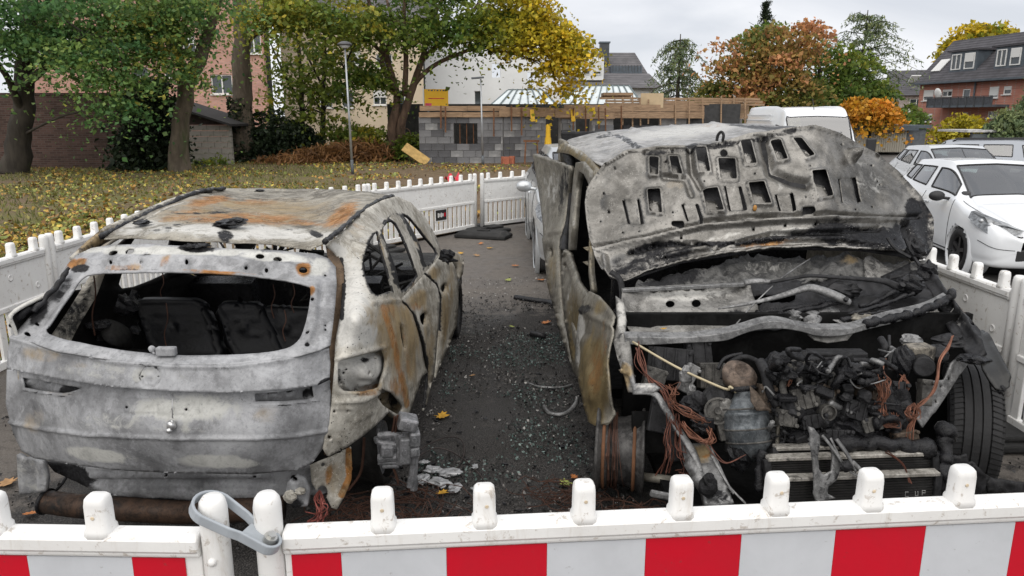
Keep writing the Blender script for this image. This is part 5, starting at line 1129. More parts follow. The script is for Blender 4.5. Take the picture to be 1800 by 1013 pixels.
car('white_hatchback', 'white hatchback with black wheels parked beside the right barrier', HATCH, Vector((wf.x, wf.y))+lf*.70, hd, (0, -2.49), .31, PW, .94, GLH, rimm=M_DARKALLOY, extra=hatch_extra())
car('pale_compact_car', 'pale car behind the nearer white hatchback, mostly its windscreen and roof showing', HATCH, (8.9, 14.2), hd, (0, -2.49), .31, paint_mat('pale_silver_paint', (.56, .58, .60), .25, .2), .96, GLH, extra=hatch_extra(mirror=M_TRIM))
EST = [(.85, .83, .42, .32, .52, .58, .40, .34, .62), (.80, .76, .70, .22, .58, .69, .62, .46, .72), (.55, .55, .83, .20, .68, .80, .75, .55, .84), (.02, .02, .88, .20, .76, .90, .80, .60, .95), (-.40, -.38, .88, .2, .81, .97, .81, .62, 1.02), (-.70, -1.30, .88, .2, .84, .99, .81, .57, 1.42), (-1.70, -1.75, .88, .2, .86, 1.0, .81, .60, 1.49), (-2.60, -2.60, .88, .2, .88, 1.03, .81, .59, 1.48), (-3.40, -3.30, .87, .25, .9, 1.05, .78, .57, 1.44), (-3.75, -3.6, .84, .3, .9, 1.05, .72, .54, 1.2), (-3.85, -3.8, .6, .35, .75, .85, .55, .4, .9)]
def est_extra(t, hw, G):
    hatch_extra(mirror=M_TRIM)(t, hw, G)
    for sg in (1, -1): MB().tube([(-1.3, sg*.56, 1.45), (-1.5, sg*.57, 1.52), (-3.1, sg*.56, 1.49), (-3.2, sg*.55, 1.44)], .018, 6).build('roof_rail', M_TRIM, t, False, True)
car('silver_estate_car', 'silver estate car with roof rails parked furthest back, facing right', EST, (14.2, 18.2), Vector((.86, -.5)), (0, -2.7), .32, PG, .96, [('windscreen', 4.15, 4.95, 6.2, 8.1), ('side_window', 4.5, 5.9, 5.2, 5.88), ('side_window', 6.08, 6.92, 5.2, 5.88), ('side_window', 7.05, 7.9, 5.2, 5.85), ('rear_window', 8.1, 8.9, 6.2, 8.1)], extra=est_extra)
car('dark_parked_car', 'dark car at the right picture edge below the bins', HATCH, (16.6, 17.0), Vector((.5, -.86)), (0, -2.49), .31, paint_mat('dark_car_paint', (.05, .05, .06), .25), .95, GLH, extra=hatch_extra())
# silver car behind the burnt van, its front paint blistered
car('silver_car', 'silver car with blistered front wing parked behind the burnt van', EST, (1.12, 9.05), Vector((.02, -1)), (0, -2.65), .31, PS, .97, [('windscreen', 4.15, 4.95, 6.2, 8.1), ('side_window', 4.5, 5.9, 5.2, 5.88), ('side_window', 6.08, 6.92, 5.2, 5.88), ('side_window', 7.05, 7.9, 5.2, 5.85)], extra=hatch_extra(mirror=PS), z0=0.)
VAN = [(.92, .90, .60, .34, .62, .70, .55, .45, .78), (.86, .82, .84, .26, .72, .86, .76, .6, .92), (.55, .55, .93, .24, .82, .98, .84, .65, 1.05), (.15, .15, .96, .24, .92, 1.10, .86, .7, 1.16), (-.10, -.45, .97, .24, .98, 1.16, .88, .70, 1.95), (-1.0, -1.0, .98, .24, 1.02, 1.18, .92, .74, 2.16), (-1.9, -1.9, .98, .24, 1.04, 1.2, .93, .76, 2.2), (-3.2, -3.2, .98, .24, 1.04, 1.2, .93, .76, 2.2), (-4.3, -4.25, .97, .26, 1.04, 1.2, .92, .75, 2.17), (-4.5, -4.45, .9, .3, 1.0, 1.15, .85, .7, 2.05)]
def van_extra(t, hw, G):
    for sg in (1, -1):
        MB().box((.0, sg*(hw+.12), 1.28), (.12, .2, .32)).build('wing_mirror', M_TRIM, t, bevel=.03)
        for z in (1.72, 1.86, 2.0): MB().beam((-1.3, sg*(.925-(z-1.2)*.10), z), (-4.1, sg*(.925-(z-1.2)*.10), z), .02, .025).build('side_rib', PW, t, bevel=.006)
        m = MB(); m.ell((.72, sg*.72, .86), (.12, .12, .16)); m.build('headlight', M_LENS, t, False, True)
    MB().box((.9, 0, .6), (.05, 1.2, .24)).build('grille', M_TRIM, t, bevel=.02); MB().tube([(-.75, 0, 2.12), (-.95, 0, 2.4)], .008, 5).build('aerial', M_TRIM, t)
    for sg in (-1, 1): MB().tube([(.17, sg*.1, 1.2), (.02, sg*.55, 1.32)], .014, 5).build('wiper', M_TRIM, t)
car('white_delivery_van', 'white high delivery van standing behind the burnt van hood', VAN, (7.75, 18.9), Vector((-.10, -.995)), (0, -3.3), .34, PW, (1.1, 1.1, 1.02), [('windscreen', 3.12, 3.95, 6.0, 8.1), ('side_window', 3.5, 4.9, 5.1, 5.55)], extra=van_extra, cat='van')
# ================================================================== burnt hatchback (left)
SIDES['R'] = (-.55, 3.43, .05, -1); SIDES['L'] = (-2.20, 3.43, .05, 1)
_cn = np.array([.99875, -.05, 0]); _cc = np.array([-1.375, 3.43, 0])
def mir(X): return X-1.85*((X-_cc) @ _cn)[:, None]*_cn
def mirv(p): return Vector(mir(np.array([tuple(p)]))[0])
BG = burnt('scorched_tailgate', (.165, .167, .172), (.37, .375, .386), 1., rough=.55, metal=.15, swirl=.3, speck=0., flake=.22, ash=(.56, .56, .53))
BP = burnt('scorched_pale_side', (.25, .23, .19), (.50, .48, .43), 1., rough=.58, metal=.12, swirl=.3, speck=.5, sootamt=.12, blot=.5)
BR = burnt('scorched_roof', (.12, .108, .088), (.33, .31, .265), 1., rough=.6, metal=.12, sootamt=.2, swirl=.3, speck=.8)
BI = burnt('scorched_inner', (.012, .012, .0115), (.035, .034, .032), 1.2, flake=.2, rough=.7, metal=.1, sootamt=.5, swirl=.6)
BB = burnt('charred_black', (.008, .008, .009), (.022, .022, .024), 2., rough=.24, metal=.0, swirl=.5, bump=.8, spec=.25, flake=.2)
BS = burnt('bare_hub_steel', (.16, .165, .17), (.30, .30, .31), 3., rough=.5, metal=.5, swirl=.5)
M_COP = simple('burnt_copper', (.20, .09, .058), .55, .5, .35, 20, .1); M_WIRE = simple('burnt_wire', (.05, .04, .038), .7, .2, .4, 9, 0); M_RUSTW = simple('rusty_wire', (.075, .036, .024), .7, .3, .4, 9, 0)
M_SOOTIN = simple('sooted_inner', (.013, .0125, .012), .75, 0, .5, 7, .3, 30, (.03, .028, .026), 5, .4, spec=.15)
HB = thing('burnt_out_hatchback', 'burnt out pale grey hatchback seen from its tailgate, left of the van', 'car', (-1.45, 4.5, 0))
def hp(name, outline, anchors, mat, **kw): return panel(name, outline, anchors, mat, kw.pop('parent', HB), **kw)
# roof skin
roof = hp('roof', [(182, 415), (230, 414), (300, 417), (400, 421), (480, 426), (545, 435), (556, 433), (575, 424), (610, 396), (644, 366), (672, 351), (692, 344), (640, 336), (560, 332), (450, 331), (395, 332), (350, 339), (300, 358), (250, 381), (205, 403)],
   [(182, 415, 3.36), (380, 421, 3.24), (556, 434, 3.30), (644, 366, 'R', .25), (690, 345, 'R', .24), (600, 404, 'R', .25), (540, 333, 5.1), (420, 332, 5.1), (330, 346, 'L', .27), (250, 381, 'L', .27), (400, 370, 4.05), (500, 375, 4.1)], BR, step=6, thick=.004, dent=(.006, 3.5), inner=M_SOOTIN,
   relief=[('pit', 410, 404, 22, -.006), ('pit', 330, 380, 40, -.008), ('pit', 560, 370, 35, -.008), ('line', [(182, 415), (300, 417), (420, 422), (545, 435)], 8, -.012)],
   paint=[('soot', 320, 392, 70, 3, -14, .5), ('soot', 500, 404, 60, 3, 6, .45), ('ash', 330, 404, 70, 6, 0, .6), ('soot', 470, 352, 90, 5, 0, .35), ('rust', 450, 356, 60, 7, 0, .5), ('rust', 430, 385, 140, 12, 2, .62), ('rust', 370, 352, 45, 9, -6, .7), ('rust', 600, 378, 40, 16, -35, .68), ('rust', 320, 374, 60, 10, -18, .5), ('rust', 520, 390, 60, 8, 5, .55), ('tan', 450, 372, 190, 30, 0, .55), ('ash', 430, 408, 200, 14, 3, .62), ('ash', 250, 400, 50, 14, -10, .5), ('soot', 405, 392, 30, 9, -6, .95), ('soot', 250, 392, 12, 6, 0, 1), ('soot', 396, 412, 14, 9, 0, .8), ('soot', 555, 412, 14, 6, 20, .8), ('soot', 'line', [(300, 372), (400, 372), (430, 369)], 3, .5), ('soot', 440, 345, 140, 6, 0, .3), ('soot', 665, 358, 18, 8, -30, .5)])
# charred roof seal strips along both roof edges
def lumpy(name, pts, r, mat, parent, seg=7, nz=.5, k=7):
    pp = catmull(pts, k); rr = [r*(1+nz*mnoise.noise(p*23)) for p in pp]; pp = [p+Vector((mnoise.noise(p*31), mnoise.noise(p*29+Vector((5, 0, 0))), mnoise.noise(p*27+Vector((0, 7, 0)))))*r*.7 for p in pp]
    m = MB(); m.tube(pp, rr, seg); return m.build(name, mat, parent, True, True, fix=False)
def A(px, py, *q): d = ray(px, py); t_ = anchor_t((px, py)+q); return Vector((d[0]*t_, d[1]*t_, EYE+d[2]*t_))
lumpy('roof_seal', [A(570, 426, 'R', .25), A(600, 402, 'R', .25), A(640, 368, 'R', .25), A(668, 352, 'R', .25), A(692, 345, 'R', .24)], .012, BB, HB, 6, .6, 12)
lumpy('roof_seal', [A(178, 417, 3.37), A(205, 402, 'L', .26), A(250, 380, 'L', .26), A(300, 357, 'L', .26), A(350, 338, 'L', .26), A(395, 331, 'L', .26)], .013, BB, HB, 6, .7, 12)
poly = [(392, 331), (380, 333), (350, 341), (300, 362), (250, 388), (200, 420), (172, 437), (140, 452), (133, 462), (128, 455), (160, 425), (190, 400), (250, 373), (300, 352), (350, 335)]
hp('roof_rail', poly, [(392, 331, 'L', .24), (300, 355, 'L', .22), (200, 405, 'L', .2), (130, 458, 'L', .17), (150, 445, 'L', .18)], BP, step=7, thick=.02, paint=[('soot', 'all', .35), ('tan', 170, 425, 40, 14, -35, .7)])
# tailgate window frame
win = smoothpoly([(152, 484), (220, 479), (300, 478), (400, 481), (480, 490), (538, 501), (546, 512), (543, 540), (535, 575), (522, 601), (490, 616), (400, 624), (300, 624), (200, 613), (130, 600), (96, 591), (83, 581), (100, 552), (125, 516)], 4)
fr_out = [(133, 449), (160, 436), (195, 431), (260, 429), (350, 434), (430, 438), (500, 441), (555, 446), (578, 455), (590, 470), (592, 500), (589, 540), (585, 575), (581, 606), (560, 617), (520, 628), (480, 634), (400, 643), (300, 642), (200, 634), (100, 618), (50, 601), (18, 592), (30, 583), (60, 548), (90, 506), (112, 475), (122, 460)]
small = [circ(328, 461, 3.2, 4), circ(468, 475, 3.5, 3.5), circ(248, 462, 2.5), circ(195, 462, 3), circ(549, 526, 3), circ(541, 585, 4, 3), circ(572, 573, 2), circ(572, 580, 2), circ(64, 569, 3.5, 2.5), circ(47, 586, 5, 3.2), circ(540, 606, 5, 3.5), circ(572, 484, 2.2), circ(87, 575, 2), circ(432, 470, 3)]
frame = hp('tailgate_window_frame', fr_out, [(133, 449, 3.34), (260, 429, 3.27), (430, 438, 3.20), (578, 455, 3.22), (300, 479, 3.10), (540, 503, 3.02), (150, 485, 3.18), (590, 520, 3.05), (582, 606, 2.81), (18, 592, 2.93), (60, 548, 3.05), (100, 600, 2.82), (200, 613, 2.755), (300, 624, 2.73), (400, 624, 2.735), (520, 601, 2.80), (200, 634, 2.71), (300, 642, 2.665), (400, 643, 2.675), (500, 630, 2.74), (83, 581, 2.93)], BG, holes=[win, circ(199, 445, 8.5, 4.5, -12), circ(228, 442, 8.5, 4.8, -14), circ(258, 449, 8, 2.2, -5), circ(457, 451, 8, 4.8, 4), circ(488, 456, 8, 5, 6), circ(533, 476, 7.5, 4.6, 5)]+small, step=5, thick=.007, dent=(.0025, 9),
   relief=[('line', [(140, 462), (200, 456), (300, 452), (380, 456), (470, 464), (560, 472)], 7, .010), ('line', [(130, 477), (220, 472), (330, 471), (450, 478), (540, 492)], 5, -.008), ('line', [(556, 500), (553, 560), (540, 600)], 5, .009), ('line', [(566, 500), (563, 560), (550, 610)], 5, -.008), ('line', [(160, 500), (110, 560), (60, 600)], 6, .012), ('line', [(120, 500), (80, 560), (45, 596)], 6, -.012), ('pit', 158, 459, 11, .006), ('pit', 365, 463, 4, -.006), ('pit', 431, 470, 4, -.006), ('line', [(22, 593), (100, 619), (200, 635), (300, 643), (400, 644), (500, 631), (578, 612)], 4, .004), ('pit', 563, 572, 10, .006)],
   paint=[('ash', 300, 442, 190, 9, 1, .68), ('ash', 480, 452, 80, 10, 5, .7), ('ash', 560, 470, 22, 20, 0, .6), ('rust', 533, 473, 15, 12, 0, .95), ('rust', 135, 463, 22, 9, -10, .85), ('rust', 210, 470, 40, 7, 0, .5), ('rust', 290, 462, 16, 8, -40, .5), ('rust', 375, 477, 70, 4, 3, .75), ('rust', 548, 510, 7, 10, 0, .8), ('soot', 350, 436, 34, 8, 0, .95), ('soot', 140, 472, 18, 5, -8, .8), ('soot', 105, 510, 14, 40, 35, .55), ('soot', 70, 548, 10, 26, 35, .8), ('tan', 130, 540, 14, 40, 38, .6), ('soot', 230, 473, 60, 4, -2, .5), ('soot', 470, 480, 40, 3, 5, .3)])
# soft flakes of melted spoiler on the header
for px, py, r_ in ((340, 434, .03), (355, 432, .026), (328, 436, .02), (405, 392, .04), (392, 396, .03), (420, 388, .025), (250, 392, .025), (396, 412, .022), (456, 336, .02)):
    Y_ = 3.23 if py > 425 else (3.55 if py > 380 else 5.0); m = MB(); m.ell(P(px, py-1, Y_), (r_*1.5, r_*1.3, r_*.35), 14, 8, .7, 3.5); m.build('melted_flake', BB, HB, True, False)
# beaded upper band with the emblem ring
band = [(18, 591), (50, 600), (100, 617), (200, 633), (300, 641), (400, 642), (480, 633), (540, 621), (578, 610), (581, 640), (579, 668), (560, 677), (500, 685), (400, 691), (300, 688), (200, 681), (100, 666), (45, 655), (12, 648), (13, 620)]
hp('tailgate_band', band, [(18, 592, 2.93), (100, 617, 2.80), (200, 634, 2.71), (300, 642, 2.662), (400, 643, 2.672), (500, 630, 2.735), (578, 611, 2.82), (12, 648, 2.90), (100, 666, 2.76), (200, 681, 2.675), (300, 688, 2.628), (400, 691, 2.64), (500, 685, 2.69), (579, 668, 2.79)], BG, step=3.4, thick=.006, dent=(.0018, 6),
   relief=[('loop', circ(263, 662, 18, 18.5, 0, 24), 2.4, -.006), ('poly', circ(263, 662, 15), -.004, 2), ('pit', 262, 660, 6, .004), ('line', [(18, 594), (100, 620), (200, 637), (300, 645), (400, 646), (500, 633), (578, 614)], 5, .006), ('line', [(567, 620), (566, 665)], 3, -.004)],
   paint=[('soot', 'line', circ(263, 662, 18, 18.5, 0, 24)+[(281, 662)], 2., .36), ('soot', 250, 663, 1.5, 1.5, 0, .9), ('soot', 276, 663, 1.5, 1.5, 0, .9), ('soot', 'line', [(18, 596), (100, 621), (200, 638), (300, 646), (400, 647), (500, 634), (578, 616)], 1.4, .35), ('ash', 200, 655, 160, 18, 5, .35), ('tan', 80, 625, 50, 18, 10, .45), ('tan', 130, 640, 40, 10, 8, .4), ('soot', 570, 672, 14, 6, -30, .9), ('soot', 200, 660, 60, 6, 4, .22), ('soot', 420, 650, 80, 8, -2, .2), ('soot', 120, 640, 20, 14, 0, .25)])  # thin soot lines at emblem groove and lip are painted crease shade
# lower tailgate with plate recess and empty tail lamp pockets
low = [(12, 650), (45, 652), (100, 664), (200, 678), (300, 686), (400, 688), (500, 682), (579, 664), (582, 700), (578, 745), (568, 786), (550, 812), (522, 827), (440, 834), (300, 832), (200, 826), (120, 816), (60, 806), (38, 794), (22, 760), (10, 710)]
hL = [(39, 664), (80, 671), (118, 678), (146, 682), (124, 689), (111, 691), (75, 687), (43, 681)]; hR = [(448, 692), (500, 689), (549, 679), (552, 698), (540, 702), (500, 705), (449, 706)]
hp('tailgate', low, [(12, 655, 2.94), (100, 668, 2.82), (200, 680, 2.745), (300, 690, 2.70), (400, 692, 2.71), (500, 686, 2.76), (580, 670, 2.85), (10, 710, 2.93), (22, 760, 2.91), (150, 766, 2.695), (300, 771, 2.635), (450, 770, 2.66), (573, 760, 2.80), (38, 794, 2.90), (120, 816, 2.79), (300, 832, 2.69), (440, 834, 2.71), (550, 812, 2.82), (150, 715, 2.735), (300, 720, 2.675), (450, 720, 2.70)], BG, holes=[hL, hR, circ(222, 716, 2.6, 2.2), circ(327, 720, 2.6, 2.4)], step=3.6, thick=.006, dent=(.0022, 5),
   relief=[('loop', [(218, 703), (330, 705), (338, 716), (330, 731), (218, 728), (212, 716)], 2.4, -.006), ('line', [(15, 742), (60, 752), (150, 765), (300, 771), (450, 771), (520, 767), (575, 757)], 4., .012), ('line', [(40, 684), (75, 691), (112, 695), (150, 683)], 3, .006), ('line', [(410, 692), (447, 712), (500, 711), (560, 704)], 3, .006), ('line', [(57, 700), (30, 745)], 4, .005), ('line', [(300, 688), (302, 735), (300, 765)], 1.6, -.002), ('line', [(580, 690), (577, 745), (566, 787), (548, 812), (520, 826)], 4, .006)],
   paint=[('ash', 330, 718, 110, 28, 0, .62), ('ash', 170, 800, 60, 12, 8, .85), ('ash', 390, 812, 70, 12, 3, .85), ('tan', 60, 740, 26, 34, 0, .45), ('soot', 60, 720, 10, 14, 0, .3), ('tan', 110, 690, 60, 10, 8, .4), ('ash', 250, 745, 220, 20, 3, .35), ('soot', 'line', [(15, 745), (60, 755), (150, 768), (300, 774), (450, 774), (520, 770), (575, 760)], 3., .28), ('soot', 'line', [(40, 686), (75, 693), (112, 697), (150, 685)], 1.4, .5), ('soot', 'line', [(410, 694), (447, 714), (500, 713), (560, 706)], 1.4, .5), ('soot', 440, 740, 60, 20, 0, .22), ('soot', 120, 760, 40, 30, 20, .22), ('soot', 500, 790, 30, 20, 30, .3), ('soot', 300, 810, 40, 20, 0, .22), ('tan', 480, 730, 40, 24, 0, .3), ('soot', 'line', [(302, 690), (303, 735)], 1.6, .6), ('soot', 'line', [(346, 740), (349, 775), (350, 800)], 1.6, .3)])  # soot lines just below the pressed ridges put their shade into the colour
hp('tail_lamp_pocket', [(32, 656), (155, 676), (150, 695), (36, 690)], [(35, 660, 2.955), (150, 676, 2.80), (36, 690, 2.955), (150, 695, 2.80)], BG, holes=[circ(86, 671, 5, 3.5)], step=6, thick=.01, relief=[('pit', 52, 672, 8, .02), ('pit', 110, 684, 12, .015)], paint=[('soot', 125, 685, 18, 12, 0, .7), ('soot', 55, 675, 10, 10, 0, .5)])
hp('tail_lamp_pocket', [(440, 684), (560, 672), (560, 710), (440, 712)], [(440, 690, 2.755), (560, 675, 2.86), (440, 712, 2.755), (560, 710, 2.86)], BG, holes=[circ(508, 687, 7, 5), [(470, 688), (488, 687), (488, 693), (470, 694)]], step=6, thick=.01, relief=[('line', [(468, 685), (468, 710)], 4, .012), ('pit', 540, 694, 9, -.02)], paint=[('soot', 555, 685, 12, 18, 0, .7), ('soot', 540, 694, 9, 9, 0, .6)])
# hanging lock barrel
m = MB(); p0, p1 = P(303, 735, 2.64), P(301, 748, 2.63); m.tube([P(303, 690, 2.67), P(303, 715, 2.66), p0], .0022, 5); m.ell(p1, (.017, .015, .02), 10, 8, .4); m.ell(p1+Vector((-.006, -.008, -.018)), (.012, .01, .012), 8, 6, .3); m.build('hanging_lock', simple('melted_alloy', (.5, .5, .5), .3, .8), HB, True, True)
m = MB(); q = P(284, 622, 2.72); m.box(q+Vector((.02, 0, .01)), (.075, .03, .035)); m.build('wiper_mount', BG, HB, True, bevel=.006); m = MB(); m.ell(P(267, 614, 2.73), (.014, .012, .014), 10, 8, .3); m.tube([P(267, 616, 2.73), P(272, 623, 2.72)], .005, 6); m.build('washer_nozzle', BG, HB, True, True)
# rear body panel below the tailgate
hp('rear_panel', [(80, 812), (200, 822), (440, 832), (545, 818), (600, 800), (612, 850), (560, 872), (520, 868), (440, 883), (300, 880), (190, 870), (150, 856), (95, 830)], [(80, 812, 3.06), (300, 828, 2.90), (600, 800, 2.98), (190, 870, 2.98), (440, 883, 2.92), (600, 860, 2.98)], BG, step=6, thick=.008, dent=(.004, 9), holes=[circ(293, 836, 3), circ(448, 839, 4, 4), circ(517, 842, 6, 6.5)], relief=[('line', [(160, 846), (300, 848), (480, 848)], 5, -.02), ('line', [(160, 836), (300, 838), (460, 838)], 5, .012), ('loop', [(250, 853), (290, 853), (290, 862), (250, 862)], 3, .005), ('line', [(180, 860), (300, 868), (440, 868)], 4, .010)], paint=[('soot', 110, 830, 60, 20, 20, .8), ('soot', 350, 880, 200, 6, 0, .6)])
hp('bumper_bracket', [(29, 800), (50, 806), (76, 812), (82, 840), (80, 864), (55, 868), (34, 870), (31, 840)], [(29, 800, 3.0), (78, 812, 2.96), (34, 870, 3.02), (80, 864, 2.98)], BG, step=5, thick=.02, relief=[('line', [(42, 806), (44, 866)], 4, .014), ('line', [(58, 810), (60, 864)], 5, -.012), ('line', [(70, 815), (70, 862)], 4, .008)], paint=[('ash', 'all', .35)])
hp('rear_corner_post', [(545, 818), (575, 806), (617, 786), (619, 815), (618, 842), (606, 872), (592, 896), (583, 893), (575, 876), (560, 868), (548, 850)], [(545, 818, 2.9), (617, 786, 2.98), (618, 842, 2.98), (592, 896, 2.90), (550, 855, 2.90)], BP, holes=[smoothpoly([(557, 863), (565, 854), (573, 857), (576, 868), (570, 880), (560, 876)], 3), circ(568, 817, 3.5, 3.5)], step=5, thick=.008, dent=(.005, 9), relief=[('line', [(598, 795), (596, 880)], 4, .012), ('pit', 585, 815, 8, .006)], paint=[('rust', 'line', [(613, 792), (614, 840), (600, 870)], 6, .95), ('rust', 578, 835, 8, 20, 10, .6), ('tan', 590, 840, 24, 50, 0, .5)])
hp('towing_bracket', [(505, 848), (520, 836), (535, 842), (543, 862), (540, 890), (515, 893), (502, 870)], [(505, 848, 2.84), (535, 842, 2.84), (515, 893, 2.82)], BG, holes=[circ(517, 843, 6, 5)], step=5, thick=.03, paint=[('soot', 520, 885, 16, 14, 0, .6)])
m = MB(); m.ell(P(510, 873, 2.80), (.028, .025, .026), 12, 8, .35); m.ell(P(528, 864, 2.81), (.022, .02, .014), 10, 8, .3); m.build('melted_bracket_lump', BP, HB, True, False)
# exhaust silencer
m = MB(); m.tube(catmull([P(82, 882, 3.03), P(140, 890, 2.98), P(250, 897, 2.92), P(340, 900, 2.90), P(420, 897, 2.9), P(500, 893, 2.92)], 5), [.052]*26, 18); m.build('silencer', burnt('rusty_silencer', (.02, .019, .018), (.075, .045, .03), 2., rough=.55, metal=.4, swirl=.3), HB, True, True)
m = MB(); m.cyl(P(79, 881, 3.03), P(83, 882, 3.028), .060, seg=20); m.tube([P(80, 882, 3.03), P(110, 850, 3.06), P(125, 825, 3.12)], .007, 6); m.build('silencer_hanger', BB, HB, True, True)
# right body side: roof rail, pillars, quarter panel with empty windows
qw = smoothpoly([(637, 460), (646, 431), (661, 409), (670, 448), (687, 508), (684, 514), (658, 520), (643, 495)], 3); rw = smoothpoly([(670, 405), (687, 389), (706, 419), (728, 476), (728, 490), (704, 514), (694, 474), (677, 430)], 3); fw_ = smoothpoly([(707, 378), (722, 388), (746, 419), (766, 446), (748, 467), (737, 433), (720, 398)], 3)
side_o = [(574, 429), (590, 418), (615, 395), (644, 367), (672, 352), (697, 345), (722, 356), (747, 381), (768, 419), (777, 446), (764, 463), (748, 482), (726, 505), (704, 528), (727, 552), (743, 605), (751, 655), (742, 662), (733, 690), (722, 722), (715, 737), (697, 736), (684, 724), (668, 741), (640, 765), (612, 785), (578, 803), (570, 790), (579, 745), (583, 700), (588, 640), (589, 606), (597, 560), (601, 510), (600, 470), (590, 446)]
lamp_rec = [(594, 636), (640, 624), (676, 615), (681, 632), (679, 655), (670, 680), (640, 690), (604, 690), (594, 680)]; arch_gap = [(661, 694), (672, 683), (690, 690), (710, 716), (702, 730), (690, 724), (672, 712)]
side_an = [(574, 429, 'R', .27), (615, 395, 'R', .25), (644, 367, 'R', .24), (697, 346, 'R', .22), (722, 356, 'R', .20), (747, 381, 'R', .15), (768, 420, 'R', .10), (777, 446, 'R', .05), (595, 470, 'R', .235), (592, 560, 'R', .165), (584, 620, 'R', .14), (583, 700, 'R', .15), (578, 800, 'R', .17), (655, 532, 'R', .03), (704, 527, 'R', .025), (748, 481, 'R', .03), (640, 440, 'R', .14), (690, 600, 'R', -.005), (742, 640, 'R', .0), (720, 722, 'R', .0), (650, 690, 'R', .02), (650, 600, 'R', .02), (620, 560, 'R', .06), (640, 755, 'R', .06), (620, 480, 'R', .16), (690, 385, 'R', .16)]
side_kw = dict(holes=[qw, rw, fw_, rnd_corners(lamp_rec, 6), rnd_corners(arch_gap, 5), circ(581, 770, 2.6, 3), circ(588, 724, 2.4), circ(612, 724, 2.2), circ(600, 790, 2), smoothpoly([(703, 575), (707, 571), (711, 590), (713, 612), (709, 610)], 2)], step=4.5, thick=.012, dent=(.0025, 5),
   relief=[('loop', qw, 5, .008), ('loop', rw, 5, .008), ('loop', fw_, 5, .006), ('pit', 562+35, 772, 6, .008), ('pit', 578, 769, 4, -.008), ('line', [(586, 707), (640, 703), (668, 690), (684, 700)], 6, .014), ('line', [(712, 540), (725, 580), (728, 630), (722, 680)], 6, .008), ('line', [(655, 560), (670, 620), (680, 680)], 14, -.006), ('line', [(590, 716), (618, 718)], 7, .008), ('line', [(584, 632), (640, 619), (680, 609)], 3, .012), ('pit', 612, 745, 5, -.008), ('line', [(625, 740), (655, 725)], 4, .01), ('line', [(655, 532), (704, 527)], 4, .012)],
   paint=[('ash', 610, 520, 45, 110, -6, .62), ('ash', 625, 590, 40, 26, -10, .7), ('ash', 660, 400, 50, 14, -45, .35), ('ash', 610, 660, 40, 30, 0, .5), ('rust', 'line', [(672, 540), (690, 590), (702, 650), (716, 712)], 7, .62), ('rust', 'line', [(690, 548), (712, 600), (720, 660)], 5, .42), ('rust', 680, 543, 22, 9, -5, .55), ('rust', 695, 680, 12, 24, -12, .5), ('rust', 630, 395, 18, 20, -45, .35), ('tan', 700, 590, 50, 90, -10, .6), ('tan', 625, 430, 30, 40, -40, .4), ('tan', 645, 680, 40, 16, -15, .6), ('tan', 720, 640, 16, 60, -8, .6), ('soot', 'line', qw+[qw[0]], 3.5, .55), ('soot', 'line', rw+[rw[0]], 3.5, .6), ('soot', 'line', fw_+[fw_[0]], 3.5, .65), ('soot', 'line', [(664, 400), (690, 376), (712, 380)], 2, .6), ('soot', 'line', [(668, 408), (680, 440), (694, 500)], 2, .6), ('soot', 'line', [(700, 372), (716, 400), (734, 440), (746, 476)], 2, .6), ('soot', 690, 452, 12, 40, -20, .3), ('rust', 712, 470, 8, 50, -22, .5), ('tan', 668, 440, 9, 40, -18, .6), ('soot', 'line', [(600, 455), (604, 500), (601, 560)], 4, .8), ('soot', 650, 690, 40, 6, -14, .4), ('soot', 600, 640, 20, 5, -12, .3), ('tan', 650, 560, 30, 40, 0, .4), ('soot', 690, 715, 18, 12, 40, .45), ('rust', 650, 690, 30, 8, -12, .5), ('tan', 740, 420, 16, 40, -28, .6), ('rust', 'line', [(594, 455), (601, 500), (598, 560)], 3, .6)])
hp('body_side', side_o, side_an, BP, inner=M_SOOTIN, **side_kw)
cut = [(622, 389)]+[p for p in side_o if p[0] >= 640]+[(622, 778)]
hp('body_side', cut, side_an, BP, mirror=mir, inner=M_SOOTIN, **{**side_kw, 'step': 7, 'holes': [qw, rw, fw_], 'thick': .012})
hp('gutter_channel', [(572, 428), (590, 440), (604, 470), (606, 520), (602, 570), (594, 612), (592, 700), (580, 800), (570, 800), (578, 700), (580, 610), (586, 560), (588, 480), (576, 452)], [(575, 432, 3.36), (600, 470, 3.26), (600, 560, 3.08), (590, 620, 2.95), (588, 700, 2.93), (575, 800, 2.95), (580, 560, 3.05), (580, 700, 2.92)], burnt('rusty_channel', (.07, .05, .035), (.16, .11, .07), 1.5, rough=.7, metal=.1, sootamt=.2), step=6, thick=.01)
hp('lamp_recess', [(588, 625), (640, 614), (684, 606), (688, 632), (686, 660), (676, 690), (640, 698), (598, 698), (588, 690)], [(590, 640, 'R', .175), (680, 615, 'R', .045), (675, 680, 'R', .05), (600, 690, 'R', .165), (640, 655, 'R', .07)], BP, step=4.5, thick=.01, holes=[circ(637, 634, 2.5), circ(653, 631, 2.4), circ(604, 656, 2.2), circ(609, 650, 1.8), circ(625, 688, 2.4), circ(643, 655, 1.8), circ(600, 674, 2)], relief=[('poly', [(636, 632), (668, 624), (671, 652), (655, 668), (630, 664)], .02, 4), ('line', [(596, 648), (606, 676), (616, 686)], 3, .012), ('line', [(630, 676), (668, 668)], 4, .012)], paint=[('ash', 630, 650, 50, 40, 0, .8), ('rust', 655, 680, 24, 7, -14, .6), ('tan', 665, 640, 12, 30, 0, .6), ('soot', 637, 634, 6, 8, 0, .5), ('soot', 596, 660, 5, 20, 0, .5)])
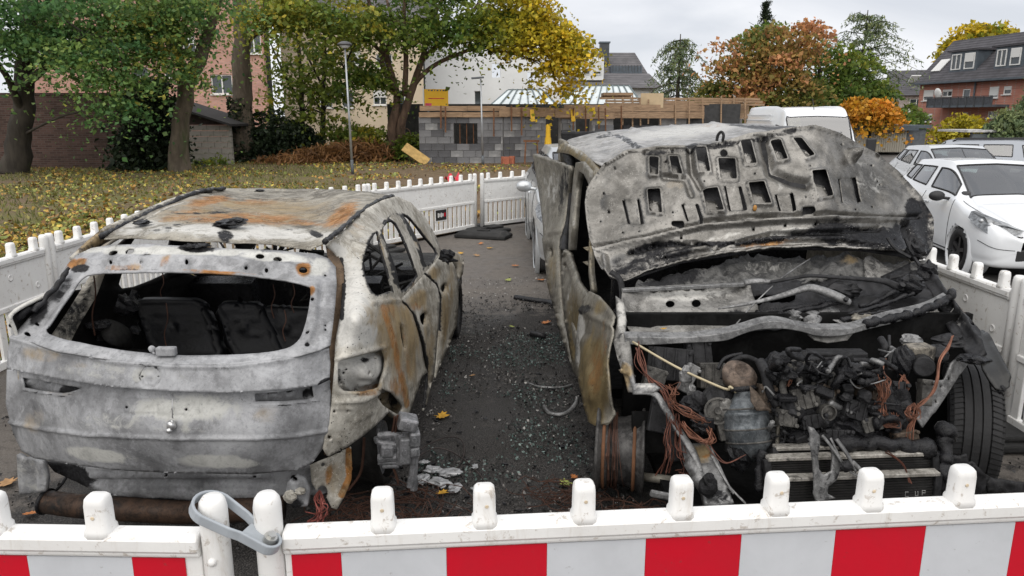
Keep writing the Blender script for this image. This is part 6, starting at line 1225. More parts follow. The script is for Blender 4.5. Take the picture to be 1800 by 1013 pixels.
hp('arch_inner', [(655, 692), (672, 676), (696, 686), (716, 716), (706, 738), (686, 734), (668, 716)], [(660, 690, 'R', .09), (700, 690, 'R', .06), (712, 720, 'R', .07), (686, 730, 'R', .10)], BP, step=5, thick=.01, holes=[circ(670, 703, 2.4), circ(693, 716, 2)], relief=[('line', [(676, 684), (682, 726)], 5, .02)], paint=[('tan', 'all', .55), ('soot', 690, 700, 16, 14, 40, .6)])
# doors
d1 = [(705, 527), (727, 504), (746, 483), (766, 500), (773, 523), (772, 560), (769, 600), (763, 660), (752, 705), (745, 722), (748, 690), (752, 660), (743, 605), (727, 551)]; d1a = [(705, 527, 'R', .02), (746, 483, 'R', .025), (773, 523, 'R', -.01), (727, 551, 'R', .0), (745, 610, 'R', -.012), (770, 590, 'R', -.015), (745, 718, 'R', .0), (763, 660, 'R', -.005)]
d2 = [(747, 481), (762, 464), (776, 447), (790, 452), (800, 470), (806, 500), (806, 540), (803, 572), (790, 605), (765, 665), (771, 600), (774, 560), (775, 523), (768, 499)]; d2a = [(747, 481, 'R', .025), (776, 447, 'R', .04), (800, 470, 'R', .02), (806, 540, 'R', -.005), (765, 662, 'R', .0), (774, 530, 'R', -.012), (790, 605, 'R', 0), (790, 510, 'R', -.012)]
for mf in (None, mir):
    hp('rear_door', d1, d1a, BP, holes=[smoothpoly([(741, 556), (749, 549), (752, 558), (747, 572), (741, 566)], 2)], step=5, thick=.012, dent=(.003, 6), mirror=mf, inner=M_SOOTIN, relief=[('line', [(715, 535), (750, 510), (770, 507)], 5, .006), ('pit', 747, 561, 11, -.012), ('line', [(735, 560), (752, 640)], 8, .008), ('line', [(757, 590), (756, 680)], 6, -.008), ('line', [(765, 560), (762, 640)], 5, .008)], paint=[('tan', 735, 525, 26, 18, -30, .7), ('tan', 752, 600, 18, 100, 4, .6), ('rust', 730, 540, 14, 12, 0, .5), ('soot', 'line', [(705, 528), (727, 552), (743, 605), (752, 660), (746, 715)], 3, .7), ('soot', 755, 650, 5, 50, 3, .4), ('ash', 765, 560, 5, 50, 3, .4)])
    hp('front_door', d2, d2a, BP, holes=[smoothpoly([(778, 503), (783, 498), (786, 506), (782, 514), (778, 511)], 2)], step=5, thick=.012, dent=(.003, 6), mirror=mf, inner=M_SOOTIN, relief=[('line', [(752, 488), (775, 465), (796, 468)], 5, .006), ('pit', 781, 507, 8, -.012), ('line', [(785, 520), (780, 600)], 5, .008), ('line', [(795, 490), (797, 560)], 4, -.006)], paint=[('tan', 765, 480, 18, 14, -40, .6), ('tan', 785, 540, 16, 90, 8, .55), ('soot', 'line', [(747, 482), (768, 500), (775, 523), (773, 580)], 2.5, .7), ('ash', 790, 520, 6, 40, 5, .4)])
    hp('front_wing', [(777, 446), (790, 438), (808, 446), (816, 458), (814, 482), (808, 490), (804, 470), (790, 452)], [(777, 446, 'R', .06), (808, 446, 'R', .02), (816, 460, 'R', 0), (806, 488, 'R', 0)], BP, step=5, thick=.02, mirror=mf, paint=[('tan', 'all', .4)])
m = MB(); q = A(781, 447, 'R', -.02); m.ell(q+Vector((.02, .0, -.01)), (.05, .04, .045), 10, 8, .7, 3); m.tube([q, q+Vector((.05, .0, -.04)), q+Vector((.09, .02, -.05))], [.02, .016, .006], 6); m.build('melted_wing_mirror', BB, HB, True, False)
# hood and front, seen only past the roof
m = MB(); m.prism([(5.55, .30), (5.55, .74), (6.2, .70), (6.75, .62), (6.98, .50), (7.0, .25)], lambda y, z: Vector((-2.05+.05*(y-3.43), y, z)), lambda y, z: Vector((-.66+.05*(y-3.43), y, z))); m.build('hood', BI, HB, True, bevel=.03)
# wheels: front right tyre still there, the others burnt to the disc
def tyre(parent, c, axis, r, w, label=None, tread=True, name='tyre', mat=None, ngroove=4, blocks=70, world=True):
    ax = Vector(axis).normalized(); m = MB(); prof = [(r*.66, -w*.40), (r*.80, -w*.49), (r*.93, -w*.475), (r*.985, -w*.41)]
    for k in range(ngroove+1):
        a0 = -w*.40+w*.8*k/(ngroove+1); a1 = -w*.40+w*.8*(k+1)/(ngroove+1); g = w*.022
        prof += [(r*(1-.012*abs(a0/(w*.4))**2), a0+g*.4), (r*(1-.012*abs(a1/(w*.4))**2), a1-g)]
        if k < ngroove: prof += [(r*.962, a1-g*.8), (r*.962, a1+g*.4)]
    prof += [(r*.985, w*.41), (r*.93, w*.475), (r*.80, w*.49), (r*.66, w*.40), (r*.64, w*.2), (r*.64, -w*.2), (r*.66, -w*.40)]
    m.rev(prof, c, ax, 64); o = m.build(name, mat or M_TYRE, parent, world, False)
    if tread:
        u = ax.orthogonal().normalized(); v = ax.cross(u); s_ = MB()
        for k in range(blocks):
            a = 2*math.pi*k/blocks; d = u*math.cos(a)+v*math.sin(a); tg = -u*math.sin(a)+v*math.cos(a)
            for sg in (-1, 1):
                p = Vector(c)+d*(r*.992); s_.beam(p+ax*sg*w*.24, p+ax*sg*w*.46+tg*w*.06-d*r*.03, .004, .012, d)
        s_.build('sipes', simple('tread_gap', (.006, .006, .006), .9), o, world)
    return o
tyre(HB, Vector((-.545, 6.2, .24)), (.998, -.05, 0), .26, .19, name='front_tyre', mat=BB, tread=False); tyre(HB, mirv((-.545, 6.2, .24)), (.998, -.05, 0), .26, .19, name='front_tyre', mat=BB, tread=False)
def hub(c, sg):
    c = Vector(c); ax = Vector((sg, -.05*sg, 0)); h = MB(); h.cyl(c-ax*.02, c+ax*.0, .14, seg=32); h.cyl(c+ax*.0, c+ax*.05, .075, seg=20); h.cyl(c+ax*.05, c+ax*.07, .03, seg=12); o = h.build('brake_disc', BS, HB, True, bevel=.004)
hub((-.66, 3.5, .20), 1); hub(mirv((-.66, 3.5, .20)), -1)
# rear right knuckle, caliper and spring links hanging outside the arch
K = lambda px, py, d=0: P(px, py, 3.18+d)
for nm, pts, w_, h_ in (('knuckle', [(724, 738), (727, 770), (728, 800), (726, 835), (722, 856)], .05, .045), ('caliper_arm', [(664, 766), (690, 764), (702, 766)], .035, .03), ('caliper_arm', [(662, 768), (668, 778), (704, 782)], .035, .03), ('caliper_arm', [(664, 805), (702, 803)], .05, .035), ('caliper_arm', [(664, 813), (702, 812)], .03, .02), ('caliper_arm', [(672, 819), (702, 818)], .03, .024), ('caliper_bridge', [(700, 763), (706, 785), (704, 815)], .055, .05), ('strut_leg', [(726, 830), (729, 850), (727, 862)], .04, .03)):
    pp = catmull([K(*p) for p in pts], 4); mm = MB(); mm.tube(pp, [w_/2*(1+.15*mnoise.noise(p*40)) for p in pp], 6, True, h_/w_); mm.build(nm, BS, HB, True, False, bevel=.004)
for nm, c_, r_, rt in (('knuckle_boss', (716, 742), (.09, .09, .06), .3), ('knuckle_plate', (728, 768), (.05, .09, .07), .05), ('knuckle_plate', (728, 790), (.045, .09, .05), -.05), ('caliper_piston', (680, 790), (.06, .07, .06), .1), ('caliper_body', (711, 788), (.055, .09, .13), .05), ('link_bush', (722, 748), (.05, .06, .05), .5)):
    mm = MB(); mm.box(K(*c_), r_, m=Matrix.Rotation(rt, 3, 'Y') @ Matrix.Rotation(.25, 3, 'Z')); mm.build(nm, BS, HB, True, bevel=.010, seg=2)
    mm = MB(); p = K(*c_)+Vector((.01, -r_[1]*.55, .004)); mm.cyl(p+Vector((0, .02, 0)), p+Vector((0, -.008, 0)), .012, seg=6); mm.build('bolt', BS, HB, True)
for a_, b_ in (((694, 732), (688, 766)), ((699, 730), (694, 764)), ((690, 820), (700, 850))): mm = MB(); mm.tube([K(*a_), K((a_[0]+b_[0])/2+1, (a_[1]+b_[1])/2), K(*b_)], .006, 5); mm.build('brake_line', M_RUSTW, HB, True)
mm = MB(); mm.tube(catmull([K(640, 770), K(638, 805), K(632, 835), K(612, 862)], 4), .007, 5); mm.build('brake_line', M_RUSTW, HB, True)
# wheel well and floor behind
mm = MB(); mm.box((-1.38, 4.95, .20), (1.3, 3.2, .05)); mm.build('floor_pan', BI, HB, True)
mm = MB(); mm.rev([(.30, -.35), (.33, 0), (.30, 0)], (-.62, 3.52, .36), (.998, -.05, 0), 24); mm.build('wheel_well', BI, HB, True, True); mm = MB(); mm.rev([(.30, -.35), (.33, 0), (.30, 0)], mirv((-.62, 3.52, .36)), (-.998, .05, 0), 24); mm.build('wheel_well', BI, HB, True, True)
# interior: seat backs, left inner quarter, dashboard
def seat(px, w=.5): pass
for out, Yt, Yb in (([(240, 534), (250, 529), (345, 531), (356, 538), (388, 618), (380, 628), (275, 626), (262, 600)], 3.72, 3.58), ([(384, 540), (392, 535), (448, 537), (458, 542), (492, 618), (486, 628), (415, 628), (405, 605)], 3.72, 3.58), ([(465, 541), (540, 546), (560, 560), (560, 630), (505, 630)], 3.74, 3.6)):
    xs = [p[0] for p in out]; hp('seat_back', out, [(min(xs), 532, Yt), (max(xs), 532, Yt), (min(xs), 626, Yb), (max(xs), 626, Yb)], simple('charred_seat_steel', (.005, .0055, .007), .45, .1, .5, 14, .25, 40, (.014, .014, .016), 9, .25, spec=.25), step=6, thick=.05, relief=[('loop', out, 5, .012), ('line', [(min(xs)+30, 560), (max(xs)-40, 560)], 4, -.008), ('line', [(min(xs)+40, 585), (max(xs)-35, 587)], 4, -.008), ('pit', (min(xs)+max(xs))/2-10, 575, 8, -.02)])
m = MB(); m.box((-1.36, 5.35, .62), (1.4, .35, .35)); m.build('dashboard', BB, HB, True, bevel=.05)
for k in range(26):
    m = MB(); a_ = Vector((random.uniform(-1.95, -.9), random.uniform(4.7, 5.2), random.uniform(.6, 1.0))); m.tube([a_, a_+Vector((random.uniform(-.2, .2), random.uniform(-.1, .1), random.uniform(-.1, .25))), a_+Vector((random.uniform(-.4, .4), random.uniform(-.1, .2), random.uniform(-.3, .25)))], random.uniform(.006, .02), 5); m.build('dashboard_strut', BI, HB, True, False)
for x_ in (-1.85, -1.05):
    m = MB(); m.box((x_, 4.6, .55), (.46, .12, .62), m=Matrix.Rotation(R(12), 3, 'X')); m.tube([(x_-.15, 4.66, .8), (x_-.13, 4.7, 1.0), (x_+.13, 4.7, 1.0), (x_+.15, 4.66, .8)], .012, 6); m.build('front_seat_frame', BB, HB, True, bevel=.03)
hp('inner_quarter', [(160, 482), (185, 480), (170, 520), (140, 570), (122, 605), (100, 600), (90, 590), (120, 545)], [(160, 482, 3.45), (185, 480, 3.5), (90, 590, 3.12), (122, 605, 3.14)], BP, step=6, thick=.02, relief=[('line', [(172, 484), (110, 596)], 6, .015)], paint=[('tan', 'all', .35), ('soot', 130, 560, 30, 50, 30, .5), ('soot', 160, 500, 30, 6, -60, .4)])
hp('wheel_house', smoothpoly([(180, 600), (175, 575), (185, 560), (205, 570), (225, 590), (235, 612), (200, 612)], 3), [(175, 575, 3.45), (205, 565, 3.5), (235, 610, 3.6), (190, 612, 3.35)], BI, step=6, thick=.02, relief=[('pit', 205, 590, 25, .05)], paint=[('soot', 'all', .3)])
for k in range(14):
    m = MB(); p = P(random.uniform(130, 240), random.uniform(530, 600), random.uniform(3.4, 3.9)); m.ell(p, (random.uniform(.03, .09), .05, random.uniform(.02, .06)), 9, 6, .6, 3); m.build('charred_lining', BB, HB, True, False)
for px, y0, y1, Y_ in ((292, 533, 615, 3.5), (165, 485, 590, 3.3), (285, 480, 530, 4.0), (500, 545, 600, 3.4), (480, 500, 560, 3.7), (515, 500, 550, 3.6)):
    m = MB(); m.tube(catmull([P(px, y0, Y_), P(px+3, (2*y0+y1)/3, Y_), P(px-3, (y0+2*y1)/3, Y_), P(px+2, y1, Y_)], 4), .0032, 4); m.build('hanging_wire', M_RUSTW, HB, True)
lumpy('melted_lamp', [P(22, 574, 2.98), P(35, 556, 3.0), P(48, 540, 3.03)], .022, BB, HB, 8, .6, 6); lumpy('melted_seal', [P(60, 548, 3.02), P(85, 520, 3.08), P(105, 495, 3.15), P(122, 470, 3.22)], .011, BB, HB, 6, .5, 12)
# copper loom at the corner post
m = MB()
for k in range(14): 
    j = lambda s_: Vector((random.gauss(0, s_), random.gauss(0, s_), random.gauss(0, s_))); m.tube(catmull([P(562, 862, 2.9), P(560, 880, 2.84)+j(.012), P(566, 900, 2.8)+j(.02), P(553, 925, 2.78)+j(.03)], 4), .0025, 4)
m.build('copper_loom', simple('reddish_copper', (.26, .075, .06), .5, .4, .3, 20, 0), HB, True)
# ================================================================== burnt van (right), bonnet up
SIDES['V'] = (.42, 4.5, .0, 1); SIDES['W'] = (2.44, 4.5, .0, -1)
_vc = np.array([1.43, 0, 0])
def vmir(X): Y_ = X.copy(); Y_[:, 0] = 2.86-Y_[:, 0]; return Y_
BH_ = burnt('scorched_hood_inner', (.098, .094, .086), (.262, .253, .236), 1.0, rough=.30, metal=.7, swirl=.25, sootamt=.1, speck=.35, blot=.3, flake=.18)
BV = burnt('scorched_van_roof', (.20, .195, .185), (.40, .39, .375), 1., rough=.4, metal=.4, swirl=.3, sootamt=.12, speck=.5)
BD = burnt('scorched_van_side', (.13, .12, .10), (.25, .235, .20), 1., rough=.42, metal=.4, swirl=.25, blot=.22, sootamt=.16, speck=.25, tan=(.24, .185, .095))
BC = burnt('scorched_cowl', (.11, .107, .10), (.27, .264, .25), 1.2, rough=.6, metal=.25, swirl=.3, sootamt=.2, speck=.2)
BK2 = burnt('soot_covered_steel', (.012, .012, .0125), (.034, .034, .036), 1.5, rough=.42, metal=.1, swirl=.3, bump=.5, spec=.15, flake=.4)
BE = burnt('engine_char', (.005, .005, .006), (.016, .016, .018), 3., rough=.2, metal=.0, swirl=.5, bump=1., spec=.3, flake=.25)
BSt = burnt('dull_steel', (.12, .12, .12), (.26, .26, .258), 2.5, rough=.45, metal=.5, swirl=.4)
BZ = burnt('dead_black_soot', (.006, .006, .006), (.014, .014, .014), 1.5, rough=.7, metal=.0, swirl=.3, bump=.4, spec=.05, flake=0)
VN = thing('burnt_out_van', 'burnt out van facing the camera with its bonnet raised, right of the hatchback', 'van', (1.43, 5.4, 0))
def vp(name, outline, anchors, mat, **kw): return panel(name, outline, anchors, mat, kw.pop('parent', VN), **kw)
C2 = lambda q: [(1000+x/2.5318, 200+y/2.5318) for x, y in q]
# roof
vp('roof', [(985, 254), (1000, 245), (1030, 237), (1060, 231), (1110, 226), (1150, 222), (1250, 216), (1330, 218), (1420, 224), (1480, 232), (1450, 240), (1350, 243), (1262, 252), (1200, 262), (1105, 272), (1068, 296), (1046, 284), (1020, 268), (1003, 258)], [(990, 252, 7.2), (1060, 231, 7.6), (1150, 222, 7.7), (1250, 216, 7.75), (1400, 222, 7.6), (1480, 232, 6.8), (1105, 270, 5.2), (1200, 262, 5.15), (1300, 246, 5.3), (1046, 284, 5.3), (1068, 296, 5.1)], BV, step=5, thick=.012, dent=(.008, 4), relief=[('line', [(1060, 250), (1090, 240), (1130, 262)], 4, .02), ('line', [(1110, 226), (1150, 240), (1180, 262)], 4, .02), ('line', [(1075, 236), (1110, 252), (1125, 268)], 3, -.015), ('line', [(1180, 222), (1260, 240)], 5, .015), ('line', [(1250, 217), (1340, 236)], 5, .015)],
   paint=[('soot', 'line', [(1050, 240), (1085, 240), (1120, 258)], 2.5, .8), ('soot', 'line', [(1068, 234), (1100, 244), (1130, 262)], 2.5, .6), ('ash', 1200, 232, 130, 12, -6, .6), ('soot', 1330, 224, 60, 4, 6, .8), ('rust', 1250, 222, 60, 3, 0, .45), ('soot', 1230, 256, 80, 4, -6, .6), ('soot', 1390, 226, 60, 6, 0, .7)])
# left cant rail and door frames
vp('cant_rail', [(978, 268), (982, 256), (992, 250), (1005, 256), (1022, 266), (1040, 282), (1050, 300), (1052, 325), (1046, 330), (1042, 305), (1030, 290), (1012, 278), (1000, 270), (988, 268)], [(985, 256, 7.1), (1022, 268, 5.9), (1048, 300, 5.1), (1046, 328, 4.95), (980, 266, 7.1)], BD, step=5, thick=.05, paint=[('tan', 'all', .55), ('ash', 1010, 262, 30, 5, 35, .5)])
vp('a_pillar', [(1044, 300), (1054, 300), (1058, 330), (1046, 380), (1044, 430), (1046, 480), (1050, 512), (1040, 510), (1036, 470), (1037, 420), (1040, 360)], [(1048, 302, 5.0), (1054, 330, 4.95), (1040, 420, 4.75), (1046, 510, 4.5)], BD, step=5, thick=.06, paint=[('tan', 'all', .4)])
vp('front_door_frame', [(1012, 286), (1024, 284), (1036, 300), (1043, 322), (1041, 350), (1036, 346), (1034, 322), (1026, 306), (1018, 302), (1013, 330), (1009, 370), (1006, 410), (1004, 440), (999, 440), (1000, 400), (1004, 350), (1008, 310)], [(1012, 286, 6.0), (1036, 300, 5.2), (1041, 350, 5.0), (1004, 440, 5.75), (1000, 400, 5.9), (1013, 320, 5.9)], BD, step=5, thick=.045, paint=[('ash', 'all', .25)])
vp('rear_pillar', [(984, 266), (1000, 272), (1004, 300), (1000, 340), (994, 400), (990, 440), (983, 438), (986, 380), (990, 320)], [(984, 266, 7.0), (1000, 272, 6.6), (992, 400, 6.3), (986, 438, 6.1)], BK2, step=6, thick=.05)
vp('front_door', [(990, 441), (1001, 444), (1010, 470), (1020, 500), (1034, 520), (1028, 560), (1023, 600), (1022, 640), (1020, 662), (1012, 662), (1002, 622), (994, 570), (988, 520), (986, 470)], [(990, 441, 5.85), (1001, 444, 5.8), (1034, 520, 4.6), (1020, 655, 4.62), (1012, 662, 4.7), (986, 490, 5.9), (994, 570, 5.5)], BD, step=5, thick=.03, dent=(.004, 5), holes=[circ(993, 468, 2, 4)], relief=[('line', [(1000, 460), (1012, 500), (1022, 540)], 5, .015), ('line', [(998, 480), (1004, 560), (1014, 640)], 6, -.01)], paint=[('tan', 1008, 580, 16, 90, 0, .6), ('ash', 1000, 520, 8, 60, 0, .3)])
# side door hanging open behind
vp('side_door', [(937, 271), (945, 274), (975, 282), (1002, 291), (1004, 300), (998, 340), (992, 380), (985, 412), (980, 440), (981, 480), (984, 530), (990, 570), (1000, 615), (1014, 660), (1008, 655), (996, 620), (984, 585), (974, 548), (966, 505), (960, 460), (955, 410), (952, 375), (944, 320)], [(937, 271, 7.6), (1002, 291, 6.3), (944, 320, 7.5), (998, 340, 6.4), (955, 400, 7.0), (985, 412, 6.3), (962, 470, 6.6), (982, 480, 6.0), (976, 552, 6.0), (990, 570, 5.6), (1012, 657, 4.9)], BD, step=5, thick=.04, dent=(.005, 3), holes=[circ(966, 444, 2.2, 8)], relief=[('line', [(940, 274), (1002, 294)], 4, .02), ('line', [(965, 410), (985, 405)], 4, .025), ('line', [(957, 420), (966, 500), (985, 575)], 4, .02), ('poly', [(961, 432), (970, 430), (971, 455), (963, 458)], -.02, 3)], paint=[('ash', 970, 330, 20, 40, 0, .4), ('soot', 990, 330, 10, 50, 8, .5), ('tan', 970, 480, 14, 60, 0, .45)])
# load space behind: dark floor, far side and bulkhead
MB().box((1.45, 5.9, .30), (1.9, 3.8, .06)).build('floor', BZ, VN, True); MB().prism([(4.2, .3), (4.2, .92), (5.1, 1.52), (5.4, 1.6), (7.7, 1.66), (7.7, .3)], lambda y, z: Vector((2.40-max(0, z-.9)*.22, y, z)), lambda y, z: Vector((2.34-max(0, z-.9)*.22, y, z))).build('body_side', BD, VN, True); MB().box((1.43, 7.75, 1.0), (1.85, .05, 1.4)).build('rear_wall', BK2, VN, True, bevel=.02)
MB().box((.50, 7.35, .98), (.05, .8, 1.3)).build('rear_quarter', BD, VN, True, bevel=.02); MB().box((.47, 5.4, .32), (.06, 2.2, .12)).build('door_sill', BD, VN, True, bevel=.02)
for x_ in (.95, 1.85): m = MB(); m.box((x_, 5.2, .75), (.46, .14, .75), m=Matrix.Rotation(R(10), 3, 'X')); m.box((x_, 4.95, .45), (.46, .5, .12)); m.build('seat_frame', BB, VN, True, bevel=.04)
# ---------------- bonnet: pressed inner panel with lightening holes over an outer skin
hood_o = C2([(190, 740), (150, 700), (120, 640), (95, 560), (82, 480), (75, 400), (82, 350), (100, 310), (160, 230), (260, 168), (400, 152), (540, 150), (650, 142), (800, 95), (1000, 70), (1090, 60), (1200, 95), (1350, 178), (1450, 258), (1560, 378), (1608, 470), (1612, 540), (1605, 600), (1575, 648), (1500, 622), (1300, 612), (1100, 600), (900, 606), (700, 630), (500, 668), (350, 712), (250, 752)])
hood_a = [(1075, 492, 4.10), (1099, 496, 4.05), (1197, 463, 4.08), (1300, 446, 4.12), (1434, 437, 4.14), (1592, 445, 4.22), (1622, 457, 4.30), (1045, 450, 4.32), (1030, 350, 4.62), (1063, 291, 4.70), (1103, 266, 4.66), (1257, 255, 4.58), (1430, 224, 4.62), (1533, 271, 4.68), (1616, 350, 4.62), (1636, 400, 4.5), (1330, 340, 4.34), (1200, 345, 4.38), (1460, 330, 4.38), (1560, 380, 4.42), (1100, 380, 4.45)]
Hq = lambda q, r=4: rnd_corners(C2(q), r)
H1 = [[(357, 195), (402, 200), (400, 280), (360, 275)], [(445, 195), (485, 195), (507, 275), (460, 270)], [(560, 160), (610, 158), (630, 265), (575, 265)], [(660, 205), (740, 205), (748, 298), (672, 298)], [(760, 130), (810, 125), (835, 230), (785, 232)], [(893, 122), (940, 120), (972, 210), (925, 218)], [(990, 115), (1030, 112), (1090, 190), (1050, 205)], [(1072, 260), (1135, 255), (1170, 370), (1105, 380)], [(350, 340), (410, 338), (420, 450), (360, 440)], [(590, 340), (660, 335), (690, 435), (612, 440)], [(795, 312), (868, 305), (900, 405), (820, 408)], [(455, 478), (512, 476), (514, 500), (458, 502)], [(1037, 418), (1095, 412), (1100, 440), (1042, 444)]]
H2 = [[(236, 385), (247, 385), (272, 490), (262, 490)], [(300, 380), (311, 378), (334, 490), (318, 492)], [(690, 322), (700, 320), (724, 430), (714, 430)], [(755, 325), (768, 322), (794, 428), (778, 430)], [(500, 405), (511, 403), (535, 475), (526, 478)], [(562, 405), (575, 402), (600, 475), (585, 478)], [(917, 360), (928, 358), (946, 432), (935, 435)], [(985, 355), (998, 352), (1012, 430), (998, 435)], [(1199, 290), (1209, 288), (1224, 395), (1214, 397)], [(1265, 285), (1279, 282), (1302, 390), (1287, 395)]]
pts_small = [(335, 178, 6), (460, 170, 7), (905, 98, 6), (1000, 105, 5), (430, 215, 7), (602, 300, 7), (828, 268, 7), (155, 355, 8), (1345, 232, 8), (1075, 232, 6), (1055, 372, 6), (462, 440, 7), (1275, 428, 7), (1350, 415, 7), (240, 530, 7), (312, 525, 6), (1448, 560, 6), (280, 620, 8), (500, 555, 10), (822, 515, 10), (962, 500, 10), (1098, 492, 10), (375, 582, 8), (178, 440, 9), (205, 245, 6), (1215, 135, 6), (665, 603, 5), (950, 568, 5), (400, 640, 5), (430, 648, 5), (140, 480, 5), (1360, 290, 4), (1375, 300, 4), (1385, 315, 4)]
hs_ = [Hq(q) for q in H1]+[C2(q) for q in H2]+[circ(1000+690/2.5318, 200+175/2.5318, 6.5)]+[circ(1000+x/2.5318, 200+y/2.5318, max(1.4, r_/2.5318*.62), max(1.2, r_/2.5318*.5), 0, 8) for x, y, r_ in pts_small]
rel = [('loop', C2(q), 5, .009) for q in H1[:11]]
for i in range(0, 10, 2):
    a, b = H2[i], H2[i+1]; rel += [('poly', C2([a[1], b[0], b[3], a[2]]), -.012, 3)]
rel += [('line', C2([(100, 590), (200, 575), (350, 545), (600, 480), (750, 462), (900, 455), (1150, 445), (1400, 462), (1560, 455)]), 5, -.020), ('line', C2([(100, 620), (350, 565), (600, 505), (900, 480), (1150, 468), (1500, 480)]), 7, .016), ('line', C2([(270, 618), (400, 582), (560, 572), (650, 600), (760, 570), (900, 535), (1150, 525), (1380, 512)]), 4, -.022), ('line', C2([(390, 650), (550, 610), (760, 580), (900, 560), (1200, 560), (1430, 600)]), 6, .014), ('line', C2([(190, 735), (350, 705), (500, 660), (700, 622), (900, 598), (1100, 592), (1300, 604), (1500, 614)]), 3, .010), ('line', C2([(540, 150), (548, 260), (590, 330)]), 9, -.015), ('line', C2([(870, 120), (900, 260), (1000, 300), (1060, 310)]), 14, -.018), ('line', C2([(420, 280), (520, 290), (545, 360)]), 9, -.012), ('pit', *C2([(1255, 190)])[0], 6, .03), ('pit', *C2([(180, 400)])[0], 12, .02), ('pit', *C2([(500, 330)])[0], 26, .012), ('pit', *C2([(300, 320)])[0], 22, -.012), ('pit', *C2([(1150, 430)])[0], 16, .012), ('pit', *C2([(190, 300)])[0], 16, .012), ('pit', *C2([(1430, 370)])[0], 18, .014), ('line', C2([(1245, 170), (1265, 210)]), 5, .03), ('loop', hood_o, 4, .008), ('line', C2([(160, 640), (175, 720)]), 6, .02), ('line', C2([(1500, 510), (1540, 610)]), 8, -.03)]
rel = [(r_[0], r_[1], r_[2], r_[3]*2.6) if r_[0] in ('line', 'loop') else r_ for r_ in rel]
inner = vp('bonnet_inner_panel', hood_o, hood_a, BH_, holes=hs_, step=3.4, thick=.005, dent=(.006, 8), relief=rel, paint=[('soot', 'poly', C2([(900, 540), (1180, 470), (1400, 520), (1600, 400), (1612, 640), (1400, 620), (1000, 560)]), 12, .78), ('soot', 'poly', C2([(160, 640), (420, 560), (600, 560), (560, 640), (260, 750), (190, 740)]), 10, .5), ('soot', 'line', C2([(270, 618), (400, 580), (760, 580), (1150, 530), (1400, 515)]), 5, .75), ('soot', *C2([(1540, 420)])[0], 18, 16, 40, .95), ('soot', 'line', C2([(330, 180), (650, 150), (1000, 80)]), 5, .5), ('ash', *C2([(700, 545)])[0], 60, 6, -12, .4), ('ash', *C2([(1000, 520)])[0], 50, 6, -8, .55), ('ash', *C2([(1200, 500)])[0], 24, 5, 0, .5), ('ash', *C2([(1330, 290)])[0], 50, 30, 30, .35), ('rust', *C2([(1380, 560)])[0], 34, 8, 0, .65), ('rust', *C2([(1560, 470)])[0], 16, 6, -15, .8), ('rust', *C2([(870, 580)])[0], 60, 5, -5, .6), ('tan', *C2([(300, 340)])[0], 30, 20, 0, .35), ('tan', *C2([(470, 320)])[0], 26, 16, 0, .4), ('soot', *C2([(760, 360)])[0], 130, 40, 0, .2), ('ash', *C2([(900, 300)])[0], 40, 30, 0, .3)])
for q in H1[:11]:
    a, b, c, d = [np.array(p_, float) for p_ in q]; a2 = a+(d-a)*.42; b2 = a+(b-a)*.72+(d-a)*.55; c2 = d+(c-d)*.80
    ol = C2([tuple(a2), tuple(b2), tuple(c2), tuple(d+(a-d)*-.02)]); ev = tps([(k_[0], k_[1], 1./anchor_t(k_)) for k_ in hood_a]); tt = lambda p_: 1./ev(np.array([p_]))[0]*ray(*p_)[1]
    vp('pocket_tongue', ol, [(ol[0][0], ol[0][1], tt(ol[0])+.034), (ol[1][0], ol[1][1], tt(ol[1])+.03), (ol[2][0], ol[2][1], tt(ol[2])+.008), (ol[3][0], ol[3][1], tt(ol[3])+.008)], BH_, step=4, thick=.003)
vp('bonnet_outer_skin', C2([(185, 735), (115, 640), (78, 480), (70, 400), (78, 350), (96, 306), (158, 224), (258, 160), (400, 144), (540, 142), (650, 134), (800, 88), (1000, 62), (1092, 52), (1205, 88), (1355, 172), (1458, 252), (1568, 374), (1616, 468), (1620, 540), (1612, 605), (1575, 650), (1300, 610), (900, 604), (500, 665), (250, 748)]), [(a[0], a[1], a[2]+.045) for a in hood_a], BK2, step=9, thick=.006)
# hinges
for pts in ([(1073, 478), (1090, 492), (1094, 520), (1092, 545)], [(1592, 420), (1600, 440), (1618, 470), (1640, 505)], [(1560, 418), (1575, 438), (1600, 452)]):
    m = MB(); m.tube(catmull([P(x, y, 3.98+.002*(500-y)) for x, y in pts], 4), .018, 6, True, .5); m.build('bonnet_hinge', BK2, VN, True)
m = MB(); m.tube(catmull([P(1260, 248, 4.58), P(1262, 238, 4.58), P(1268, 232, 4.57), P(1272, 238, 4.56), P(1270, 248, 4.56)], 4), .009, 6); m.build('bonnet_catch', BK2, VN, True, True)
m = MB(); m.ell(P(1327, 366, 4.27), (.012, .01, .018)); m.build('amber_clip', simple('amber', (.45, .22, .05), .4), VN, True, True)
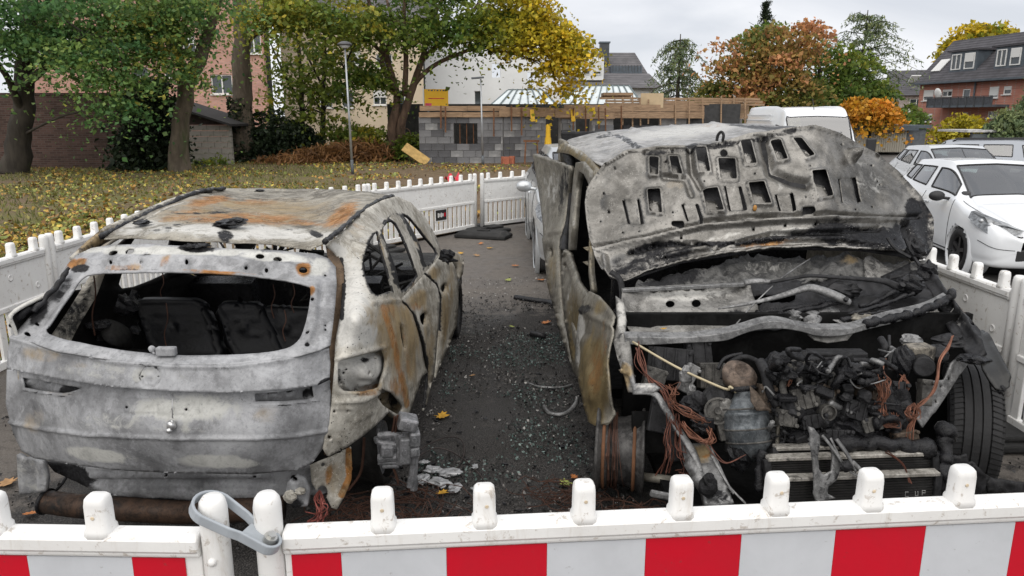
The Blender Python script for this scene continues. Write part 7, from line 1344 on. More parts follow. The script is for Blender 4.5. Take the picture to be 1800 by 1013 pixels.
# ---------------- left wing
vp('front_wing', [(1024, 528), (1036, 512), (1052, 520), (1070, 540), (1080, 556), (1078, 590), (1068, 640), (1073, 690), (1080, 728), (1070, 742), (1048, 750), (1034, 742), (1028, 722), (1018, 680), (1011, 640), (1012, 600), (1016, 560)], [(1024, 528, 4.5), (1052, 520, 4.1), (1080, 556, 3.55), (1068, 640, 3.40), (1080, 728, 3.28), (1048, 750, 3.36), (1030, 730, 3.6), (1011, 630, 4.35), (1040, 620, 3.85), (1040, 690, 3.55)], BD, step=5, thick=.01, dent=(.003, 6), relief=[('line', [(1020, 545), (1050, 560), (1078, 575)], 6, .012), ('line', [(1030, 600), (1040, 700)], 14, .02), ('line', [(1079, 560), (1070, 640), (1078, 720)], 4, .008), ('pit', 1058, 742, 5, .008)], paint=[('tan', 1045, 670, 28, 85, 0, .9), ('rust', 1050, 650, 12, 60, 4, .5), ('ash', 1020, 575, 9, 26, 0, .8), ('ash', 1015, 620, 6, 26, 0, .9), ('soot', 1028, 545, 14, 8, -20, .7), ('rust', 1064, 600, 6, 40, 0, .5), ('tan', 1055, 540, 24, 16, 0, .5)])
vp('wing_flange', [(1082, 520), (1096, 530), (1100, 560), (1098, 590), (1106, 600), (1110, 640), (1113, 690), (1104, 690), (1096, 660), (1085, 630), (1078, 600), (1084, 570)], [(1082, 520, 3.75), (1100, 560, 3.55), (1106, 600, 3.40), (1113, 690, 3.22), (1096, 660, 3.3), (1078, 600, 3.45)], BC, step=5, thick=.02, holes=[circ(1076+12, 628, 2.5, 3)], relief=[('line', [(1088, 530), (1092, 600), (1106, 685)], 4, .015)], paint=[('ash', 1092, 560, 10, 40, 0, .5), ('soot', 1090, 590, 8, 20, 0, .4), ('tan', 1100, 670, 12, 24, 0, .6)])
vp('head_lamp_bracket', [(1090, 655), (1104, 660), (1113, 690), (1148, 690), (1160, 682), (1150, 674), (1116, 674), (1108, 640), (1094, 632)], [(1090, 655, 3.28), (1113, 690, 3.16), (1160, 682, 3.14), (1094, 632, 3.3)], BSt, step=5, thick=.02, paint=[('tan', 1100, 655, 14, 22, 0, .6), ('ash', 1135, 678, 20, 8, 0, .5)])
# ---------------- cowl
vp('cowl_trough', [(1093, 509), (1160, 507), (1250, 503), (1318, 498), (1324, 520), (1336, 548), (1320, 566), (1290, 582), (1200, 588), (1112, 590), (1100, 570), (1094, 545)], [(1093, 509, 3.92), (1318, 498, 3.98), (1112, 590, 3.52), (1290, 582, 3.56), (1150, 535, 3.84), (1280, 535, 3.86), (1200, 560, 3.68), (1330, 548, 3.75)], BC, holes=[circ(1178, 534, 8, 6.6), circ(1224, 533, 8.2, 6.8), circ(1112, 545, 4, 2)], step=4.5, thick=.006, dent=(.003, 9), relief=[('line', [(1095, 511), (1318, 501)], 4, .02), ('line', [(1155, 549), (1200, 547), (1290, 546), (1330, 540)], 5, .022), ('poly', [(1098, 525), (1130, 522), (1160, 545), (1150, 562), (1104, 562)], -.035, 8), ('line', [(1160, 560), (1290, 566)], 6, -.018), ('line', [(1150, 575), (1280, 578)], 5, .012)], paint=[('ash', 1210, 520, 90, 12, -2, .55), ('soot', 'line', [(1180, 560), (1185, 575)], 2, .8), ('soot', 'line', [(1160, 567), (1290, 560)], 3, .6), ('soot', 1300, 560, 30, 14, 0, .7), ('soot', 1106, 560, 16, 20, 0, .5)])
MB().beam(P(1093, 511, 3.90), P(1312, 500, 3.96), .03, .02).build('cowl_lip', BSt, VN, True, bevel=.004)
vp('cowl_shelf', [(1318, 498), (1420, 492), (1520, 486), (1610, 480), (1650, 500), (1640, 530), (1560, 560), (1480, 572), (1400, 575), (1330, 580), (1290, 582), (1320, 560), (1336, 545)], [(1318, 498, 3.98), (1610, 480, 4.08), (1290, 582, 3.56), (1480, 574, 3.58), (1640, 530, 3.75), (1450, 530, 3.86)], BK2, step=5, thick=.01, dent=(.03, 9), holes=[[(1313, 521), (1330, 517), (1400, 519), (1395, 532), (1330, 536), (1316, 530)]], relief=[('line', [(1340, 540), (1450, 545), (1600, 515)], 8, .03), ('line', [(1400, 556), (1500, 560)], 6, -.03)])
# charred dashboard sheet behind the cowl
vp('dashboard_crust', smoothpoly([(1118, 500), (1190, 480), (1260, 470), (1285, 456), (1340, 452), (1400, 455), (1440, 452), (1500, 456), (1540, 462), (1600, 458), (1640, 470), (1630, 486), (1560, 492), (1460, 492), (1360, 498), (1240, 504), (1130, 508)], 2), [(1118, 500, 4.0), (1285, 456, 4.32), (1500, 456, 4.34), (1640, 470, 4.25), (1300, 500, 4.02), (1560, 492, 4.08)], burnt('dash_crust', (.05, .05, .05), (.15, .148, .142), 1.6, rough=.7, metal=.1, swirl=.9, sootamt=.3, bump=1.), step=4.5, thick=.02, jag=6, dent=(.03, 13), relief=[('poly', smoothpoly([(1450, 470), (1475, 455), (1510, 458), (1520, 480), (1490, 490), (1455, 488)], 3), .05, 8), ('line', [(1190, 490), (1300, 470), (1420, 470)], 8, .03)], paint=[('ash', 1345, 472, 60, 12, 0, .35), ('tan', 1490, 470, 20, 8, 0, .6), ('soot', 1180, 492, 60, 10, -10, .7)])
vp('dash_plate', [(1521, 452), (1530, 448), (1560, 470), (1580, 478), (1570, 488), (1524, 490), (1519, 470)], [(1521, 452, 4.22), (1560, 470, 4.18), (1524, 490, 4.05)], BC, step=6, thick=.008, dent=(.006, 9), paint=[('soot', 'all', .3)])
vp('torn_plate', [(1548, 486), (1575, 474), (1600, 462), (1601, 478), (1585, 486), (1556, 492)], [(1548, 486, 4.0), (1600, 462, 4.1), (1585, 486, 3.98)], BK2, step=6, thick=.006)
def lump(nm, px, py, Y_, r, mat, nz=.45, ns=2.6, seg=14): m = MB(); m.ell(P(px, py, Y_), r, seg, 10, nz, ns); return m.build(nm, mat, VN, True, False)
vp('wiper_motor_cover', smoothpoly([(1411, 560), (1416, 550), (1432, 548), (1444, 553), (1443, 566), (1432, 573), (1417, 571)], 3), [(1411, 560, 3.60), (1444, 553, 3.62), (1432, 573, 3.55)], BSt, step=4, thick=.03, relief=[('pit', 1428, 560, 14, .02)], paint=[('soot', 'all', .3)])
vp('torn_metal_wing', [(1440, 545), (1460, 538), (1474, 543), (1480, 555), (1498, 578), (1486, 573), (1464, 562), (1450, 552)], [(1440, 545, 3.66), (1474, 543, 3.68), (1498, 578, 3.52), (1464, 562, 3.6)], BSt, step=4, thick=.006, relief=[('line', [(1445, 547), (1470, 553)], 4, -.02)], paint=[('soot', 'all', .25)])
for nm, px, py, r, mt in (('linkage_lump', 1396, 556, (.04, .04, .03), BSt), ('linkage_lump', 1380, 566, (.05, .04, .02), BK2), ('duct_lump', 1480, 510, (.09, .06, .045), BK2), ('linkage_lump', 1372, 553, (.016, .016, .02), BB), ('char_lump', 1510, 560, (.09, .06, .03), BD), ('char_lump', 1600, 500, (.07, .06, .05), BE)): lump(nm, px, py, 3.62 if py > 530 else 3.8, r, mt)
vp('grey_disc', smoothpoly([(1455, 504), (1475, 498), (1497, 500), (1499, 512), (1490, 522), (1470, 522), (1456, 514)], 3), [(1455, 504, 3.84), (1497, 500, 3.86), (1475, 522, 3.78)], BC, step=5, thick=.02, relief=[('pit', 1478, 510, 18, .02)])
# wiper arms and rods
def arm(nm, pts, w, th, mat, Y0=3.70, k=5):
    pp = catmull([P(x, y, q) for x, y, q in pts], k); n = len(pp); m = MB(); rs = list(np.interp(np.linspace(0, 1, n), np.linspace(0, 1, len(w)), w)); m.tube(pp, [float(q) for q in rs], 8, True, th); return m.build(nm, mat, VN, True, True)
a1 = arm('wiper_arm', [(1262, 543, 3.68), (1310, 535, 3.68), (1360, 524, 3.68), (1400, 512, 3.68), (1424, 506, 3.68), (1450, 513, 3.67), (1475, 523, 3.66), (1494, 532, 3.66)], [.004, .010, .014, .018, .022, .026, .026, .018], .7, BSt)
m = MB(); p = P(1486, 528, 3.64); m.cyl(p, p+Vector((0, -.012, .012)), .012, seg=10); m.build('pivot_nut', BB, a1, True)
a2 = arm('wiper_arm', [(1355, 496, 3.80), (1390, 490, 3.80), (1425, 485, 3.80), (1475, 488, 3.8), (1530, 492, 3.8), (1556, 495, 3.79), (1575, 503, 3.78), (1588, 507, 3.78)], [.010, .010, .011, .012, .014, .020, .024, .018], .7, BK2)
m = MB(); p = P(1584, 504, 3.76); m.cyl(p, p+Vector((0, -.015, .015)), .014, seg=10); m.build('pivot_nut', BB, a2, True)
arm('bracket_arm', [(1308, 497, 3.84), (1335, 494, 3.83), (1362, 495, 3.82), (1400, 488, 3.81), (1430, 485, 3.81), (1475, 488, 3.80)], [.022, .016, .010, .009, .008, .006], .6, BSt)
for pts in ([(1286, 580, 3.55), (1320, 540, 3.66), (1358, 503, 3.72)], [(1372, 490, 3.85), (1398, 472, 3.95), (1424, 455, 4.05)]): arm('thin_rod', pts, [.004, .004, .003], 1., BSt)
for pts, w in (([(1336, 562, 3.62), (1400, 548, 3.64), (1480, 530, 3.68)], [.012, .01, .006]), ([(1330, 552, 3.66), (1400, 540, 3.68), (1450, 532, 3.7)], [.02, .018, .012]), ([(1490, 553, 3.62), (1540, 540, 3.68), (1580, 525, 3.72), (1605, 516, 3.74)], [.012, .022, .026, .016]), ([(1510, 540, 3.68), (1540, 530, 3.72), (1575, 512, 3.76)], [.01, .02, .012]), ([(1480, 566, 3.58), (1530, 552, 3.62), (1570, 545, 3.66)], [.02, .016, .01])): lumpy('charred_linkage', [P(*q) for q in pts], w[0]*.5+.006, BE, VN, 7, .7, 8)
# front strip of the scuttle, a bent flat bar
pp = catmull([P(x, y, q) for x, y, q in ((1098, 598, 3.42), (1150, 599, 3.42), (1210, 597, 3.42), (1270, 592, 3.43), (1300, 583, 3.43), (1335, 573, 3.44), (1370, 571, 3.44), (1405, 577, 3.44), (1440, 584, 3.44), (1490, 582, 3.46), (1530, 571, 3.50), (1580, 558, 3.56), (1630, 544, 3.64), (1665, 528, 3.72))], 5)
m = MB(); rings = []
for i, p in enumerate(pp): h = .018+.003*math.sin(i*.5); rings.append([p+Vector((0, -.012, h)), p+Vector((0, .045, h+.012)), p+Vector((0, .05, -.004)), p+Vector((0, -.004, -h)), p+Vector((0, -.016, -h*.8))])
m.loft(rings); m.build('scuttle_bar', BSt, VN, True, bevel=.003)
lumpy('charred_seal', [P(1520, 572, 3.47), P(1570, 560, 3.53), P(1620, 546, 3.6), P(1660, 528, 3.68), P(1675, 515, 3.72)], .022, BE, VN, 7, .6, 12)
vp('hanging_tongue', [(1420, 588), (1500, 586), (1490, 598), (1455, 603), (1432, 598)], [(1420, 588, 3.47), (1500, 586, 3.5), (1455, 603, 3.45)], BC, step=5, thick=.006)
m = MB(); m.tube(catmull([P(1112, 601, 3.38), P(1190, 646, 3.22), P(1272, 683, 3.08), P(1283, 680, 3.06), P(1294, 690, 3.05)], 5), .0065, 6); m.build('bonnet_stay', simple('pale_rod', (.42, .36, .24), .5, .3, .2, 8, 0), VN, True, True)
# ---------------- engine bay
MB().box((1.45, 3.62, .52), (1.75, .04, .72)).build('firewall', BZ, VN, True); MB().box((1.45, 3.3, .16), (1.5, .9, .04)).build('subframe', BZ, VN, True)
BT = burnt('catalyst_can', (.07, .08, .088), (.19, .205, .215), 3., rough=.42, metal=.5, swirl=.3, sootamt=.25, rust=(.2, .1, .05))
m = MB(); ax = (P(1318, 790, 3.0)-P(1306, 690, 3.08)).normalized(); c0 = P(1306, 690, 3.08); L0 = (P(1318, 790, 3.0)-c0).length
m.rev([(.0, -.01), (.035, -.01), (.045, .02), (.062, L0*.14), (.098, L0*.32), (.102, L0*.36), (.099, L0*.38), (.101, L0*.62), (.104, L0*.64), (.100, L0*.67), (.094, L0*.9), (.06, L0*1.08), (.03, L0*1.2), (0, L0*1.2)], c0, ax, 26); m.build('catalytic_converter', BT, VN, True, True)
m = MB(); c1 = P(1300, 660, 3.12); m.rev([(0, .022), (.03, .02), (.036, .034), (.052, .034), (.060, .018), (.076, .012), (.079, -.004), (.073, -.02), (.06, -.05), (.03, -.06), (0, -.06)], c1, (.15, -.5, .75), 26); m.build('turbo_housing', burnt('turbo_brown', (.07, .055, .046), (.19, .145, .115), 3., rough=.6, metal=.3, swirl=.3), VN, True, True)
m = MB(); m.rev([(.052, -.012), (.066, 0), (.052, .012)], P(1305, 683, 3.08), ax, 22); m.build('clamp_ring', BE, VN, True, True)
lump('alternator', 1262, 715, 3.12, (.085, .06, .10), BK2, .2); lump('alternator_face', 1276, 720, 3.06, (.035, .03, .05), BC, .25)
for nm, pts, r, mt in (('heat_shield_arm', [(1335, 635, 3.1), (1345, 655, 3.05), (1352, 685, 3.03), (1366, 715, 3.0)], .022, BK2), ('coolant_pipe', [(1270, 668, 3.18), (1282, 640, 3.2), (1310, 628, 3.2), (1340, 640, 3.15)], .013, BK2), ('coolant_pipe', [(1262, 650, 3.2), (1275, 630, 3.22), (1305, 622, 3.22)], .009, BE), ('coolant_hose', [(1490, 725, 3.0), (1520, 710, 3.02), (1545, 700, 3.06)], .022, BK2), ('upright_bar', [(1367, 715, 3.0), (1368, 745, 2.98), (1365, 790, 2.95)], .009, BD), ('coolant_pipe', [(1330, 735, 3.0), (1345, 745, 2.98), (1362, 748, 2.98), (1385, 738, 2.97)], .006, BSt), ('wire_sheath', [(1340, 690, 3.02), (1346, 680, 3.02), (1356, 690, 3.0), (1365, 700, 3.0)], .005, BSt), ('coolant_hose', [(1576, 770, 2.95), (1578, 745, 3.0), (1600, 730, 3.05)], .018, BK2), ('coolant_hose', [(1548, 595, 3.35), (1556, 610, 3.3), (1552, 625, 3.3)], .016, BK2), ('upright_bar', [(1563, 590, 3.4), (1564, 612, 3.35)], .007, BK2)):
    arm(nm, pts, [r, r*1.05, r*.95], 1., mt)
lump('cam_cover', 1478, 655, 3.18, (.15, .09, .055), BE, .3, 4, 20); lump('cam_cover', 1530, 650, 3.2, (.06, .07, .05), BE, .35, 4); lump('intake', 1405, 640, 3.22, (.11, .08, .06), BE, .5, 3); lump('intake', 1370, 645, 3.22, (.07, .07, .07), BE, .5, 3); lump('oil_filter', 1421, 660, 3.08, (.048, .05, .045), BK2, .12); lump('pump', 1395, 720, 2.98, (.055, .05, .06), BK2, .3); lump('block', 1445, 715, 3.06, (.14, .10, .11), BE, .35, 4, 22); lump('block', 1400, 760, 3.05, (.13, .1, .08), BE, .4, 4, 22); lump('block', 1500, 745, 3.02, (.12, .09, .08), BE, .45, 5, 22); lump('manifold', 1500, 690, 3.12, (.13, .08, .05), BE, .5, 5, 20); lump('gearbox', 1560, 720, 3.1, (.10, .1, .12), BE, .35, 3); lump('pump', 1360, 720, 3.05, (.06, .05, .06), BE, .4); lump('block', 1450, 770, 2.98, (.1, .07, .05), BE, .5, 5)
m = MB(); m.box(P(1478, 632, 3.2), (.23, .05, .02)); m.box(P(1470, 622, 3.24), (.26, .08, .03)); m.build('airbox_remains', BK2, VN, True, bevel=.008)
rr = random.Random(5)
for k in range(60):   # tangle of hoses, brackets and burnt sheaths on the block
    px, py = rr.uniform(1365, 1560), rr.uniform(625, 775); q = [P(px, py, rr.uniform(2.92, 3.06))]; 
    for _ in range(3): px += rr.uniform(-22, 22); py += rr.uniform(-14, 18); q.append(P(min(max(px, 1350), 1580), min(max(py, 615), 780), rr.uniform(2.90, 3.05)))
    rad = rr.choice([.003, .004, .007, .011, .016]); m = MB(); m.tube(catmull(q, 4), rad, 6); m.build('burnt_hose', BSt if rr.random() < .12 else (BK2 if rr.random() < .4 else BE), VN, True, True)
for k in range(34):   # brackets and housings among the char
    px, py = rr.uniform(1355, 1570), rr.uniform(625, 780); m = MB(); s_ = rr.uniform(.02, .05); m.box(P(px, py, rr.uniform(2.95, 3.1)), (s_*rr.uniform(.8, 2.2), s_, s_*rr.uniform(.3, 1.)), m=Matrix.Rotation(rr.uniform(-.8, .8), 3, 'Y') @ Matrix.Rotation(rr.uniform(-.6, .6), 3, 'X')); m.build('burnt_bracket', BK2 if rr.random() < .6 else BE, VN, True, bevel=.006)
for k in range(44):
    px, py = rr.uniform(1360, 1570), rr.uniform(630, 780); m = MB(); s_ = rr.uniform(.012, .04); m.ell(P(px, py, rr.uniform(2.95, 3.08)), (s_*rr.uniform(.7, 1.6), s_, s_*rr.uniform(.5, 1.1)), 9, 6, .5, 2.5); m.build('charred_fitting', BK2 if rr.random() < .3 else BE, VN, True, False)
# castings, covers and brackets packed round the block and into the left of the bay
BG2 = burnt('dusty_casting', (.05, .048, .045), (.13, .125, .115), 3., rough=.55, metal=.2, sootamt=.3, bump=.6); BN = burnt('brown_casting', (.045, .034, .026), (.11, .085, .065), 3., rough=.6, metal=.15, sootamt=.3, bump=.6)
def casting(px, py, Y_, w, h, d, mat, ribs=3, bolts=2, tilt=0., yaw=0., nm='engine_casting'):
    c = P(px, py, Y_); Mx = Matrix.Rotation(tilt, 3, 'Y') @ Matrix.Rotation(-.3, 3, 'X') @ Matrix.Rotation(yaw, 3, 'Z'); m = MB(); m.box(c, (w, d, h), m=Mx)
    for k in range(ribs): m.box(c+Mx @ Vector((w*((k+.5)/ribs-.5), -d*.5, 0)), (w*.06, d*.25, h*.96), m=Mx)
    for k in range(bolts): p = c+Mx @ Vector((w*(.42 if k % 2 else -.42), -d*.52, h*(.36 if k < 2 else -.36))); m.cyl(p, p+Mx @ Vector((0, -.016, 0)), .010, seg=6)
    m.build(nm, mat, VN, True, bevel=.005)
def pulley(px, py, Y_, r, mat, ax=(.1, -1, .15)): m = MB(); m.rev([(0, .02), (r*.25, .02), (r*.3, .005), (r*.8, .0), (r*.85, .012), (r, .012), (r*.95, .0), (r, -.012), (r*.95, -.024), (r, -.036), (0, -.036)], P(px, py, Y_), ax, 26); m.build('pulley', mat, VN, True, False)
for a in ((1175, 640, 3.42, .22, .16, .06, BK2, 4, 4, .1), (1228, 632, 3.45, .12, .2, .08, BK2, 2, 4, -.1), (1150, 665, 3.36, .10, .10, .06, BG2, 0, 2, .3), (1250, 660, 3.35, .12, .12, .08, BG2, 3, 2, .0), (1210, 665, 3.3, .06, .14, .03, BSt, 0, 2, .5), (1262, 690, 3.2, .10, .08, .08, BG2, 0, 4, .2), (1345, 700, 3.05, .07, .12, .06, BN, 2, 2, .1), (1398, 645, 3.12, .13, .06, .06, BG2, 4, 4, .08), (1440, 640, 3.14, .10, .05, .06, BK2, 5, 2, -.1), (1478, 655, 3.10, .24, .07, .08, BE, 7, 4, .03), (1410, 700, 2.98, .09, .09, .06, BG2, 3, 4, -.25), (1450, 690, 3.0, .08, .06, .05, BN, 0, 2, .4), (1382, 735, 2.96, .08, .07, .05, BG2, 2, 4, .15), (1430, 740, 2.96, .11, .06, .05, BK2, 4, 2, -.15), (1500, 720, 2.98, .10, .08, .06, BK2, 3, 4, .3), (1530, 745, 2.96, .08, .06, .05, BG2, 2, 2, -.3), (1470, 765, 2.94, .13, .05, .05, BK2, 5, 2, .05), (1520, 690, 3.04, .09, .05, .05, BN, 2, 2, .2), (1575, 690, 3.1, .07, .10, .07, BK2, 2, 2, .1), (1625, 690, 3.14, .05, .12, .05, BG2, 0, 2, .1), (1590, 770, 2.96, .10, .06, .06, BN, 0, 2, -.2), (1290, 775, 3.02, .07, .10, .06, BK2, 2, 2, .1), (1270, 750, 3.06, .05, .12, .05, BG2, 0, 2, -.2), (1330, 790, 2.96, .05, .07, .04, BK2, 0, 2, 0)): casting(*a)
pulley(1262, 722, 3.06, .06, BG2, (-.2, -1, .3)); pulley(1420, 662, 3.04, .045, BK2); pulley(1360, 765, 2.98, .05, BK2, (-.3, -1, .2)); pulley(1455, 725, 2.95, .035, BG2)
m = MB()
for k in range(4): m.tube(catmull([P(1380+k*28, 655, 3.08), P(1376+k*28, 680, 3.0), P(1384+k*26, 705, 2.98), P(1400+k*18, 722, 3.02)], 5), .015, 8)
m.build('manifold_runners', BG2, VN, True, True)
for a in ((1160, 730, 3.25, .10, .16, .04, BK2, 0, 2, .2), (1140, 760, 3.3, .16, .2, .03, BZ, 0, 0, 0.), (1180, 780, 3.15, .05, .16, .04, BK2, 0, 2, -.2)): casting(*a, nm='wheel_arch_bracket')
for y_, r_ in ((716, .104), (752, .105), (775, .098)):
    pp = P(1306+(y_-690)*.12, y_, 3.08-(y_-690)*.0008); m = MB(); m.rev([(r_*.97, -.004), (r_*1.035, -.003), (r_*1.035, .003), (r_*.97, .004)], pp, ax, 26); m.build('can_seam', BG2, VN, True, True)
vp('catalyst_shield', [(1318, 678), (1332, 690), (1352, 715), (1356, 722), (1330, 722), (1320, 705)], [(1318, 678, 3.0), (1352, 715, 2.95), (1330, 722, 2.93)], BN, step=5, thick=.004, relief=[('line', [(1322, 690), (1345, 715)], 4, .01)])
# brake unit on the right
m = MB(); c = P(1614, 622, 3.28); m.box(c, (.12, .08, .085), rz=.2); m.build('brake_modulator', burnt('modulator_alloy', (.17, .155, .13), (.34, .31, .26), 3., rough=.5, metal=.4, sootamt=.6), VN, True, bevel=.008); m = MB(); p = P(1618, 640, 3.24); q = P(1628, 648, 3.10); m.rev([(0, 0), (.05, 0), (.05, .06), (.045, .062), (.045, .1), (.04, .105), (0, .105)], p, (q-p), 22); m.build('modulator_motor', BK2, VN, True, False)
lump('relay_box', 1588, 636, 3.2, (.045, .05, .075), BE, .3, 4); m = MB(); m.box(P(1568, 630, 3.26), (.015, .05, .11)); m.build('pale_strip', BSt, VN, True, bevel=.006); lump('reservoir', 1648, 622, 3.32, (.05, .05, .045), BK2, .2); lump('reservoir_cap', 1602, 598, 3.36, (.05, .04, .03), BSt, .3); lump('mount', 1670, 600, 3.45, (.08, .06, .03), BK2, .4)
# right inner wing and fender
vp('inner_wing', [(1612, 672), (1660, 668), (1672, 640), (1690, 622), (1712, 620), (1700, 640), (1682, 660), (1664, 690), (1642, 725), (1622, 752), (1612, 735), (1616, 700)], [(1612, 672, 3.2), (1690, 622, 3.35), (1712, 620, 3.4), (1664, 690, 3.25), (1622, 752, 3.1), (1616, 700, 3.18)], BSt, step=5, thick=.01, holes=[circ(1624, 682, 3, 3), circ(1668, 666, 1.8, 2.4), circ(1654, 680, 1.6, 2), circ(1645, 706, 1.6, 2.4)], relief=[('line', [(1712, 620), (1682, 660), (1640, 725)], 4, .012)], paint=[('soot', 1690, 625, 26, 10, -20, .6)])
vp('wing_rail', [(1630, 470), (1645, 478), (1660, 505), (1682, 535), (1705, 560), (1722, 578), (1732, 618), (1722, 628), (1700, 622), (1684, 600), (1664, 575), (1655, 545), (1640, 520), (1620, 490)], [(1630, 470, 4.05), (1660, 505, 3.85), (1722, 578, 3.45), (1732, 618, 3.3), (1700, 622, 3.35), (1655, 545, 3.7), (1620, 490, 3.98)], BK2, step=5, thick=.02, dent=(.012, 10), holes=[circ(1710, 569, 3.5, 2.5), circ(1671, 541, 5, 4)], relief=[('line', [(1640, 485), (1690, 550), (1722, 600)], 5, .03), ('line', [(1650, 520), (1700, 590)], 6, -.02)], paint=[('ash', 1690, 565, 16, 20, 40, .3), ('rust', 1695, 548, 14, 4, 40, .5)])
vp('front_wing', [(1708, 582), (1728, 580), (1736, 586), (1755, 625), (1776, 662), (1775, 680), (1766, 686), (1752, 684), (1740, 668), (1728, 648), (1722, 628), (1728, 620)], [(1708, 582, 3.5), (1736, 586, 3.5), (1776, 662, 3.15), (1766, 686, 3.1), (1728, 648, 3.2)], simple('black_wing_plastic', (.015, .015, .014), .35, 0, .3, 8, .2, 40), step=5, thick=.012, relief=[('line', [(1735, 590), (1774, 665)], 6, .02)])
lump('melted_plastic', 1712, 632, 3.28, (.06, .05, .022), BE, .5); lump('melted_plastic', 1758, 684, 3.12, (.02, .02, .02), BE, .5); lump('melted_plastic', 1630, 480, 4.0, (.05, .05, .06), BE, .6); lump('melted_plastic', 1610, 440, 4.1, (.05, .05, .06), BE, .6)
# right front tyre, turned on its hub
tc = Vector((2.30, 3.52, .30)); tax = Vector((.93, -.36, 0)); ty = tyre(VN, tc, tax, .335, .24, name='front_tyre', blocks=76); q = MB(); q.rev([(.21, .09), (.2, .05), (.19, -.02), (.05, -.03), (0, -.03)], tc, -tax, 30); q.build('rim', BK2, ty, True, True)
# left front wheel: bare steel rim with rusted bead wire
rc = Vector((.535, 3.40, .235)); rax = Vector((.985, -.17, 0)); m = MB(); m.rev([(.205, -.115), (.212, -.11), (.212, -.10), (.19, -.092), (.185, -.06), (.165, -.045), (.165, .02), (.175, .05), (.19, .085), (.195, .10), (.213, .108), (.213, .118), (.204, .12), (.16, .06), (.15, -.06), (.205, -.115)], rc, rax, 48); rm = m.build('steel_rim', burnt('burnt_rim', (.035, .034, .034), (.10, .097, .094), 2., rough=.5, metal=.4, swirl=.2, sootamt=.1), VN, True, True)
m = MB()
for k in range(16):
    a_ = rr.uniform(-.06, .03); u0 = rax.orthogonal().normalized(); v0 = rax.cross(u0); tl = rr.uniform(-.03, .03); m.tube([rc+rax*(a_+tl*math.cos(t_*.35+k))+(u0*math.cos(t_*.35)+v0*math.sin(t_*.35))*(.172+.02*rr.random()) for t_ in range(19)], .0022, 4)
m.build('bead_wire', M_RUSTW, rm, True); 
for a_ in (-.075, .07): m = MB(); m.rev([(.190, -.008), (.198, 0), (.190, .008)], rc+rax*a_, rax, 44); m.build('rust_band', M_RUSTY, rm, True, True)
MB().tube([P(1128, 838, 3.25), P(1185, 845, 3.2)], .022, 10).build('drive_shaft', BD, VN, True, True)
# left chassis leg and lamp bracket
vp('chassis_leg', [(1196, 772), (1215, 780), (1240, 778), (1256, 800), (1272, 838), (1290, 884), (1255, 888), (1240, 884), (1236, 858), (1228, 830), (1212, 800)], [(1196, 772, 3.08), (1240, 778, 3.08), (1290, 884, 2.78), (1240, 884, 2.78), (1228, 830, 2.92)], BSt, step=5, thick=.05, relief=[('line', [(1205, 782), (1236, 850)], 4, .012), ('line', [(1246, 785), (1282, 878)], 4, .012), ('line', [(1222, 812), (1262, 810)], 4, -.01)], paint=[('tan', 1235, 795, 22, 16, 0, .75), ('rust', 1242, 800, 10, 6, -20, .6), ('soot', 1262, 872, 22, 16, 0, .5)])
arm('wing_stay', [(1112, 690, 3.16), (1150, 692, 3.14), (1170, 720, 3.1), (1195, 760, 3.06), (1218, 795, 3.0), (1232, 830, 2.92)], [.012, .016, .016, .018, .018, .01], .5, BSt); arm('wing_stay', [(1248, 785, 3.03), (1262, 815, 2.95), (1278, 850, 2.86), (1290, 868, 2.8)], [.006, .007, .007, .005], .6, BSt)
lump('fuse_box', 1215, 715, 3.12, (.055, .05, .05), BE, .4, 3); lump('fuse_box', 1235, 745, 3.06, (.05, .05, .045), BE, .5, 4); lump('grey_bracket', 1205, 662, 3.2, (.03, .02, .05), BSt, .3); lump('grey_bracket', 1216, 690, 3.16, (.02, .015, .04), BSt, .3); lump('grey_bracket', 1228, 702, 3.1, (.035, .03, .04), BK2, .3); lump('washer_bottle', 1300, 800, 2.98, (.05, .05, .07), BE, .4, 3); lump('bracket_foot', 1245, 855, 2.80, (.04, .03, .05), BK2, .3)
m = MB(); m.box(P(1170, 872, 2.75), (.13, .02, .03), m=Matrix.Rotation(R(12), 3, 'Y')); m.build('lamp_trim', BSt, VN, True, bevel=.008)
# ---------------- radiators
M_FIN = simple('radiator_fins', (.035, .034, .033), .5, .4, .35, 14, .3, 60, (.10, .09, .075), 6, .35); M_RAIL = burnt('radiator_rail', (.24, .225, .20), (.48, .46, .42), 4., rough=.5, metal=.4, sootamt=.45)
def radiator(q, Y0, nm, rows, mats=None):
    (xa, ya), (xb, yb), (xc, yc), (xd, yd) = q; A_, B_, C_, D_ = P(xa, ya, Y0), P(xb, yb, Y0+.03), P(xc, yc, Y0+.0), P(xd, yd, Y0-.03); N_ = (B_-A_).cross(D_-A_).normalized(); N_ = N_ if N_.y > 0 else -N_
    core = poly_plate(nm, [A_, B_, C_, D_], .03, M_FIN, VN, nrm=N_); f = None
    for i in range(rows):
        t_ = (i+.5)/rows; m = MB(); m.beam(A_.lerp(D_, t_)-N_*.004, B_.lerp(C_, t_)-N_*.004, .008, (A_-D_).length/rows*.45, (0, 0, 1)); m.build('fin_row', M_FIN, core, True)
    MB().beam(A_+Vector((0, 0, .006))-N_*.006, B_+Vector((0, 0, .006))-N_*.006, .045, .016).build('top_rail', M_RAIL, core, True, bevel=.003)
    for e0, e1 in ((A_, D_), (B_, C_)): MB().beam(e0-N_*.004, e1-N_*.004, .03, .04, (0, 1, 0)).build('end_tank', BK2, core, True, bevel=.006)
radiator([(1360, 790), (1560, 785), (1560, 806), (1360, 806)], 2.93, 'intercooler', 4); radiator([(1346, 807), (1640, 797), (1642, 838), (1350, 846)], 2.86, 'radiator', 9); radiator([(1352, 843), (1646, 832), (1642, 876), (1352, 886)], 2.80, 'condenser', 9)
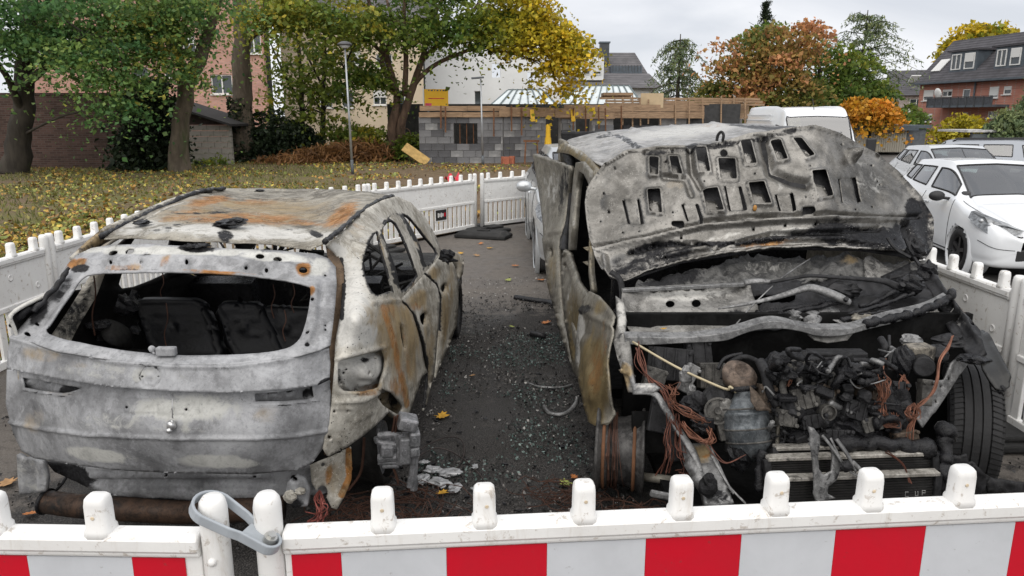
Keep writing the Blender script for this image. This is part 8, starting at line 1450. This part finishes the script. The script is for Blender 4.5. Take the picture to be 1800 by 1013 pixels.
lumpy('melted_top_hose', [P(1480, 782, 2.92), P(1530, 780, 2.9), P(1580, 784, 2.9), P(1640, 790, 2.9)], .035, BE, VN, 9, .6, 10); lumpy('melted_tank', [P(1655, 752, 3.0), P(1662, 775, 2.95), P(1660, 810, 2.9), P(1655, 840, 2.85)], .035, BE, VN, 8, .4, 6); lumpy('melted_tank', [P(1340, 792, 2.9), P(1334, 820, 2.88), P(1336, 860, 2.84)], .02, BE, VN, 8, .5, 6)
vp('bonnet_lock_bracket', [(1422, 750), (1430, 752), (1441, 766), (1442, 780), (1438, 800), (1440, 825), (1448, 835), (1462, 828), (1464, 800), (1460, 785), (1466, 784), (1476, 800), (1480, 820), (1470, 845), (1456, 856), (1455, 868), (1470, 876), (1436, 884), (1430, 868), (1428, 820), (1424, 785)], [(1422, 750, 2.82), (1442, 780, 2.81), (1470, 845, 2.77), (1430, 880, 2.74), (1478, 810, 2.8)], BSt, step=4, thick=.012, relief=[('line', [(1428, 760), (1434, 860)], 4, .008)], paint=[('soot', 'all', .3)])
for pts, r in (([(1445, 765, 2.82), (1465, 790, 2.8), (1490, 825, 2.77), (1515, 840, 2.75)], .008), ([(1470, 772, 2.82), (1490, 800, 2.78), (1505, 830, 2.76)], .012), ([(1460, 770, 2.82), (1480, 812, 2.78)], .007), ([(1498, 812, 2.77), (1525, 838, 2.75)], .011)): arm('broken_bracket', pts, [r, r, r*.7], .6, BSt)
lump('bracket_lump', 1488, 820, 2.76, (.025, .02, .02), BK2, .4)
m = MB()
for i, ch in enumerate((((0, 1), (-.6, 1), (-.6, 0), (0, 0)), ((0, 1), (0, 0), (.5, 0), (.5, 1)), ((0, 0), (0, 1), (.6, 1), (.6, .5), (0, .5)))): m.tube([P(1597+i*12+x*9, 873-y*8-i*1.2, 2.752) for x, y in ch], .0016, 4)
m.build('chalk_mark', simple('chalk', (.28, .28, .27), .8), VN, True)
# right lower bumper scraps
for q, Y_ in (([(1640, 852), (1690, 815), (1710, 812), (1740, 840), (1720, 870), (1680, 875)], 2.85), ([(1655, 806), (1700, 800), (1705, 826), (1690, 836), (1672, 830)], 2.95), ([(1730, 838), (1800, 848), (1800, 868), (1735, 866)], 2.9)):
    vp('bumper_scrap', q, [(q[0][0], q[0][1], Y_), (q[2][0], q[2][1], Y_-.04), (q[-1][0], q[-1][1], Y_-.02)], BK2, step=5, thick=.012, dent=(.02, 12), jag=3)
# copper wiring
def copper(pts, n, spread, r=.0016, nm='copper_wiring', mat=None):
    m = MB()
    for k in range(n):
        o = [Vector((rr.gauss(0, spread), rr.gauss(0, spread), rr.gauss(0, spread))) for _ in pts]; m.tube(catmull([P(*p)+d for p, d in zip(pts, o)], 5), r*rr.uniform(.7, 1.4), 4)
    m.build(nm, mat or M_COP, VN, True)
copper([(1545, 668, 2.98), (1550, 700, 2.97), (1544, 725, 2.96), (1555, 745, 2.95), (1572, 745, 2.95), (1574, 728, 2.96)], 16, .009); copper([(1556, 668, 2.98), (1558, 690, 2.96), (1552, 715, 2.96), (1562, 738, 2.95)], 8, .008); copper([(1588, 660, 3.1), (1580, 680, 3.08), (1590, 690, 3.08), (1595, 675, 3.08), (1586, 662, 3.1)], 8, .006); copper([(1588, 690, 3.08), (1578, 702, 3.06), (1592, 708, 3.05)], 3, .005)
copper([(1674, 592, 3.2), (1665, 612, 3.16), (1652, 635, 3.12), (1648, 665, 3.08), (1640, 690, 3.05), (1622, 708, 3.02), (1606, 720, 3.0)], 5, .003, .0035); copper([(1604, 712, 3.0), (1596, 722, 2.98), (1600, 735, 2.97), (1612, 728, 2.98), (1610, 712, 2.99)], 12, .008); copper([(1610, 735, 2.97), (1602, 750, 2.95), (1598, 770, 2.93)], 8, .007); copper([(1560, 630, 3.2), (1553, 640, 3.15), (1556, 660, 3.05), (1566, 670, 3.02), (1555, 690, 3.0)], 3, .006); copper([(1392, 662, 3.0), (1388, 672, 3.0), (1384, 680, 3.0)], 5, .004)
copper([(1122, 610, 3.3), (1125, 640, 3.25), (1140, 665, 3.2), (1165, 690, 3.15), (1180, 730, 3.1), (1195, 760, 3.05)], 7, .010, .0028, mat=simple('dark_copper', (.11, .042, .028), .5, .5, .4, 18, 0)); copper([(1175, 680, 3.1), (1185, 690, 3.08), (1180, 705, 3.08), (1200, 720, 3.05), (1225, 735, 3.03), (1240, 738, 3.02)], 12, .012); copper([(1200, 745, 3.04), (1215, 765, 3.0), (1240, 778, 2.98), (1252, 770, 2.98), (1245, 755, 3.0)], 12, .010); copper([(1240, 780, 2.98), (1255, 800, 2.95), (1280, 812, 2.93), (1310, 800, 2.93)], 2, .004, .003, mat=MC['dark_copper']); copper([(1180, 735, 3.08), (1172, 770, 3.05), (1180, 800, 3.02), (1172, 830, 3.0)], 7, .016, .0022, mat=MC['dark_copper']); copper([(1190, 735, 3.08), (1195, 790, 3.03), (1205, 815, 3.0), (1195, 835, 3.0)], 7, .016, .0022, mat=MC['dark_copper'])
copper([(1560, 795, 2.86), (1585, 815, 2.83), (1600, 850, 2.79)], 3, .004, .003, mat=MC['dark_copper']); copper([(1250, 800, 2.96), (1280, 850, 2.85), (1310, 885, 2.8)], 2, .003, .004, mat=BSt)
# ================================================================== debris on the yard
def bits(name, n, area, size, mat, label, cat, z=.004, flat=.4, asp=1., hue=None):
    x0, x1, y0, y1 = area; q = np.c_[rng.uniform(x0, x1, n), rng.uniform(y0, y1, n)]; k = np.array([mnoise.noise(Vector((x*1.7, y*1.7, n*.01))) for x, y in q])*1.6+rng.random(n)*.7 > .30; q = q[k]
    return tri_leaves(name, np.c_[q, z+rng.random(len(q))*.012], rng.uniform(size[0], size[1], len(q)), mat, rng.random(len(q)) if hue is None else hue, flat, asp, label, cat, kind='stuff')
def chipmat(name, cols, rough, spec=.5, metal=0.):
    t = NT(name); q = t.n('ShaderNodeValToRGB'); el = q.color_ramp.elements
    while len(el) < len(cols): el.new(.5)
    for i, c in enumerate(cols): el[i].position = i/(len(cols)-1); el[i].color = (*c, 1)
    t.set(q.inputs[0], t.attr('hue')); return t.fin(q.outputs[0], rough, metal, None, spec)
bits('glass_crumbs', 6500, (-.5, .42, 3.5, 6.2), (.006, .022), chipmat('glass_crumb', [(.03, .045, .042), (.07, .11, .10), (.16, .22, .20)], .25, .5), 'greenish crumbs of safety glass on the burnt asphalt', 'glass crumbs', flat=.9)
bits('char_flakes', 11000, (-3.2, 2.9, 1.9, 7.6), (.006, .03), chipmat('char_flake', [(.008, .008, .008), (.015, .015, .016), (.03, .028, .027), (.07, .065, .06)], .55), 'black flakes of char and ash strewn round the wrecks', 'char', flat=.8)
bits('lane_cinders', 9000, (-.75, .6, 2.2, 7.4), (.005, .02), chipmat('cinder', [(.008, .008, .008), (.02, .02, .02), (.06, .057, .053), (.16, .15, .14)], .6, .3), 'fine black and grey cinders on the lane between the wrecks', 'cinders', flat=.9)
bits('ash_bits', 2600, (-.7, .6, 2.2, 8.5), (.006, .026), chipmat('ash_bit', [(.10, .095, .09), (.22, .21, .20), (.42, .41, .39)], .8), 'pale ash and metal bits on the lane between the wrecks', 'ash', flat=.8)
# coarse angular char scraps
m = MB()
for k in range(300):
    x, y = random.uniform(-2.6, 2.4), random.uniform(2.2, 4.2)
    if random.random() < .5: x, y = random.uniform(-.75, .55), random.uniform(2.2, 6.4)
    r_ = random.uniform(.004, .015); n_ = random.randint(3, 6); a0 = random.random()*6; pts = [Vector((x+r_*random.uniform(.5, 2.2)*math.cos(a0+6.28*i/n_), y+r_*random.uniform(.4, 1.2)*math.sin(a0+6.28*i/n_), .004)) for i in range(n_)]; up = Vector((random.uniform(-.004, .004), random.uniform(-.004, .004), random.uniform(.003, .012)))
    m.add(pts+[p+up for p in pts], [tuple(range(n_, 2*n_))]+[(i, (i+1) % n_, (i+1) % n_+n_, i+n_) for i in range(n_)])
tag(m.build('char_scraps', BE, None, fix=False), 'angular scraps of charred plastic scattered on the asphalt', 'char', kind='stuff')
# maple leaves lying on the asphalt
LOBE = [(0, -.5), (.06, -.18), (.30, -.30), (.24, -.12), (.50, -.02), (.34, .08), (.40, .30), (.20, .22), (.10, .34), (0, .55), (-.10, .34), (-.20, .22), (-.40, .30), (-.34, .08), (-.50, -.02), (-.24, -.12), (-.30, -.30), (-.06, -.18)]
def leaf(px, py, size, mat, label, z=.012, curl=.25, Y=None):
    p = PZ(px, py, z) if Y is None else P(px, py, Y); a = random.uniform(0, 6.28); pts = []
    for x, y in LOBE: pts.append(Vector((x*size, y*size, curl*size*(x*x*1.4+y*y*.6)+random.uniform(-.02, .02)*size)))
    m = MB(); n = len(pts); m.add([(0, 0, 0)]+pts, [(0, i+1, (i+1) % n+1) for i in range(n)]); o = m.build('maple_leaf', mat, None, fix=False); o.location = p; o.rotation_euler = (random.uniform(-.2, .2), random.uniform(-.2, .2), a)
    s_ = o.modifiers.new('solid', 'SOLIDIFY'); s_.thickness = .0012; tag(o, label, 'leaf', 'leaves on the burnt asphalt')
LY = simple('leaf_yellow', (.55, .30, .03), .6, 0, .3, 20, .2); LO = simple('leaf_orange', (.45, .16, .04), .6, 0, .3, 20, .2); LG = simple('leaf_green', (.30, .34, .08), .6, 0, .4, 18, .2); LB = simple('leaf_brown', (.38, .22, .10), .7, 0, .3, 20, .2)
for a in ((776, 731, .10, LY, 'yellow maple leaf beside the hatchback wheel hub'), (776, 866, .075, LY, 'folded yellow leaf by the white melted metal'), (992, 849, .085, LG, 'green and red maple leaf left of the bare rim'), (1010, 838, .05, LO, 'small orange leaf next to the green maple leaf'), (15, 848, .12, LB, 'tan maple leaf at the left picture edge'), (54, 902, .08, LO, 'orange leaf in front of the exhaust silencer'), (906, 467, .11, LO, 'orange leaf near the silver car wheel'), (950, 492, .12, LO, 'brown orange leaf on the lane below the silver car'), (810, 445, .10, LY, 'yellow leaf on the lane near the hatchback bonnet'), (893, 492, .09, LG, 'pale green leaf in the middle of the lane'), (861, 436, .11, LY, 'yellow leaf right of the black rubber foot'), (838, 449, .10, LB, 'brown leaf below the black rubber foot'), (960, 567, .10, LO, 'red orange leaf by the van side door'), (900, 574, .06, LG, 'small green leaf in the lane middle'), (880, 415, .14, LG, 'yellow green leaf beside the black rubber foot'), (700, 655, .05, LB, 'small brown leaf near the hatchback sill'), (830, 660, .05, LB, 'little tan leaf on the soot'), (870, 398, .12, LY, 'yellow leaf in front of the rear barrier'), (845, 428, .09, LO, 'small orange leaf on the grey lane')): leaf(*a)
leaf(1166, 578, .035, LY, 'tiny yellow leaf caught in the van cowl', Y=3.56, curl=.4); leaf(1668+2, 835, .06, LB, 'brown leaf below the van tyre') if False else None
# loose black rubber foot in the lane
t = thing('rubber_base_plate', 'black rubber base plate lying loose in front of the rear barrier', 'base plate', PZ(850, 417), R(-18)); m = MB(); m.loft([[Vector((x*.42, y*.2, 0)) for x, y in ((-1, -1), (1, -1), (1, 1), (-1, 1))], [Vector((x*.42, y*.2, .05)) for x, y in ((-1, -1), (1, -1), (1, 1), (-1, 1))], [Vector((x*.33, y*.14, .10)) for x, y in ((-1, -1), (1, -1), (1, 1), (-1, 1))]]); m.build('body', M_RUB, t, bevel=.012); MB().box((0, 0, .105), (.2, .07, .03)).build('socket', M_RUB, t, bevel=.006)
# melted aluminium and bent strips
def splash(px, py, r_, label, z=.012):
    m = MB(); m.ell((0, 0, 0), (r_*random.uniform(1.2, 2.0), r_, r_*.28), 16, 8, .8, 2.2); o = m.build('melted_aluminium', simple('melted_aluminium', (.38, .385, .39), .45, .5, .25, 20, .3), None); o.location = PZ(px, py, z); o.rotation_euler = (0, 0, random.uniform(0, 3)); tag(o, label, 'metal scrap', 'melted aluminium by the hatchback')
for a in ((760, 826, .035, 'melted aluminium splash nearest the hatchback knuckle'), (790, 830, .04, 'long pale aluminium splash in the middle of the group'), (772, 848, .035, 'grey aluminium splash behind the folded yellow leaf'), (800, 857, .03, 'bright aluminium splash right of the folded yellow leaf'), (835, 820, .018, 'small aluminium splash at the wire end'), (833, 859, .012, 'tiny aluminium drop nearest the front barrier'), (742, 842, .04, 'dull aluminium lump under the wheel knuckle'), (745, 812, .02, 'small aluminium blob above the splashes')): splash(*a)
def strip(name, pts, r_, mat, label, cat, sq=.5, grp=None): m = MB(); m.tube(catmull([PZ(*p) for p in pts], 6), r_, 6, True, sq); o = m.build(name, mat, None, smooth=True); tag(o, label, cat, grp)
strip('bent_trim_strip', [(955, 713, .02), (965, 726, .012), (985, 729, .012), (1002, 722, .03), (1013, 708, .06), (1015, 697, .09)], .014, BSt, 'hooked grey trim strip beside the van wing', 'trim strip'); strip('straight_trim_strip', [(927, 673, .01), (950, 680, .01), (985, 681, .01), (1007, 676, .012)], .008, BSt, 'straight thin trim strip above the hooked one', 'trim strip'); strip('black_trim_piece', [(905, 522, .015), (930, 526, .02), (965, 531, .02), (975, 536, .03)], .03, BE, 'charred trim piece beside the van side door', 'trim piece', .6); strip('black_bottle', [(934, 587, .03), (950, 590, .03), (958, 592, .02)], .03, BB, 'black melted bottle on the lane', 'bottle', 1.)
for i, pts in enumerate(([(740, 790, .05), (760, 778, .03), (790, 768, .02), (812, 775, .02), (815, 800, .02), (800, 828, .01)], [(735, 802, .06), (765, 788, .04), (795, 795, .02), (830, 820, .01), (855, 850, .01)], [(700, 850, .02), (740, 870, .01), (790, 895, .01), (845, 888, .01)], [(690, 830, .02), (720, 862, .01), (760, 868, .01), (800, 866, .01)])): strip('loose_wire', pts, .004, M_WIRE, ['loop of burnt wire furthest from the front barrier', 'burnt wire running toward the melted aluminium', 'burnt wire bowed nearest the front barrier', 'short burnt wire under the wheel knuckle'][i], 'wire', 1., 'loose wires by the hatchback wheel')
# rusty tyre wire heaps
def heap(cx, cy, r_, n, label):
    m = MB()
    for k in range(n):
        c = Vector((cx+random.gauss(0, r_*.4), cy+random.gauss(0, r_*.3), .02)); a0 = random.uniform(0, 6.28); rad = random.uniform(.3, 1.)*r_; m.tube([c+Vector((math.cos(a0+t_*.4)*rad, math.sin(a0+t_*.4)*rad*.6, random.uniform(0, .06))) for t_ in range(9)], .0022, 4)
    tag(m.build('tyre_wire_heap', M_RUSTW, None, fix=False), label, 'wire heap', kind='stuff')
heap(.52, 3.05, .22, 60, 'tangle of rusty tyre wire below the bare van rim'); heap(-.62, 3.15, .25, 60, 'tangle of rusty tyre wire under the hatchback corner'); heap(.25, 3.3, .2, 26, 'thin rusty wire heap left of the bare van rim')
# sticker on the rear barrier
p0, p1 = Vector((-3.42, 8.3, 0)), Vector((-.585, 12.12, 0)); dd = (p1-p0).normalized(); dr = ray(774, 378); sol = np.linalg.solve(np.array([[dr[0], -dd.x], [dr[1], -dd.y]]), np.array([p0.x, p0.y])); c = Vector((dr[0]*sol[0], dr[1]*sol[0], EYE+dr[2]*sol[0])); nn = Vector((dd.y, -dd.x, 0))
t = thing('barrier_sticker', 'small black sticker with white and red lettering on the rear barrier', 'sticker', c+nn*.018, math.atan2(dd.y, dd.x)); MB().box((0, 0, 0), (.24, .006, .16)).build('plate', M_RUB, t); MB().box((0, .006, 0), (.28, .006, .20)).build('backing', M_PL, t)
for k in range(4): MB().box((-.07+k*.035, -.0045, 0), (.022, .004, .05 if k % 2 else .07)).build('white_letter', M_FRW, t)
MB().box((.08, -.0045, 0), (.03, .004, .06)).build('red_letter', M_RED, t)
for o in list(bpy.data.objects):
    if '_w' in o: del o['_w']
